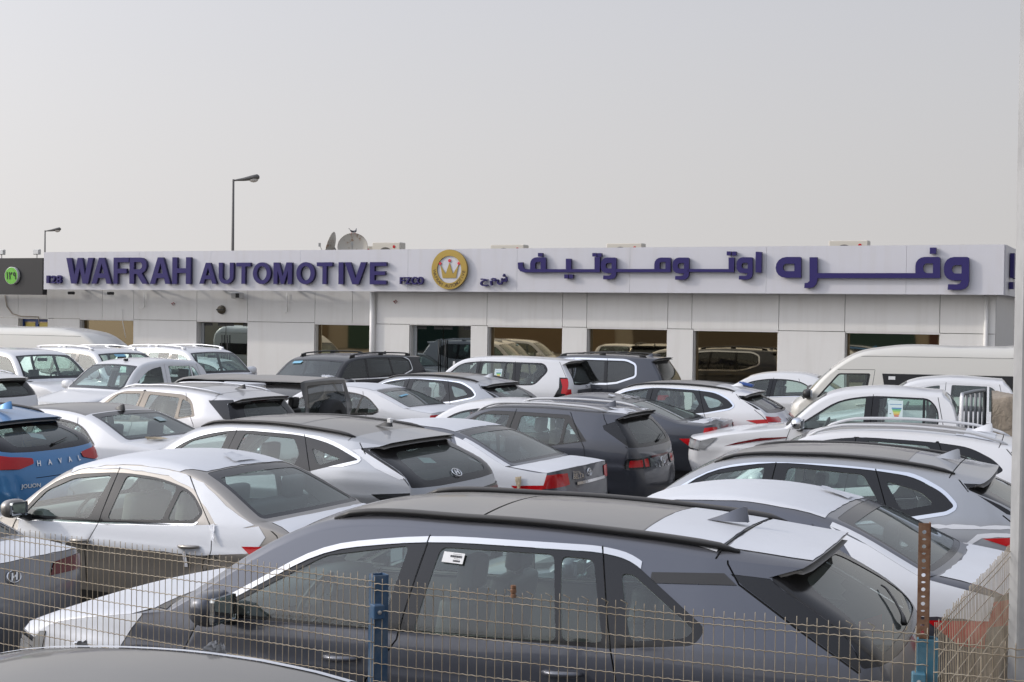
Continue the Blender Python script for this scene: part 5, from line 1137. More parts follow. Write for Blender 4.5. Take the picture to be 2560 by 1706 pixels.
def creta():
    c = suv_ctrl(.05, .90, (1.05, 1.08), (1.80, 1.60), (2.5, 1.675), (3.3, 1.65), (4.12, 1.525), (4.20, 1.18), 4.32, er=-.085, spo=(-.13, -.05), ere=(-.05, -.035), erb=(-.13, .02))
    sm, dr = doors_std(1.32, 2.365, 2.30, 3.13, 3.45, (3.40, .74), 1.60, 1.08); sm.append([(3.70, 1.62), (3.72, 1.52), (3.66, 1.47)])
    tan = plain('tan_trim', (0.185, 0.16, 0.135), .4, .2, dust=.15)
    sp = base('suv', .895, c, (1.2, 1.06, 3.6, 1.22), (.88, 3.49), (1.3, 4.0), 1.5, 2.45, SILV2, .08, rear_seat_x=3.2, seams=sm, doors=dr,
              dlo=[(1.30, 1.10, .02), (2.3, 1.115, .01), (2.95, 1.16, .02), (3.46, 1.245, .03), (3.32, 1.46, .1), (3.14, 1.545, .1), (2.36, 1.575, .2), (1.86, 1.56, .10)],
              panes=[[(1.42, 1.13), (2.25, 1.14), (2.31, 1.535), (1.88, 1.52)], [(2.43, 1.15), (2.93, 1.185), (3.09, 1.21), (3.06, 1.50), (2.475, 1.53)], [(3.15, 1.215), (3.40, 1.26), (3.29, 1.43), (3.12, 1.49)]], pane_door=['f', 'r', 'r'],
              dlo_mat=tan, glass=glass('car_glass_pale', (.82, .90, .88), .14), mirror=(1.42, 1.12, 1.0), handles=[(2.1, .95), (3.15, 1.0)], seat=M_SEATG,
              rails=dict(s=(('head', .05), ('rend', -.42)), t=.88, lift=.022, r=.016, mat=M_SILVER), fin=(3.70, 1.625, M_BLACK, .95))
    sp['side'] = [('frit:rw', [(3.60, 1.48), (3.63, 1.45), (3.95, 1.225), (4.3, 1.2), (4.0, 1.5)])] + sp['side']
    sp['rib'] = ws() + rw_suv(.62, .70, .06, -.10, .9995, r=.14) + tails(('tg', -.3), ('tg', .1), .62, .98) + [('seam', 0, [(('mid', .5), -1), (('mid', .5), 1), (('mid', .515), 1), (('mid', .515), -1)], {}), ('sun', 0, [(('head', .25), -.72), (('mid', -.1), -.72), (('mid', -.1), .72), (('head', .25), .72)], {})] + heads()
    return sp
def venue():
    c = suv_ctrl(.10, .90, (.98, 1.06), (1.68, 1.535), (2.4, 1.60), (3.1, 1.585), (3.80, 1.53), (3.98, 1.09), 4.06, er=-.06, spo=(-.10, -.05), ere=(-.04, -.03), erb=(-.10, .01))
    sm, dr = doors_std(1.25, 2.235, 2.16, 3.02, 3.30, (3.26, .72), 1.53, 1.04); sm.append([(3.46, 1.56), (3.50, 1.46), (3.56, 1.38)]); sm.append([(3.85, 1.12), (3.93, 1.06), (3.99, 1.0)])
    sp = base('suv', .885, c, (1.2, 1.04, 3.4, 1.16), (.86, 3.30), (1.2, 3.75), 1.42, 2.35, GREY2, .07, rear_seat_x=3.05, seams=sm, doors=dr,
              dlo=[(1.22, 1.06, .02), (2.2, 1.065, .01), (2.8, 1.075, .01), (3.33, 1.165, .01), (3.02, 1.485, .03), (2.2, 1.50, .2), (1.66, 1.495, .06)],
              panes=[[(1.34, 1.095), (2.08, 1.10), (2.155, 1.455), (1.72, 1.45)], [(2.28, 1.10), (2.95, 1.11), (2.965, 1.44), (2.33, 1.455)], [(3.0, 1.12), (3.235, 1.165), (3.01, 1.40)]], pane_door=['f', 'r', 'r'], dlo_mat=M_BLACK,
              mirror=(1.34, 1.10, 1.0), handles=[(2.0, .90), (3.0, .95)], rails=dict(s=(('head', -.08), ('rend', -.38)), t=.90, lift=.045, r=.022, mat=plain('rail_white', (.62, .63, .65), .35, dust=.2), ease=.16), fin=(3.38, 1.575, GREY2, 1.1),
              seat=M_SEATG, wiper=(('rb', -.10), 0.12, ('rb', -.30), .62))
    sp['side'] = [('frit:rw', [(3.50, 1.37), (3.53, 1.32), (3.90, 1.11), (4.1, 1.09), (3.75, 1.46)])] + sp['side']
    sp['rib'] = ws() + rw_suv(.70, .72, .06, -.12, .9995, r=.10) + [('lamp:b', 0, [(('tg', -.42), -.45), (('tg', .12), -.45), (('tg', .12), -.98), (('tg', -.42), -.98)], dict(mirror='lamp:b', r=.05)),
        ('film', 0, [(('mid', .55), -.9), (('rend', -.05), -.9), (('rend', -.05), -.2), (('rend', -.25), 0), (('mid', .56), .1)], dict(jag=.03))] + heads()
    sp['rib'] = [('lamp:r', 0, [(('tg', -.36), -.52), (('tg', .06), -.52), (('tg', .06), -.66), (('tg', -.36), -.66)], dict(mirror='lamp:r', r=.02)), ('lamp:r', 0, [(('tg', -.34), -.72), (('tg', .04), -.72), (('tg', .04), -.92), (('tg', -.34), -.92)], dict(mirror='lamp:r', r=.02))] + sp['rib']
    return sp
def wagon(xf, L, paint_, W=.93, film=False, chrome='all', sun=True, rail=M_BLACK, h=.08, tail='r', belt=(1.3, 1.04, 4.0, 1.20), sh=0.0, taper=0.0):
    """mid-size SUV with a long pointed rear quarter window; sh shifts everything behind the nose"""
    c = suv_ctrl(xf, .88, (1.15 + sh, 1.06), (2.02 + sh, 1.60), (2.8 + sh, 1.69), (3.5 + sh, 1.665), (4.22 + sh, 1.54), (4.58 + sh, 1.21), L + .02, er=-.10, spo=(-.12, -.045), ere=(-.05, -.03), erb=(-.12, .03))
    sm, dr = doors_std(1.48 + sh, 2.53 + sh, 2.45 + sh, 3.33 + sh, 3.51 + sh, (3.50 + sh, .74), 1.60, 1.06); sm.append([(3.955 + sh, 1.61), (3.97 + sh, 1.54), (4.06 + sh, 1.44)]); sm.append([(4.32 + sh, 1.28), (4.46 + sh, 1.18), (4.54 + sh, 1.1)])
    q = lambda P: [(p[0] + sh,) + tuple(p[1:]) for p in P]
    sp = base('suv', W, c, (belt[0] + sh, belt[1], belt[2] + sh, belt[3]), (xf + .93, xf + 3.66), (1.4 + sh, 4.3 + sh), 1.65 + sh, 2.6 + sh, paint_, h, rear_seat_x=3.55 + sh, seams=sm, doors=dr, wr=.36,
              dlo=q([(1.40, 1.06, .01), (2.4, 1.075, .01), (3.5, 1.20, .02), (3.90, 1.285, .02), (3.965, 1.325, .03), (3.87, 1.42, .1), (3.64, 1.53, .2), (3.3, 1.565, .2), (2.5, 1.59, .3), (1.95, 1.49, .2)]),
              panes=[q(p) for p in ([(1.52, 1.09), (2.37, 1.10), (2.44, 1.55), (2.0, 1.465)], [(2.56, 1.11), (3.28, 1.19), (3.38, 1.33), (3.24, 1.53), (2.63, 1.555)], [(3.56, 1.275), (3.81, 1.335), (3.70, 1.42), (3.42, 1.49)])], pane_door=['f', 'r', None],
              mirror=(1.60 + sh, 1.10, 1.0), handles=[(2.2 + sh, .93), (3.3 + sh, 1.0)], fin=(3.90 + sh, 1.625, paint_, 1.15),
              rails=dict(s=(('head', -.05), ('rend', -.36)), t=.905, lift=.02, r=.020, mat=rail), wiper=(('rb', -.10), 0.55, ('rb', -.25), .2))
    if chrome: sp['chrome'] = chrome; sp['chw'] = .028; sp['chrome_mat'] = M_CHROME if chrome == 'all' else M_TRIM
    sp['rib'] = ws() + rw_suv(.70, .64, .08, -.16, .9995, r=.16, gt=.10) + [('seam', 0, [(('mid', .60), -1), (('mid', .60), 1), (('mid', .612), 1), (('mid', .612), -1)], {})] + heads()
    sp['side'] = [('frit:rw', q([(4.02, 1.50), (4.05, 1.465), (4.35, 1.29), (4.6, 1.24), (4.4, 1.5)]))] + sp['side']
    if sun: sp['rib'] += [('sun', 0, [(('head', .12), -.74), (('mid', .10), -.74), (('mid', .10), .74), (('head', .12), .74)], {})]
    if tail == 'r':
        sp['rib'] += tails(('tg', -.62), ('tg', -.25), .45, 1.0); sp['side'] = [('lamp:r', [(L - .66, 1.10), (L - .2, 1.14), (L - .1, 1.0), (L - .4, 1.03)])] + sp['side']
    return sp
def prado():
    c = suv_ctrl(0, 1.0, (1.15, 1.18), (1.85, 1.74), (2.7, 1.835), (3.6, 1.83), (4.66, 1.77), (4.80, 1.20), 4.84, er=-.07, rr=.12, spo=(-.15, -.07), ere=(-.08, -.03), erb=(-.12, 0))
    sm, dr = doors_std(1.35, 2.41, 2.38, 3.29, 3.36, (3.35, .85), 1.74, 1.16); sm.append([(4.34, 1.80), (4.42, 1.68), (4.62, 1.35)])
    sp = base('suv', .94, c, (1.3, 1.12, 4.0, 1.16), (.90, 3.69), (1.3, 4.6), 1.55, 2.5, WHITE, .10, rear_seat_x=3.35, seams=sm, doors=dr, wr=.38, tumble=(.30, .10), tr=.06, tg=.04,
              dlo=[(1.36, 1.16, .02), (3.35, 1.17, .02), (3.86, 1.185, .12), (4.16, 1.53, .12), (4.02, 1.705, .12), (2.4, 1.715, .3), (1.90, 1.655, .2)],
              panes=[[(1.46, 1.19), (2.30, 1.195), (2.33, 1.68), (1.92, 1.625)], [(2.46, 1.195), (3.05, 1.20), (3.05, 1.68), (2.48, 1.68)], [(3.09, 1.2), (3.27, 1.2), (3.25, 1.68), (3.09, 1.68)], [(3.46, 1.21), (3.82, 1.22), (4.09, 1.53), (3.99, 1.66), (3.45, 1.675)]], pane_door=['f', 'r', 'r', None],
              mirror=(1.5, 1.22, 1.1), handles=[(2.2, 1.0), (3.15, 1.02)], axes=0)
    sp['side'] = [('lamp:r', [(4.47, 1.35), (4.9, 1.36), (4.9, .98), (4.52, 1.02), (4.54, 1.18)]), ('lamp:b', [(4.44, 1.38), (4.95, 1.38), (4.95, .93), (4.34, .93), (4.46, 1.15)])] + sp['side']
    sp['rib'] = ws() + rw_suv(.74, .76, .05, -.06, .82, r=.05, lowtrim=-.03) + [('lamp:r', 0, [(('rb', .25), -.90), (('tg', -.1), -.82), (('tg', .06), -.84), (('tg', .06), -1), (('rb', .25), -1)], dict(mirror='lamp:r'))] + heads()
    return sp
def landcruiser(paint_, gl=None, h=.11, rails=M_BLACK, ch=True, L=4.95):
    c = suv_ctrl(0, 1.05, (1.22, 1.24), (1.90, 1.80), (2.7, 1.90), (3.6, 1.90), (4.62, 1.85), (4.80, 1.28), L - .05, er=-.075, rr=.12, spo=(-.12, -.06), ere=(-.06, -.03), erb=(-.10, 0))
    sm, dr = doors_std(1.42, 2.52, 2.46, 3.36, 3.42, (3.42, .88), 1.82, 1.22)
    sp = base('suv', .975, c, (1.4, 1.20, 4.0, 1.26), (.93, 3.78), (1.35, 4.5), 1.6, 2.55, paint_, h, rear_seat_x=3.4, seams=sm, doors=dr, wr=.39, tumble=(.28, .10), tr=.06, tg=.04,
              dlo=[(1.45, 1.22, .02), (3.4, 1.235, .02), (3.66, 1.27, .03), (4.09, 1.42, .05), (4.06, 1.67, .06), (3.84, 1.765, .12), (2.5, 1.775, .3), (1.95, 1.72, .2)], div=[(2.52, 1.76, 2.47, 1.22, .045), (3.34, 1.76, 3.38, 1.24, .045)], pane_door=['f', 'r', None],
              mirror=(1.58, 1.28, 1.15), handles=[(2.3, 1.05), (3.2, 1.08)], rails=dict(s=(('head', .25), ('rend', -.30)), t=.85, lift=.05, r=.020, mat=rails, ease=.06, feet=(.05, .5, .95)), fin=(4.25, 1.87, paint_, 1.0))
    if gl: sp['glass'] = gl; sp['rglass'] = gl
    if ch: sp['chrome'] = 'all'; sp['chw'] = .045
    sp['rib'] = ws() + rw_suv(.78, .80, .04, -.06, .90, r=.05, lowtrim=-.03) + tails(('tg', -.30), ('tg', -.02), .70, 1.0) + heads(.6)
    return sp
def sedan(xf, rend, rb, deck, tail, paint_, W=.88, cowl=(1.0, 1.0), head=(1.72, 1.44), peak=(2.4, 1.525), belt=(1.2, .96, 3.4, 1.05), dlo=None, div=None, h=.08, sh=0.0, roof=None, **k):
    c = sedan_ctrl(xf, .80, cowl, head, peak, rend, rb, deck, tail)
    bt = k.pop('bt', 2.20); bb = k.pop('bb', 2.14); ct = k.pop('ct', 2.92); cb = k.pop('cb', 3.10); xa = k.pop('xa', 1.25)
    sm, dr = doors_std(xa, bt, bb, ct, cb, (cb - .02, .70), 1.43, .97)
    sp = base('sedan', W, c, belt, k.pop('axles', (xf + .86, xf + 3.5)), (xa + .02, rb[0] - .05), xa + .2, bt - .0, paint_, h, rear_seat_x=bt + .92, seams=sm, doors=dr, dlo=dlo, div=div or [], chrome='bottom', chw=.018,
              mirror=(xa + .12, 1.03, .95), handles=[(bb - .16, .82), (cb - .20, .86)], wr=.31, fl=.3)
    sp['rib'] = ws() + rw_sedan() + [('lamp:r', 0, [(('deck', .16), -.66), (('deck', .60), -.62), (('deck', .70), -1), (('deck', .10), -1)], dict(mirror='lamp:r'))] + heads()
    sp['side'] = [('lamp:r', [(tail - .62, .90), (tail - .1, .93), (tail - .1, .74), (tail - .42, .76)])] + sp['side']
    if roof: sp['rib'].append((roof, 0, [(('head', .04), -.93), (('rend', .03), -.95), (('rend', .03), .95), (('head', .04), .93)], {}))
    sp.update(k); return sp
SED_DLO = [(1.28, .965, .01), (2.2, .98, .01), (3.24, 1.04, .02), (3.36, 1.10, .05), (3.06, 1.33, .3), (2.72, 1.395, .3), (2.2, 1.405, .3), (1.72, 1.31, .2)]
def filmedge(a, b, t0=.93, j=.004):
    return [('film', 0, [(a, -t0), (b, -t0), (b, -.9995), (a, -.9995)], dict(mirror='film'))]
def sedan_film(body=True):
    f = film_rib(('head', .06), ('rend', .03), -.90, .90, .006) + film_rib(('rb', .06), ('deck', -.03), -.985, .985, .006) + filmedge(('rend', .22), ('rb', -.01), .95)
    return f
def dzire():
    dlo = [(1.0, .955, .01), (1.93, .985, .01), (2.92, 1.045, .02), (2.985, 1.13, .08), (2.80, 1.29, .3), (2.45, 1.37, .3), (2.0, 1.395, .3), (1.45, 1.345, .3), (1.2, 1.22, .2)]
    sp = sedan(.02, (2.78, 1.46), (3.60, 1.10), (3.95, 1.02), 4.02, BRONZE, W=.865, cowl=(.75, .98), head=(1.42, 1.43), peak=(2.05, 1.535), belt=(1.0, .935, 2.95, 1.03), dlo=dlo, h=.06, bt=1.96, bb=1.915, ct=2.70, cb=3.10, xa=1.0, axles=(.78, 3.22),
               panes=[[(1.06, .985), (1.80, 1.01), (1.905, 1.365), (1.50, 1.315), (1.24, 1.20)], [(2.00, 1.015), (2.58, 1.05), (2.63, 1.315), (2.40, 1.355), (2.06, 1.37)], [(2.63, 1.055), (2.89, 1.07), (2.945, 1.13), (2.82, 1.245), (2.68, 1.30)]], pane_door=['f', 'r', 'r'])
    sp['seat'] = M_SEATG; sp['tub'] = plain('tub_grey', (.19, .185, .175), .7); sp['dash_mat'] = plain('dash_grey', (.24, .235, .22), .7)
    sp['film_side'] = [('film', jag([(1.02, .945), (1.05, .80), (1.9, .79), (2.65, .80), (3.0, .80), (3.52, .86), (3.60, .98), (3.52, 1.06), (3.42, 1.04), (3.1, 1.05), (2.9, 1.03), (1.95, .968)], .006)),
                       ('film', jag([(1.25, 1.33), (1.7, 1.447), (2.1, 1.462), (2.6, 1.428), (2.88, 1.355), (3.25, 1.16), (3.48, 1.07), (3.30, 1.02), (3.12, 1.06), (3.05, 1.13), (2.80, 1.30), (2.5, 1.39), (2.05, 1.42), (1.6, 1.40)], .005))]
    sp['rib'] = sp['rib'] + [('film', 0, [(('head', -.06), -.99), (('rend', -.25), -.99), (('rend', .03), -.82), (('rend', .05), .86), (('head', -.06), .99)], dict(jag=.008)),
        ('film', 0, [(('rb', .10), -.88), (('lid', .25), -.93), (('deck', -.10), -.92), (('deck', -.06), -.5), (('deck', -.04), .92), (('rb', .10), .88)], dict(jag=.008))]
    sp['seams'] = sp['seams'] + [[(3.12 + .09 * math.cos(a), .72 + .09 * math.sin(a)) for a in np.linspace(0, 6.1, 14)]]
    sp['seams'] += [[(3.58, 1.08), (3.70, 1.0), (3.74, .92)]]
    return sp
def belta():
    sp = sedan(.0, (3.02, 1.47), (3.93, 1.12), (4.42, 1.09), 4.50, GREY, W=.87, dlo=SED_DLO, h=.07, bt=2.22, bb=2.18, ct=3.0, cb=3.2, belt=(1.2, .97, 3.4, 1.06), div=[(2.22, 1.42, 2.17, .97, .05), (2.95, 1.42, 2.86, .97, .02)], pane_door=['f', 'r', 'r'])
    sp['rib'] += sedan_film(); sp['bonnet_mat'] = WHITE
    sp['film_side'] = [('film', jag([(3.12, 1.30), (3.05, 1.42), (3.6, 1.25), (4.45, 1.12), (4.45, .95), (4.30, .86), (3.3, .86), (2.9, .985), (3.26, 1.02), (3.39, 1.10), (3.33, 1.17)], .006))]
    return sp
def hilux(paint_, W=.92, h=.085, L=5.3, xf=0.0):
    c = [('fb', xf + .12, .34, .22, 0, .3, 0), ('fm', xf + .02, .62, .24, 0, .3, 0), ('lip', xf + .06, .975, .24, -.05, .26, 1), ('hood', xf + .62, 1.085, 0, -.07, .16, 0, .45), ('cowl', 1.10, 1.175, .14, -.02, .08, 1, .7), ('head', 1.78, 1.70, .06, -.075, .10, 0, .5),
         ('peak', 2.4, 1.80, 0, -.085, .15, 0, .4), ('rend', 3.42, 1.765, .02, -.085, .15, 1, .4), ('cabr', 3.56, 1.62, -.02, -.02, .12, 0), ('rb', 3.72, 1.13, -.05, .0, .10, 1), ('lid', 4.4, 1.10, 0, -.03, .06, 0, .2), ('deck', L - .10, 1.10, -.02, -.03, .08, 1), ('tg', L - .06, .8, -.08, 0, .2, 0), ('bump', L, .5, -.12, 0, .2, 0), ('rbot', L - .06, .36, -.1, 0, .2, 0)]
    sm, dr = doors_std(1.28, 2.46, 2.42, 3.37, 3.47, (3.42, .80), 1.70, 1.16)
    sp = base('pickup', W, c, (1.3, 1.15, 3.4, 1.17), (xf + .98, 4.06), (1.3, 3.55), 1.5, 2.42, paint_, h, rear_seat_x=3.15, seams=sm, doors=dr, wr=.38, tumble=(.32, .10), tr=.0, tg=.02, sill=.40, floor=.55, hip=.85, side=[],
              dlo=[(1.30, 1.155, .01), (2.4, 1.17, .01), (3.30, 1.18, .08), (3.40, 1.30, .12), (3.38, 1.52, .12), (3.25, 1.665, .10), (2.4, 1.68, .3), (1.95, 1.60, .2)], div=[(2.46, 1.70, 2.42, 1.15, .10), (3.18, 1.70, 3.18, 1.15, .018)], pane_door=['f', 'r', 'r'],
              mirror=(1.42, 1.22, 1.1), handles=[(2.2, .98), (3.2, 1.0)])
    sp['rib'] = ws() + [('chrome', 0, [(('lip', -.015), -.52), (('lip', -.06), -.52), (('lip', -.06), -1), (('lip', -.015), -1)], dict(mirror='chrome')), ('chrome', 0, [(('fm', .48), -.55), (('fm', .56), -.55), (('fm', .56), -.98), (('fm', .48), -.98)], dict(mirror='chrome')), ('lamp:h', 0, [(('lip', -.06), -.52), (('lip', -.50), -.55), (('lip', -.50), -1), (('lip', -.06), -1)], dict(mirror='lamp:h')), ('glass:rw', 0, [(('cabr', -.55), -.72), (('cabr', -.55), .72), (('rb', -.35), .74), (('rb', -.35), -.74)], dict(r=.06)), ('frit:rw', 0, [(('cabr', -.7), -.80), (('cabr', -.7), .80), (('rb', -.25), .82), (('rb', -.25), -.82)], dict(r=.06)),
        ('clad', 0, [(('rb', .08), -.84), (('deck', -.06), -.86), (('deck', -.06), .86), (('rb', .08), .84)], {})]
    sp['side'] = [('lamp:h', [(xf + .2, .965), (xf + .56, .985), (xf + .50, .93), (xf + .36, .80), (xf + .2, .80)]), ('lamp:r', [(L - .22, 1.06), (L + .1, 1.06), (L + .1, .72), (L - .2, .72)])]
    return sp
def hiace(paint_, h=.10, L=5.38, win=True):
    c = [('fb', .10, .30, .22, 0, .3, 0), ('fm', 0, .60, .24, 0, .3, 0), ('lip', .03, .98, .20, -.02, .25, 0, .4), ('cowl', .18, 1.10, .20, -.01, .10, 1, .6), ('head', .86, 1.76, .10, -.04, .10, 0, .4), ('brow', 1.35, 2.09, .10, -.07, .14, 0, .4), ('peak', 2.1, 2.255, .02, -.20, .20, 0, .25), ('mid', 3.6, 2.285, 0, -.24, .20, 0, .25),
         ('rend0', L - 1.0, 2.285, 0, -.24, .20, 0, .25), ('rend', L - .28, 2.26, -.08, -.22, .20, 0, .3), ('rend2', L - .12, 2.12, -.10, -.12, .14, 0, .3), ('rb', L - .06, 1.2, -.12, 0, .16, 0, .3), ('tg', L - .03, .8, -.12, 0, .16, 0), ('bump', L, .5, -.14, 0, .2, 0), ('rbot', L - .06, .3, -.12, 0, .2, 0)]
    A = [(.58, 1.10), (.55, .85), (.75, .4)]; B = [(1.78, 1.74), (1.70, 1.18), (1.64, .4)]
    sp = base('van', .94, c, (.3, 1.12, 5.0, 1.20), (.85, 3.95), (.45, L - .3), .75, 1.5, paint_, h, seams=[A, B, [(1.0, 1.74), (1.78, 1.75)], [(1.35, 2.03), (5.2, 2.05)]], doors=[], wr=.34, tumble=(.10, .06), tr=.03, tg=.0, floor=.55, hip=.85,
              dlo=[(.56, 1.12, .05), (1.60, 1.18, .05), (1.69, 1.67, .05), (1.02, 1.66, .06)], panes=[[(.62, 1.14), (1.54, 1.2), (1.64, 1.64), (1.04, 1.63)]], pane_door=[None], dlo_mat=M_BLACK, mirror=(.40, 1.18, 1.25), mirror_mat=M_BLACK, handles=[(1.5, 1.0)])
    sp['ctrl'] = c
    sp['side'] = [('lamp:b', [(1.98, 1.22), (2.0, 1.26), (1.93, 1.67), (4.9, 1.67), (4.9, 1.22)])] if win else [('seam', strip([(2.0, 2.12), (3.1, 2.12), (3.1, 2.22), (2.0, 2.22), (2.0, 2.13)], .006)), ('lamp:b', [(3.2, 1.25), (3.2, 1.66), (4.9, 1.66), (4.9, 1.25)])]
    sp['rib'] = [('glass:ws', 0, [(('cowl', .08), -.84), (('head', -.08), -.84), (('head', -.08), .84), (('cowl', .08), .84)], dict(r=.05)), ('frit:ws', 0, [(('cowl', .03), -.90), (('head', -.02), -.90), (('head', -.02), .90), (('cowl', .03), .90)], dict(r=.06))]
    return sp
def jeep():
    c = suv_ctrl(.05, 1.05, (1.15, 1.12), (1.40, 1.62), (2.2, 1.70), (3.2, 1.70), (3.86, 1.69), (3.95, 1.05), 3.98, er=-.05, rr=.09, spo=(.03, -.03), ere=(-.03, -.04), ec=(.05, -.02), eh=(.03, -.05), erb=(-.05, 0))
    c = [q[:5] + (min(q[5], .12),) + q[6:] for q in c]
    A = [(1.2, 1.06), (1.18, .5)]; B = [(2.05, 1.62), (2.03, 1.06), (2.0, .45)]; C_ = [(2.9, 1.62), (2.95, 1.06), (2.9, .5)]
    return base('suv', .88, c, (1.2, 1.05, 3.7, 1.06), (.75, 3.15), (1.2, 3.8), 1.35, 2.1, JEEP, .10, rear_seat_x=2.9, seams=[A, B, C_], doors=[('f', A, B), ('r', B, C_)], wr=.39, tumble=(.10, .02), tr=.02, tg=0, dlo_r=.03,
              dlo=[(1.28, 1.08), (3.72, 1.08), (3.67, 1.59), (1.48, 1.59)], div=[(2.05, 1.6, 2.03, 1.05, .06), (2.93, 1.6, 2.95, 1.05, .06)], pane_door=['f', 'r', None], dlo_mat=JEEP, glass=M_GLASSD, rglass=M_GLASSP, lining=M_CABIN, roof_mat=plain('roof_dust', (.30, .285, .265), .7),
              rib=ws() + [('roofpanel', 0, [(('head', .05), -.93), (('rend', -.02), -.93), (('rend', -.02), .93), (('head', .05), .93)], {}), ('glass:rw', 0, [(('under', .12), -.80), (('under', .12), .74), (('rb', -.08), .76), (('rb', -.08), -.80)], dict(r=.05)), ('frit:rw', 0, [(('under', .09), -.83), (('under', .09), .77), (('rb', -.05), .79), (('rb', -.05), -.83)], dict(r=.05))] + tails(('tg', -.3), ('tg', .0), .82, 1.0))
# ------------------------------------------------------------------ the cars
def C_(spec, label, pos, yaw, **k): return Car(spec, 'parked_car' if spec['kind'] not in ('pickup', 'van') else ('pickup_truck' if spec['kind'] == 'pickup' else 'passenger_van'), label, pos, R(yaw), category={'pickup': 'pickup truck', 'van': 'van'}.get(spec['kind'], 'car'), **k)
c_rav = C_(rav(), 'dark grey family car in front behind the fence, white film on rear roof and spoiler', (-2.357, 9.335), -22)
c_tuc = C_(tucson(), 'silver car with a pointed quarter window and badge on its rear glass', (-4.796, 16.555), -26)
c_dz = C_(dzire(), 'bronze saloon half wrapped in white film, left of the foreground car', (-4.812, 13.673), -26)
c_bel = C_(belta(), 'saloon in white film with BELTA on its black boot edge and red tail lamps', (-3.10, 18.30), -26)
c_ven = C_(venue(), 'small slate grey car with raised white roof rails and VENUE on its tailgate', (-1.677, 20.784), -25)
c_cre = C_(creta(), 'pale silver car with tan window frames and thin silver roof rails', (-7.35, 23.29), -26)
S_SUV = wagon(0, 4.82, SILV, h=.065, sh=-.02)
S_SUV['film_side'] = [('film', jag([(3.53, 1.175), (4.6, 1.21), (4.6, 1.185), (3.53, 1.15)], .008, .05)), ('film', jag([(3.55, 1.03), (4.05, 1.06), (4.12, 1.135), (4.5, 1.155), (4.5, 1.13), (4.16, 1.105), (4.06, 1.03), (3.55, 1.0)], .006, .05))]
S_SUV['film_side'] += [('film', jag([(.3, .95), (1.2, 1.02), (1.2, .98), (.3, .90)], .006))]
S_SUV['rib'] += film_rib(('lip', .1), ('cowl', -.1), -.9, .9)
c_c = C_(S_SUV, 'silver car with long chrome window line and torn film strips, beside the steel column', (.128, 13.466), -22)
b_ = sedan(.0, (3.02, 1.49), (3.78, 1.17), (4.22, 1.10), 4.30, GREY, W=.89, dlo=SED_DLO, h=.065, belt=(1.2, .98, 3.4, 1.08), div=[(2.22, 1.42, 2.17, .97, .05)], peak=(2.3, 1.585), head=(1.66, 1.49))
b_['rib'] += [('film', 0, [(('head', -.02), -.95), (('rend', -.03), -.93), (('rend', .02), .96), (('head', -.02), .95)], dict(jag=.006)), ('film', 0, [(('rb', .06), -.90), (('deck', .03), -.94), (('deck', .05), .94), (('rb', .06), .90)], dict(jag=.008))]
b_['rib'] += filmedge(('rend', .05), ('rb', -.01), .95)
b_['film_side'] = [('film', jag([(2.9, 1.45), (3.02, 1.38), (3.35, 1.10)] if False else [(3.02, 1.42), (3.5, 1.24), (4.2, 1.05), (4.2, .92), (3.3, .92), (2.9, 1.0), (3.2, 1.06), (3.3, 1.14)], .008))]
c_b = C_(b_, 'grey saloon with white film over roof and boot, between foreground car and column', (-.40, 11.25), -24)
c_x = C_(wagon(.1, 4.80, SILV, h=.10, tail='n'), 'silver car with chrome window line parked in front of the black door', (-3.94, 28.63), -24)
a_ = wagon(.2, 4.86, WHITE, h=.10, chrome='all', rail=M_BLACK, sh=.0)
a_['rib'] = [('lamp:r', 0, [(('rb', .20), -.50), (('rb', .36), -.50), (('rb', .46), -1), (('rb', .20), -1)], dict(mirror='lamp:r', r=.02)), ('lamp:r', 0, [(('rb', .34), -.62), (('rb', .72), -.66), (('rb', .74), -.82), (('rb', .34), -.86)], dict(mirror='lamp:r'))] + [q for q in a_['rib'] if not q[0].startswith('lamp:r')]
c_aa = C_(a_, 'white car with a T shaped red tail lamp and blue tape on its roof fin', (.35, 26.30), -22)
c_pr = C_(prado(), 'white off-roader with tall red tail lamps and a sticker in its side window', (-2.70, 35.75), -22)
c_lc = C_(landcruiser(GREY2, M_GLASSP), 'large dark grey off-roader with a chrome framed side window, behind the white one', (-.55, 36.3), -22)
z_ = sedan(.0, (2.9, 1.47), (4.08, 1.15), (4.52, 1.14), 4.62, GREY2, W=.90, dlo=[(1.28, .965, .01), (2.2, .98, .01), (3.05, 1.06, .02), (3.30, 1.16, .05), (2.95, 1.34, .3), (2.6, 1.40, .3), (2.2, 1.41, .3), (1.72, 1.31, .2)], div=[(2.22, 1.42, 2.17, .97, .05)], h=.09, peak=(2.3, 1.53), pane_door=['f', 'r'])
z_['rib'] += [('film', 0, [(('rb', .08), -.8), (('lid', .2), -.85), (('lid', .3), .1), (('rb', .12), .2)], dict(jag=.03))]
c_z = C_(z_, 'slate grey fastback saloon with torn white film on the boot, left of the white car', (-.75, 24.75), -22)
y_ = sedan(.0, (3.1, 1.46), (3.98, 1.16), (4.48, 1.11), 4.56, WHITE, W=.87, dlo=SED_DLO, h=.10, div=[(2.22, 1.42, 2.17, .97, .05), (2.95, 1.42, 2.88, .97, .02)], pane_door=['f', 'r', 'r']); y_['dlo_mat'] = M_BLACK
y_['rib'] += sedan_film()
c_y = C_(y_, 'white saloon right of the boxy grey off-roader', (-5.03, 27.25), -24)
k_ = sedan(.0, (3.0, 1.49), (3.86, 1.17), (4.36, 1.12), 4.45, WHITE, W=.91, dlo=SED_DLO, h=.085, div=[(2.22, 1.42, 2.17, .97, .05)], roof='roofpanel', fin=(3.05, 1.478, M_BLACK, 1.15), peak=(2.2, 1.55), head=(1.6, 1.46), seat=M_SEAT)
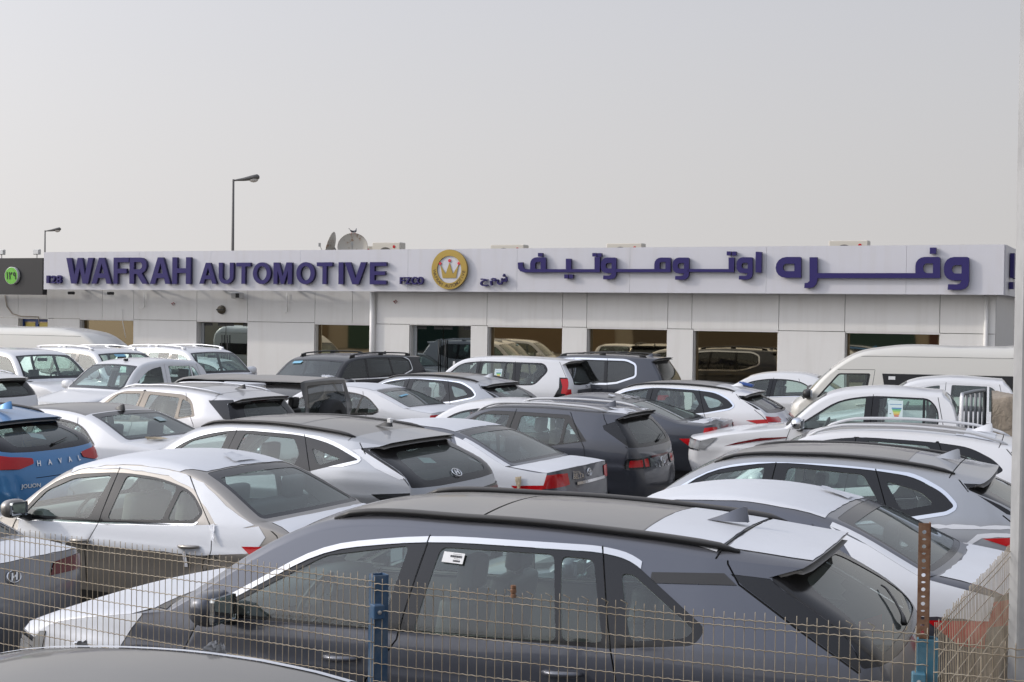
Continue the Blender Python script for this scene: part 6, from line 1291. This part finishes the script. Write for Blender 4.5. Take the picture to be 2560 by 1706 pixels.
c_k = C_(k_, 'white saloon with a black roof and black roof fin', (-7.80, 19.95), -25)
j_ = wagon(.15, 4.58, BLUE, W=.93, h=.08, chrome=None, rail=M_BLACK, sh=-.12, tail='n'); j_['belt'] = (1.2, 1.03, 3.9, 1.14); j_['glass'] = M_GLASS
j_['fin'] = (3.84, 1.64, BLUE, 1.25); j_['wiper'] = (('rb', -.12), .0, ('rb', -.25), .45)
j_['rib'] = ws() + rw_suv(.72, .80, .06, -.14, .98, r=.18) + heads() + [('lamp:r', 0, [(('rb', .22), -.50), (('rb', .38), -.50), (('rb', .50), -.74), (('rb', .52), -1), (('rb', .12), -1), (('rb', .16), -.7)], dict(mirror='lamp:r', r=.03)), ('seam', 0, [(('rb', .78), -.5), (('rb', .78), .5), (('rb', .80), .5), (('rb', .80), -.5)], {})]
j_['side'] = [('lamp:r', [(4.08, 1.17), (4.6, 1.20), (4.6, 1.04), (4.2, 1.04)])] + j_['side']
c_j = C_(j_, 'bright blue car with HAVAL lettered across its tailgate', (-9.283, 17.59), -20)
c_m = C_(jeep(), 'boxy dark grey off-roader with squared rear window', (-6.72, 25.45), -21)
n_ = hilux(WHITE, W=.90, h=.10); n_['dlo_mat'] = WHITE; c_n = C_(n_, 'white double cab pickup seen from the front, windscreen towards the lot', (-9.08, 28.1), 58)
hx = hilux(WHITE, h=.075, L=5.3, xf=-.36); hx['mirror_mat'] = M_CHROME; hx['rib'] += [('chrome', 0, [(('fm', -.1), -.50), (('lip', -.03), -.50), (('lip', -.03), .50), (('fm', -.1), .50)], {})]
hx['side'] = [('lamp:d2', [(.30, .86), (.8, .96), (1.22, 1.02), (1.25, 1.04), (.85, 1.01), (.5, .93)])] + hx['side']
c_h = C_(hx, 'white double cab pickup with red side stripe, chrome mirror and energy label in its window', (3.206, 22.60), -18)
ad_ = hilux(WHITE, h=.11); ad_['dlo_mat'] = WHITE
c_ad = C_(ad_, 'white double cab pickup mostly hidden between the tall van and the striped pickup', (5.70, 27.33), -18)
c_hi = C_(hiace(CREAM, h=.10), 'cream high roof van on the right with dark side glass', (6.24, 32.0), -14)
c_r = C_(hiace(CREAM, h=.12, win=False), 'cream high roof van at the far left edge, behind the white off-roaders', (-10.9, 42.2), 162)
c_q = C_(landcruiser(WHITE, None, .10, M_SILVER, False), 'white off-roader with white roof rails facing right, nearer the dark one', (-6.048, 35.31), 145)
c_p = C_(landcruiser(WHITE, None, .11, M_SILVER, False), 'white off-roader with white roof rails half hidden behind the white pickup', (-7.79, 33.37), 145)
o_ = landcruiser(WHITE, None, .10, M_SILVER, False); o_['rails'] = None; o_['fin'] = None
c_o = C_(o_, 'white off-roader without roof rails at the left edge, facing right', (-8.95, 31.1), 145)
u_ = landcruiser(BLACKP, M_GLASSP, .09, M_BLACK, True); u_['belt'] = (1.4, 1.34, 4.0, 1.44); u_['dlo'] = [(q[0], q[1] + .17 - .10 * max(0, q[1] - 1.22) / .55) + tuple(q[2:]) for q in u_['dlo']]; u_['div'] = [(2.52, 1.86, 2.47, 1.36, .03), (3.34, 1.86, 3.38, 1.38, .03)]; u_['glass'] = glass('privacy_mid', (.20, .23, .24), .06); u_['chw'] = .025
c_u = C_(u_, 'black off-roader facing the lot with paper notes inside its windscreen', (-5.25, 29.8), 57)
s_ = creta(); s_['paint'] = WHITE; s_['bonnet_mat'] = s_['boot_mat'] = WHITE; s_['fin'] = None; s_['h'] = .10; s_['dlo_mat'] = M_TRIM
s_['side'] = [('lamp:d', [(3.95, 1.08), (4.4, 1.09), (4.4, .98), (4.0, 1.0)])] + s_['side']
c_s = C_(s_, 'white car cut by the left edge, behind the blue one', (-13.0, 27.75), -22)
t_ = sedan(.0, (3.05, 1.53), (3.8, 1.22), (4.2, 1.12), 4.25, WHITE, W=.87, dlo=SED_DLO, h=.12, div=[(2.22, 1.42, 2.17, .97, .05)]); 
c_t = C_(t_, 'small white saloon in the gap between white and black off-roaders, by the wall', (-6.3, 39.6), 164)
ab = sedan(.3, (3.3, 1.49), (3.9, 1.15), (4.2, 1.05), 4.3, WHITE, W=.87, dlo=SED_DLO, h=.11, div=[(2.34, 1.42, 2.27, .97, .09)], bt=2.34, bb=2.27, peak=(2.6, 1.565), head=(1.75, 1.46), belt=(1.2, .93, 3.4, .99))
c_ab = C_(ab, 'white car standing against the wall panels, left of the cream van', (4.15, 35.25), -18)
af = wagon(.3, 4.45, WHITE, W=.90, h=.08, chrome=None, sh=-.25, tail='n', sun=True)
af['rails'] = dict(s=(('head', .0), ('rend', -.30)), t=.88, lift=.055, r=.020, mat=MATS['rail_white'], ease=.18); af['fin'] = (3.55, 1.645, WHITE, 1.2); af['rib'] += film_rib(('mid', .0), ('mid', .5), -.85, .85, .01)
c_af = C_(af, 'white car with arched white roof rails, behind the silver car at the right', (1.607, 16.07), -20)
e_ = sedan(.0, (3.05, 1.42), (3.95, 1.07), (4.47, 1.03), 4.58, GREY, W=.90, dlo=SED_DLO, h=.065, div=[(2.22, 1.42, 2.17, .97, .05)])
e_['paint'] = paint('grey_mid', (.24, .245, .265), .4, .35)
e_['rib'] = [('lamp:d', 0, [(('deck', .25), -.52), (('deck', .62), -.42), (('deck', .66), -1), (('deck', .12), -1)], dict(mirror='lamp:d'))] + [q for q in e_['rib'] if q[0] != 'lamp:r'] + film_rib(('rb', .08), ('deck', -.03), -.9, .9, .01)
c_e = C_(e_, 'mid grey saloon cut by the left edge behind the fence, round badge on its boot', (-7.50, 11.63), -24)
w_ = sedan(.1, (2.9, 1.47), (3.7, 1.12), (4.2, 1.06), 4.28, WHITE, W=.87, dlo=SED_DLO, h=.09, div=[(2.22, 1.42, 2.17, .97, .05)])
c_w = C_(w_, 'white saloon mostly hidden behind the slate grey car with white rails', (-2.15, 23.1), -24)
f_ = sedan(.0, (3.05, 1.45), (3.9, 1.08), (4.4, 1.03), 4.5, paint('dusty_grey', (.06, .06, .058), .2, .46, .25), W=.89, dlo=SED_DLO, h=.05, div=[(2.22, 1.42, 2.17, .97, .05)], peak=(2.35, 1.535), head=(1.62, 1.45))
f_['rib'] += [('film', 0, [(('head', -.1), .815), (('rend', .15), .80), (('rend', .15), .865), (('head', -.1), .865)], dict(jag=.006))]
f_['rib'] += [('seam', 0, [(('head', -.3), .885), (('rend', .4), .885), (('rend', .4), .95), (('head', -.3), .95)], {})]
c_f = C_(f_, 'dusty grey saloon roof in the bottom corner, parked outside the fence', (-3.72, 5.08), -8, group=None)
# ------------------------------------------------------------------ badges, lettering, stickers, torn film
def badge_h(c, cp, t, size=.075, off=.012, dome=False):
    """oval ring with a slanted H"""
    M = c.rib_frame(cp, t, off); bm = bmesh.new(); n = 28; rr_ = []
    for k in range(n):
        a = 2 * pi * k / n; rr_.append([bm.verts.new(M @ Vector(((size + .007 * math.cos(q)) * math.cos(a) * 1.0, (size * .66 + .007 * math.cos(q)) * math.sin(a), .007 * math.sin(q)))) for q in (0, 1.57, 3.14, 4.71)])
    for k in range(n):
        for j in range(4): bm.faces.new((rr_[k][j], rr_[(k + 1) % n][j], rr_[(k + 1) % n][(j + 1) % 4], rr_[k][(j + 1) % 4]))
    o = from_bm('badge', bm, M_CHROME, c.root, True)
    sl_ = .42; h_ = size * .42
    for x in (-.34, .34):
        V = [M @ Vector((size * x + s_ * size * .12 + y * sl_, y, z)) for z in (0, .006) for s_, y in ((-1, -h_), (1, -h_), (1, h_), (-1, h_))]
        link('badge_bar', V, [(0, 3, 2, 1), (4, 5, 6, 7), (0, 1, 5, 4), (1, 2, 6, 5), (2, 3, 7, 6), (3, 0, 4, 7)], M_CHROME, o, smooth=False)
    V = [M @ Vector((x + y * .5, y + x * .25, z)) for z in (0, .005) for x, y in ((-size * .3, -.007), (size * .3, -.007), (size * .3, .007), (-size * .3, .007))]
    link('badge_bar', V, [(0, 3, 2, 1), (4, 5, 6, 7), (0, 1, 5, 4), (1, 2, 6, 5), (2, 3, 7, 6), (3, 0, 4, 7)], M_CHROME, o, smooth=False)
    return o
def letters(c, s_, cp, t0, t1, size, mat=M_CHROME, off=.008, bold=.012, shear=0.0, sx=1.0):
    for k, ch in enumerate(s_):
        t = t0 + (t1 - t0) * k / max(1, len(s_) - 1)
        if ch != ' ': place_text('letter', ch, size, c.rib_frame(cp, t, off), mat, c.root, .006, size * .022, sx, shear)
def word(c, s_, cp, t, size, mat=M_CHROME, off=.008, bold=.01, shear=0.0, sx=1.0): place_text('lettering', s_, size, c.rib_frame(cp, t, off), mat, c.root, .005, size * .022, sx, shear)
badge_h(c_tuc, ('rb', -.16), .0, .078); badge_h(c_e, ('deck', .42), .0, .062, .012)
badge_h(c_ven, ('tg', -.12), .0, .070, .03)
def oval_badge(c, cp, t, size, off=.012):
    M = c.rib_frame(cp, t, off); o = None
    for rx, ry, cx, cy in ((1, .68, 0, 0), (.34, .62, 0, 0), (.66, .26, 0, .30)):
        bm = bmesh.new(); n = 24; rr_ = []
        for k in range(n):
            a = 2 * pi * k / n; rr_.append([bm.verts.new(M @ Vector((size * (cx + rx * math.cos(a)) + .005 * math.cos(q) * math.cos(a), size * (cy + ry * math.sin(a)) + .005 * math.cos(q) * math.sin(a), .005 * math.sin(q)))) for q in (0, 1.57, 3.14, 4.71)])
        for k in range(n):
            for j in range(4): bm.faces.new((rr_[k][j], rr_[(k + 1) % n][j], rr_[(k + 1) % n][(j + 1) % 4], rr_[k][(j + 1) % 4]))
        q_ = from_bm('badge' if o is None else 'badge_ring', bm, M_CHROME, o or c.root, True); o = o or q_
letters(c_ven, 'VENUE', ('tg', .10), -.28, .28, .075, M_CHROME, .010)
letters(c_j, 'HAVAL', ('rb', .40), -.42, .40, .086, M_CHROME, .010, .0024, .15)
word(c_j, 'JOLION', ('tg', .0), -.62, .060, M_CHROME, .010, .012, .15, 1.35)
letters(c_aa, 'ZARI', ('rb', .42), -.10, .40, .085, M_BLACK, .010)
# black boot edge of the filmed saloon: lettering, badge, chrome bar
word(c_bel, 'BELTA', ('deck', .36), -.36, .078, M_CHROME, .010, .012, .25, 1.2); word(c_bel, 'TOYOTA', ('deck', .20), -.40, .034, M_CHROME, .010, .006, 0, 1.3)
oval_badge(c_bel, ('deck', .28), .02, .062); oval_badge(c_pr, ('rb', .22), .0, .085); 
def bar(c, cp, t0, t1, hgt, mat, off, name='chrome_bar'):
    V = []; F = []
    for k in range(13):
        M = c.rib_frame(cp, t0 + (t1 - t0) * k / 12, off)
        V += [M @ Vector((0, -hgt, 0)), M @ Vector((0, -hgt, .01)), M @ Vector((0, hgt, .01)), M @ Vector((0, hgt, 0))]
    for k in range(12):
        for j in range(3): a = 4 * k; F.append((a + j, a + 4 + j, a + 5 + j, a + 1 + j))
    link(name, V, F, mat, c.root, smooth=False)
bar(c_bel, ('deck', .62), -.42, .60, .016, M_CHROME, .006); bar(c_pr, ('rb', .52), -.62, .70, .075, plain('chrome_dull', (.30, .30, .31), .3, .8), .008)
word(c_dz, 'SUZUKI', ('deck', .30), -.46, .05, M_CHROME, .008, .008, .2, 1.2)
# pale panel and two round sensors on the silver car's tail
bar(c_tuc, ('tg', .02), -.46, .52, .10, plain('pale_panel', (.42, .43, .44), .4), .005, 'plate_panel')
for t in (.12, .30):
    bm = bmesh.new(); bm_lathe(bm, [(.024, .012), (.024, .018), (.001, .018)], 14, c_tuc.rib_frame(('tg', .02), t, .004)); from_bm('round_socket', bm, M_DARK, c_tuc.root)
bar(c_tuc, ('rb', .52), -.95, .95, .014, M_REDD, .012, 'light_bar'); bar(c_ven, ('tg', -.42), -.40, .40, .012, M_REDD, .010, 'light_bar')
def chmsl(c, t=.28, cp=('under', .03), mat=M_REDD): bar(c, cp, -t, t, .014, mat, .012, 'brake_light')
for c in (c_tuc, c_cre, c_ven, c_j, c_aa, c_x): chmsl(c)
# barcode sticker on the foreground car's rear door window
M = c_rav.side_frame(2.515, 1.455, -1, .004) @ Matrix.Rotation(R(-2), 4, 'Z')
st = plate('window_sticker', .125, .060, M, M_WHITE, c_rav.root); rs = random.Random(3)
for (x0, x1, y0, y1) in ((-.018, .050, .002, .014), (.004, .046, -.022, -.012)):
    x = x0
    while x < x1:
        w1 = rs.uniform(.0012, .0036); plate('barcode_bar', w1, y1 - y0, M @ Matrix.Translation((x, (y0 + y1) / 2, .0012)), M_PRINT, st); x += w1 + rs.uniform(.0010, .0022)
for y, w1, x in ((.021, .052, .02), (-.004, .03, .02)): plate('print_line', w1, .003, M @ Matrix.Translation((x, y, .0012)), plain('print_grey', (.4, .4, .4), .6), st)
def energy_label(c, x, z, w1, h1, sgn=-1):
    M = c.side_frame(x, z, sgn, -.004); s_ = plate('energy_label', w1, h1, M, plain('label_pale', (.62, .74, .74), .5), c.root)
    for k, cl in enumerate(((.10, .25, .45), (.05, .40, .15), (.35, .55, .10), (.65, .60, .08), (.65, .35, .06), (.55, .10, .06))):
        ww = w1 * (.66 - k * .07); plate('label_bar', ww, h1 * .065, M @ Matrix.Translation((w1 * .08 + (w1 * .66 - ww) * 0, h1 * (.10 - k * .078), .0012)), plain('label_%d' % k, cl, .5), s_)
    plate('label_bar', w1 * .8, h1 * .03, M @ Matrix.Translation((0, h1 * .30, .0012)), plain('label_0', (.1, .2, .4), .5), s_); plate('label_bar', w1 * .12, h1 * .03, M @ Matrix.Translation((-w1 * .33, -h1 * .18, .0012)), M_PRINT, s_)
energy_label(c_h, 2.78, 1.48, .21, .30); energy_label(c_pr, 2.90, 1.43, .19, .24)
plate('window_sticker', .14, .07, c_hi.side_frame(2.13, 1.58, -1, .014), M_WHITE, c_hi.root)
def ws_note(c, cp, t, w1, h1, mat, rz=0, off=-.02, name='paper_note'):
    plate(name, w1, h1, c.rib_frame(cp, t, off) @ Matrix.Rotation(rz, 4, 'Z'), mat, c.root)
M_BLUES = plain('blue_sticker', (.20, .45, .60), .5)
ws_note(c_u, ('head', -.20), .55, .26, .09, M_BLUES, .1, .012); ws_note(c_u, ('cowl', .28), -.62, .20, .12, M_WHITE, -.5, .012)
ws_note(c_p, ('head', -.2), .2, .30, .10, M_BLUES, 0, .012); ws_note(c_y, ('rend', .45), -.28, .34, .05, M_BLUES, .15, .006); ws_note(c_k, ('rend', .45), .45, .16, .12, plain('pale_note', (.35, .45, .45), .5), 0, .006)
ws_note(c_j, ('under', .5), -.02, .18, .12, plain('label_pale', (.62, .74, .74), .5), -.5, -.02)
for c, t in ((c_tuc, -.22), (c_x, -.34)): ws_note(c, ('under', .45), t, .20, .10, plain('label_mint', (.45, .60, .55), .5), -.15, -.02)
# tape on roof fins
bm = bmesh.new(); bm_box(bm, c_tuc.L(3.95, 0, 1.675), (.045, .05, .05), None, .006, 1); from_bm('tape', bm, M_WHITE, c_tuc.root)
bm = bmesh.new(); bm_box(bm, c_aa.L(3.98, .06, 1.66), (.24, .15, .045), Matrix.Rotation(R(12), 3, 'Y'), .018, 2); from_bm('tape', bm, plain('blue_tape', (.03, .08, .28), .45), c_aa.root, True)
# door handle tape strips on the bronze saloon
for x in (1.58, 2.86):
    M = c_dz.side_frame(x + .0, .80, -1, .010); plate('tape_strip', .035, .15, M @ Matrix.Translation((0, -.03, 0)) @ Matrix.Rotation(R(4), 4, 'Z'), film_mat(), c_dz.root)
# loose, crumpled ends of protective film
def crumple(c, M, w1, h1, seed, mat=None, amp=.02):
    r_ = random.Random(seed); n = 9; V = []; F = []
    for j in range(n):
        for i in range(n):
            x = (i / (n - 1) - .5) * w1 * (1 - .55 * j / (n - 1)); y = (j / (n - 1)) * h1
            V.append(M @ Vector((x + r_.uniform(-.004, .004), y, .012 + amp * abs(math.sin(i * 1.7 + seed)) * (.3 + j / n) + r_.uniform(0, amp * .4))))
    for j in range(n - 1):
        for i in range(n - 1): a = j * n + i; F.append((a, a + 1, a + n + 1, a + n))
    link('loose_film', V, F, mat or film_mat(), c.root)
M_TAN = plain('old_tape', (.46, .38, .26), .6)
crumple(c_dz, c_dz.side_frame(3.10, 1.05, -1, .002) @ Matrix.Rotation(R(200), 4, 'Z'), .05, .15, 5, None, .008)
crumple(c_dz, c_dz.rib_frame(('rend', -.04), .10, .0) @ Matrix.Rotation(R(0), 4, 'Z'), .34, .20, 2, None, .012); crumple(c_b, c_b.rib_frame(('rend', -.04), .35, .0), .26, .22, 4, None, .012)
crumple(c_k, c_k.rib_frame(('lid', -.6), -.35, .0) @ Matrix.Rotation(R(70), 4, 'Z'), .20, .26, 6, M_TAN, .025); crumple(c_bel, c_bel.side_frame(3.96, 1.0, -1, .004) @ Matrix.Rotation(R(190), 4, 'Z'), .08, .13, 8, M_TAN, .02)
for k, (cp, t) in enumerate(((('mid', .62), -.5), (('mid', .8), -.2), (('rend', -.12), -.6), (('rend', -.08), .1))): crumple(c_ven, c_ven.rib_frame(cp, t, .0) @ Matrix.Rotation(k * 1.3, 4, 'Z'), .14, .10, 20 + k, None, .014)
for k, (cp, t) in enumerate(((('rend', -.25), -.5), (('rend', .0), -.2), (('rend', .02), .3), (('lid', -.3), -.2), (('lid', .1), .1))): crumple(c_z, c_z.rib_frame(cp, t, .0) @ Matrix.Rotation(k * 1.1, 4, 'Z'), .20, .10, 40 + k, None, .016)
for k, (cp, t) in enumerate(((('head', .6), .97), (('peak', .3), .96))): crumple(c_f, c_f.rib_frame(cp, t, .0) @ Matrix.Rotation(k * 1.9, 4, 'Z'), .10, .06, 60 + k, None, .02)
crumple(c_m, c_m.rib_frame(('rend', -.08), .35, .0), .5, .12, 71, None, .03)
# antennas on pickups
for c in (c_n,):
    bm = bmesh.new(); bm_box(bm, c.L(1.95, -.1, 1.775), (.10, .05, .05), None, .018, 2); from_bm('roof_antenna', bm, M_BLACK, c.root, True)
# spare wheel behind the boxy car's rear window
bm = bmesh.new(); MW = Matrix.Translation(c_m.L(4.02, -.02, .98)) @ Matrix.Rotation(R(90), 4, 'Y'); bm_lathe(bm, [(.20, .10), (.33, .11), (.37, .07), (.37, -.09), (.2, -.1)], 30, MW); bm_lathe(bm, [(.21, .09), (.15, .05), (.001, .06)], 24, MW); smooth_angle(from_bm('spare_wheel', bm, M_RUBBER, c_m.root), 50)
# load rack and tarpaulin on the striped pickup
for sg in (-1, 1):
    bm = bmesh.new(); bm_tube(bm, [c_h.L(3.86 + sg * .16, sg * .80, 1.06), c_h.L(3.86 + sg * .16, sg * .80, 1.40), c_h.L(3.86 + sg * .16, sg * .79, 1.70), c_h.L(3.86 + sg * .15, sg * .74, 1.745)], .030, 8); from_bm('rack_post', bm, WHITE if sg < 0 else plain('rack_grey', (.14, .145, .15), .5), c_h.root, True)
for y in (-.48, -.16, .16, .48):
    bm = bmesh.new(); bm_tube(bm, [c_h.L(3.86 + y * .2, y, 1.08), c_h.L(3.86 + y * .2, y, 1.4), c_h.L(3.86 + y * .2, y, 1.72)], .022, 8); from_bm('rack_bar', bm, plain('rack_pale', (.27, .28, .29), .5), c_h.root, True)
bm = bmesh.new(); bm_tube(bm, [c_h.L(3.71, -.74, 1.74), c_h.L(3.86, 0, 1.75), c_h.L(4.01, .74, 1.74)], .028, 8); from_bm('rack_rail', bm, plain('rack_pale', (.27, .28, .29), .5), c_h.root, True)
m, nt, p = newmat('canvas'); n1 = noise(nt, 3, 6, .65); r1 = ramp(nt, n1.outputs['Fac'], .3, .75, (.22, .185, .145, 1), (.37, .315, .25, 1)); nt.links.new(r1.outputs[0], p.inputs['Base Color']); p.inputs['Roughness'].default_value = .9
n2 = noise(nt, 5, 5, .6, dist=1.5); b = N(nt, 'ShaderNodeBump'); b.inputs['Strength'].default_value = .8; b.inputs['Distance'].default_value = .05; nt.links.new(n2.outputs['Fac'], b.inputs['Height']); nt.links.new(b.outputs[0], p.inputs['Normal'])
tp = empty('tarpaulin', c_h.root.matrix_basis @ c_h.L(4.72, 0, 1.14), R(-18), 'brown canvas tarpaulin sheet over a load on the striped pickup, next to the rack', 'tarpaulin')
V = []; F = []; nx, ny = 15, 25; rt = random.Random(9)
for i in range(nx):
    for j in range(ny):
        u, v = i / (nx - 1), j / (ny - 1); a = (v - .5) * 2; y = max(-1, min(1, a * 1.75)) * .84; drop = max(0, abs(a) - .57) / .43
        V.append((-.60 + 1.06 * u, y + .015 * math.sin(u * 17 + v * 9), .58 - .62 * drop + .022 * math.sin(u * 11 + a * 3) + rt.uniform(-.008, .008)))
for i in range(nx - 1):
    for j in range(ny - 1): k = i * ny + j; F.append((k, k + ny, k + ny + 1, k + 1))
link('canvas_sheet', V, F, m, tp)
bm = bmesh.new(); bm_box(bm, (-.07, 0, .27), (1.0, 1.62, .54)); from_bm('load', bm, M_DARK, tp)
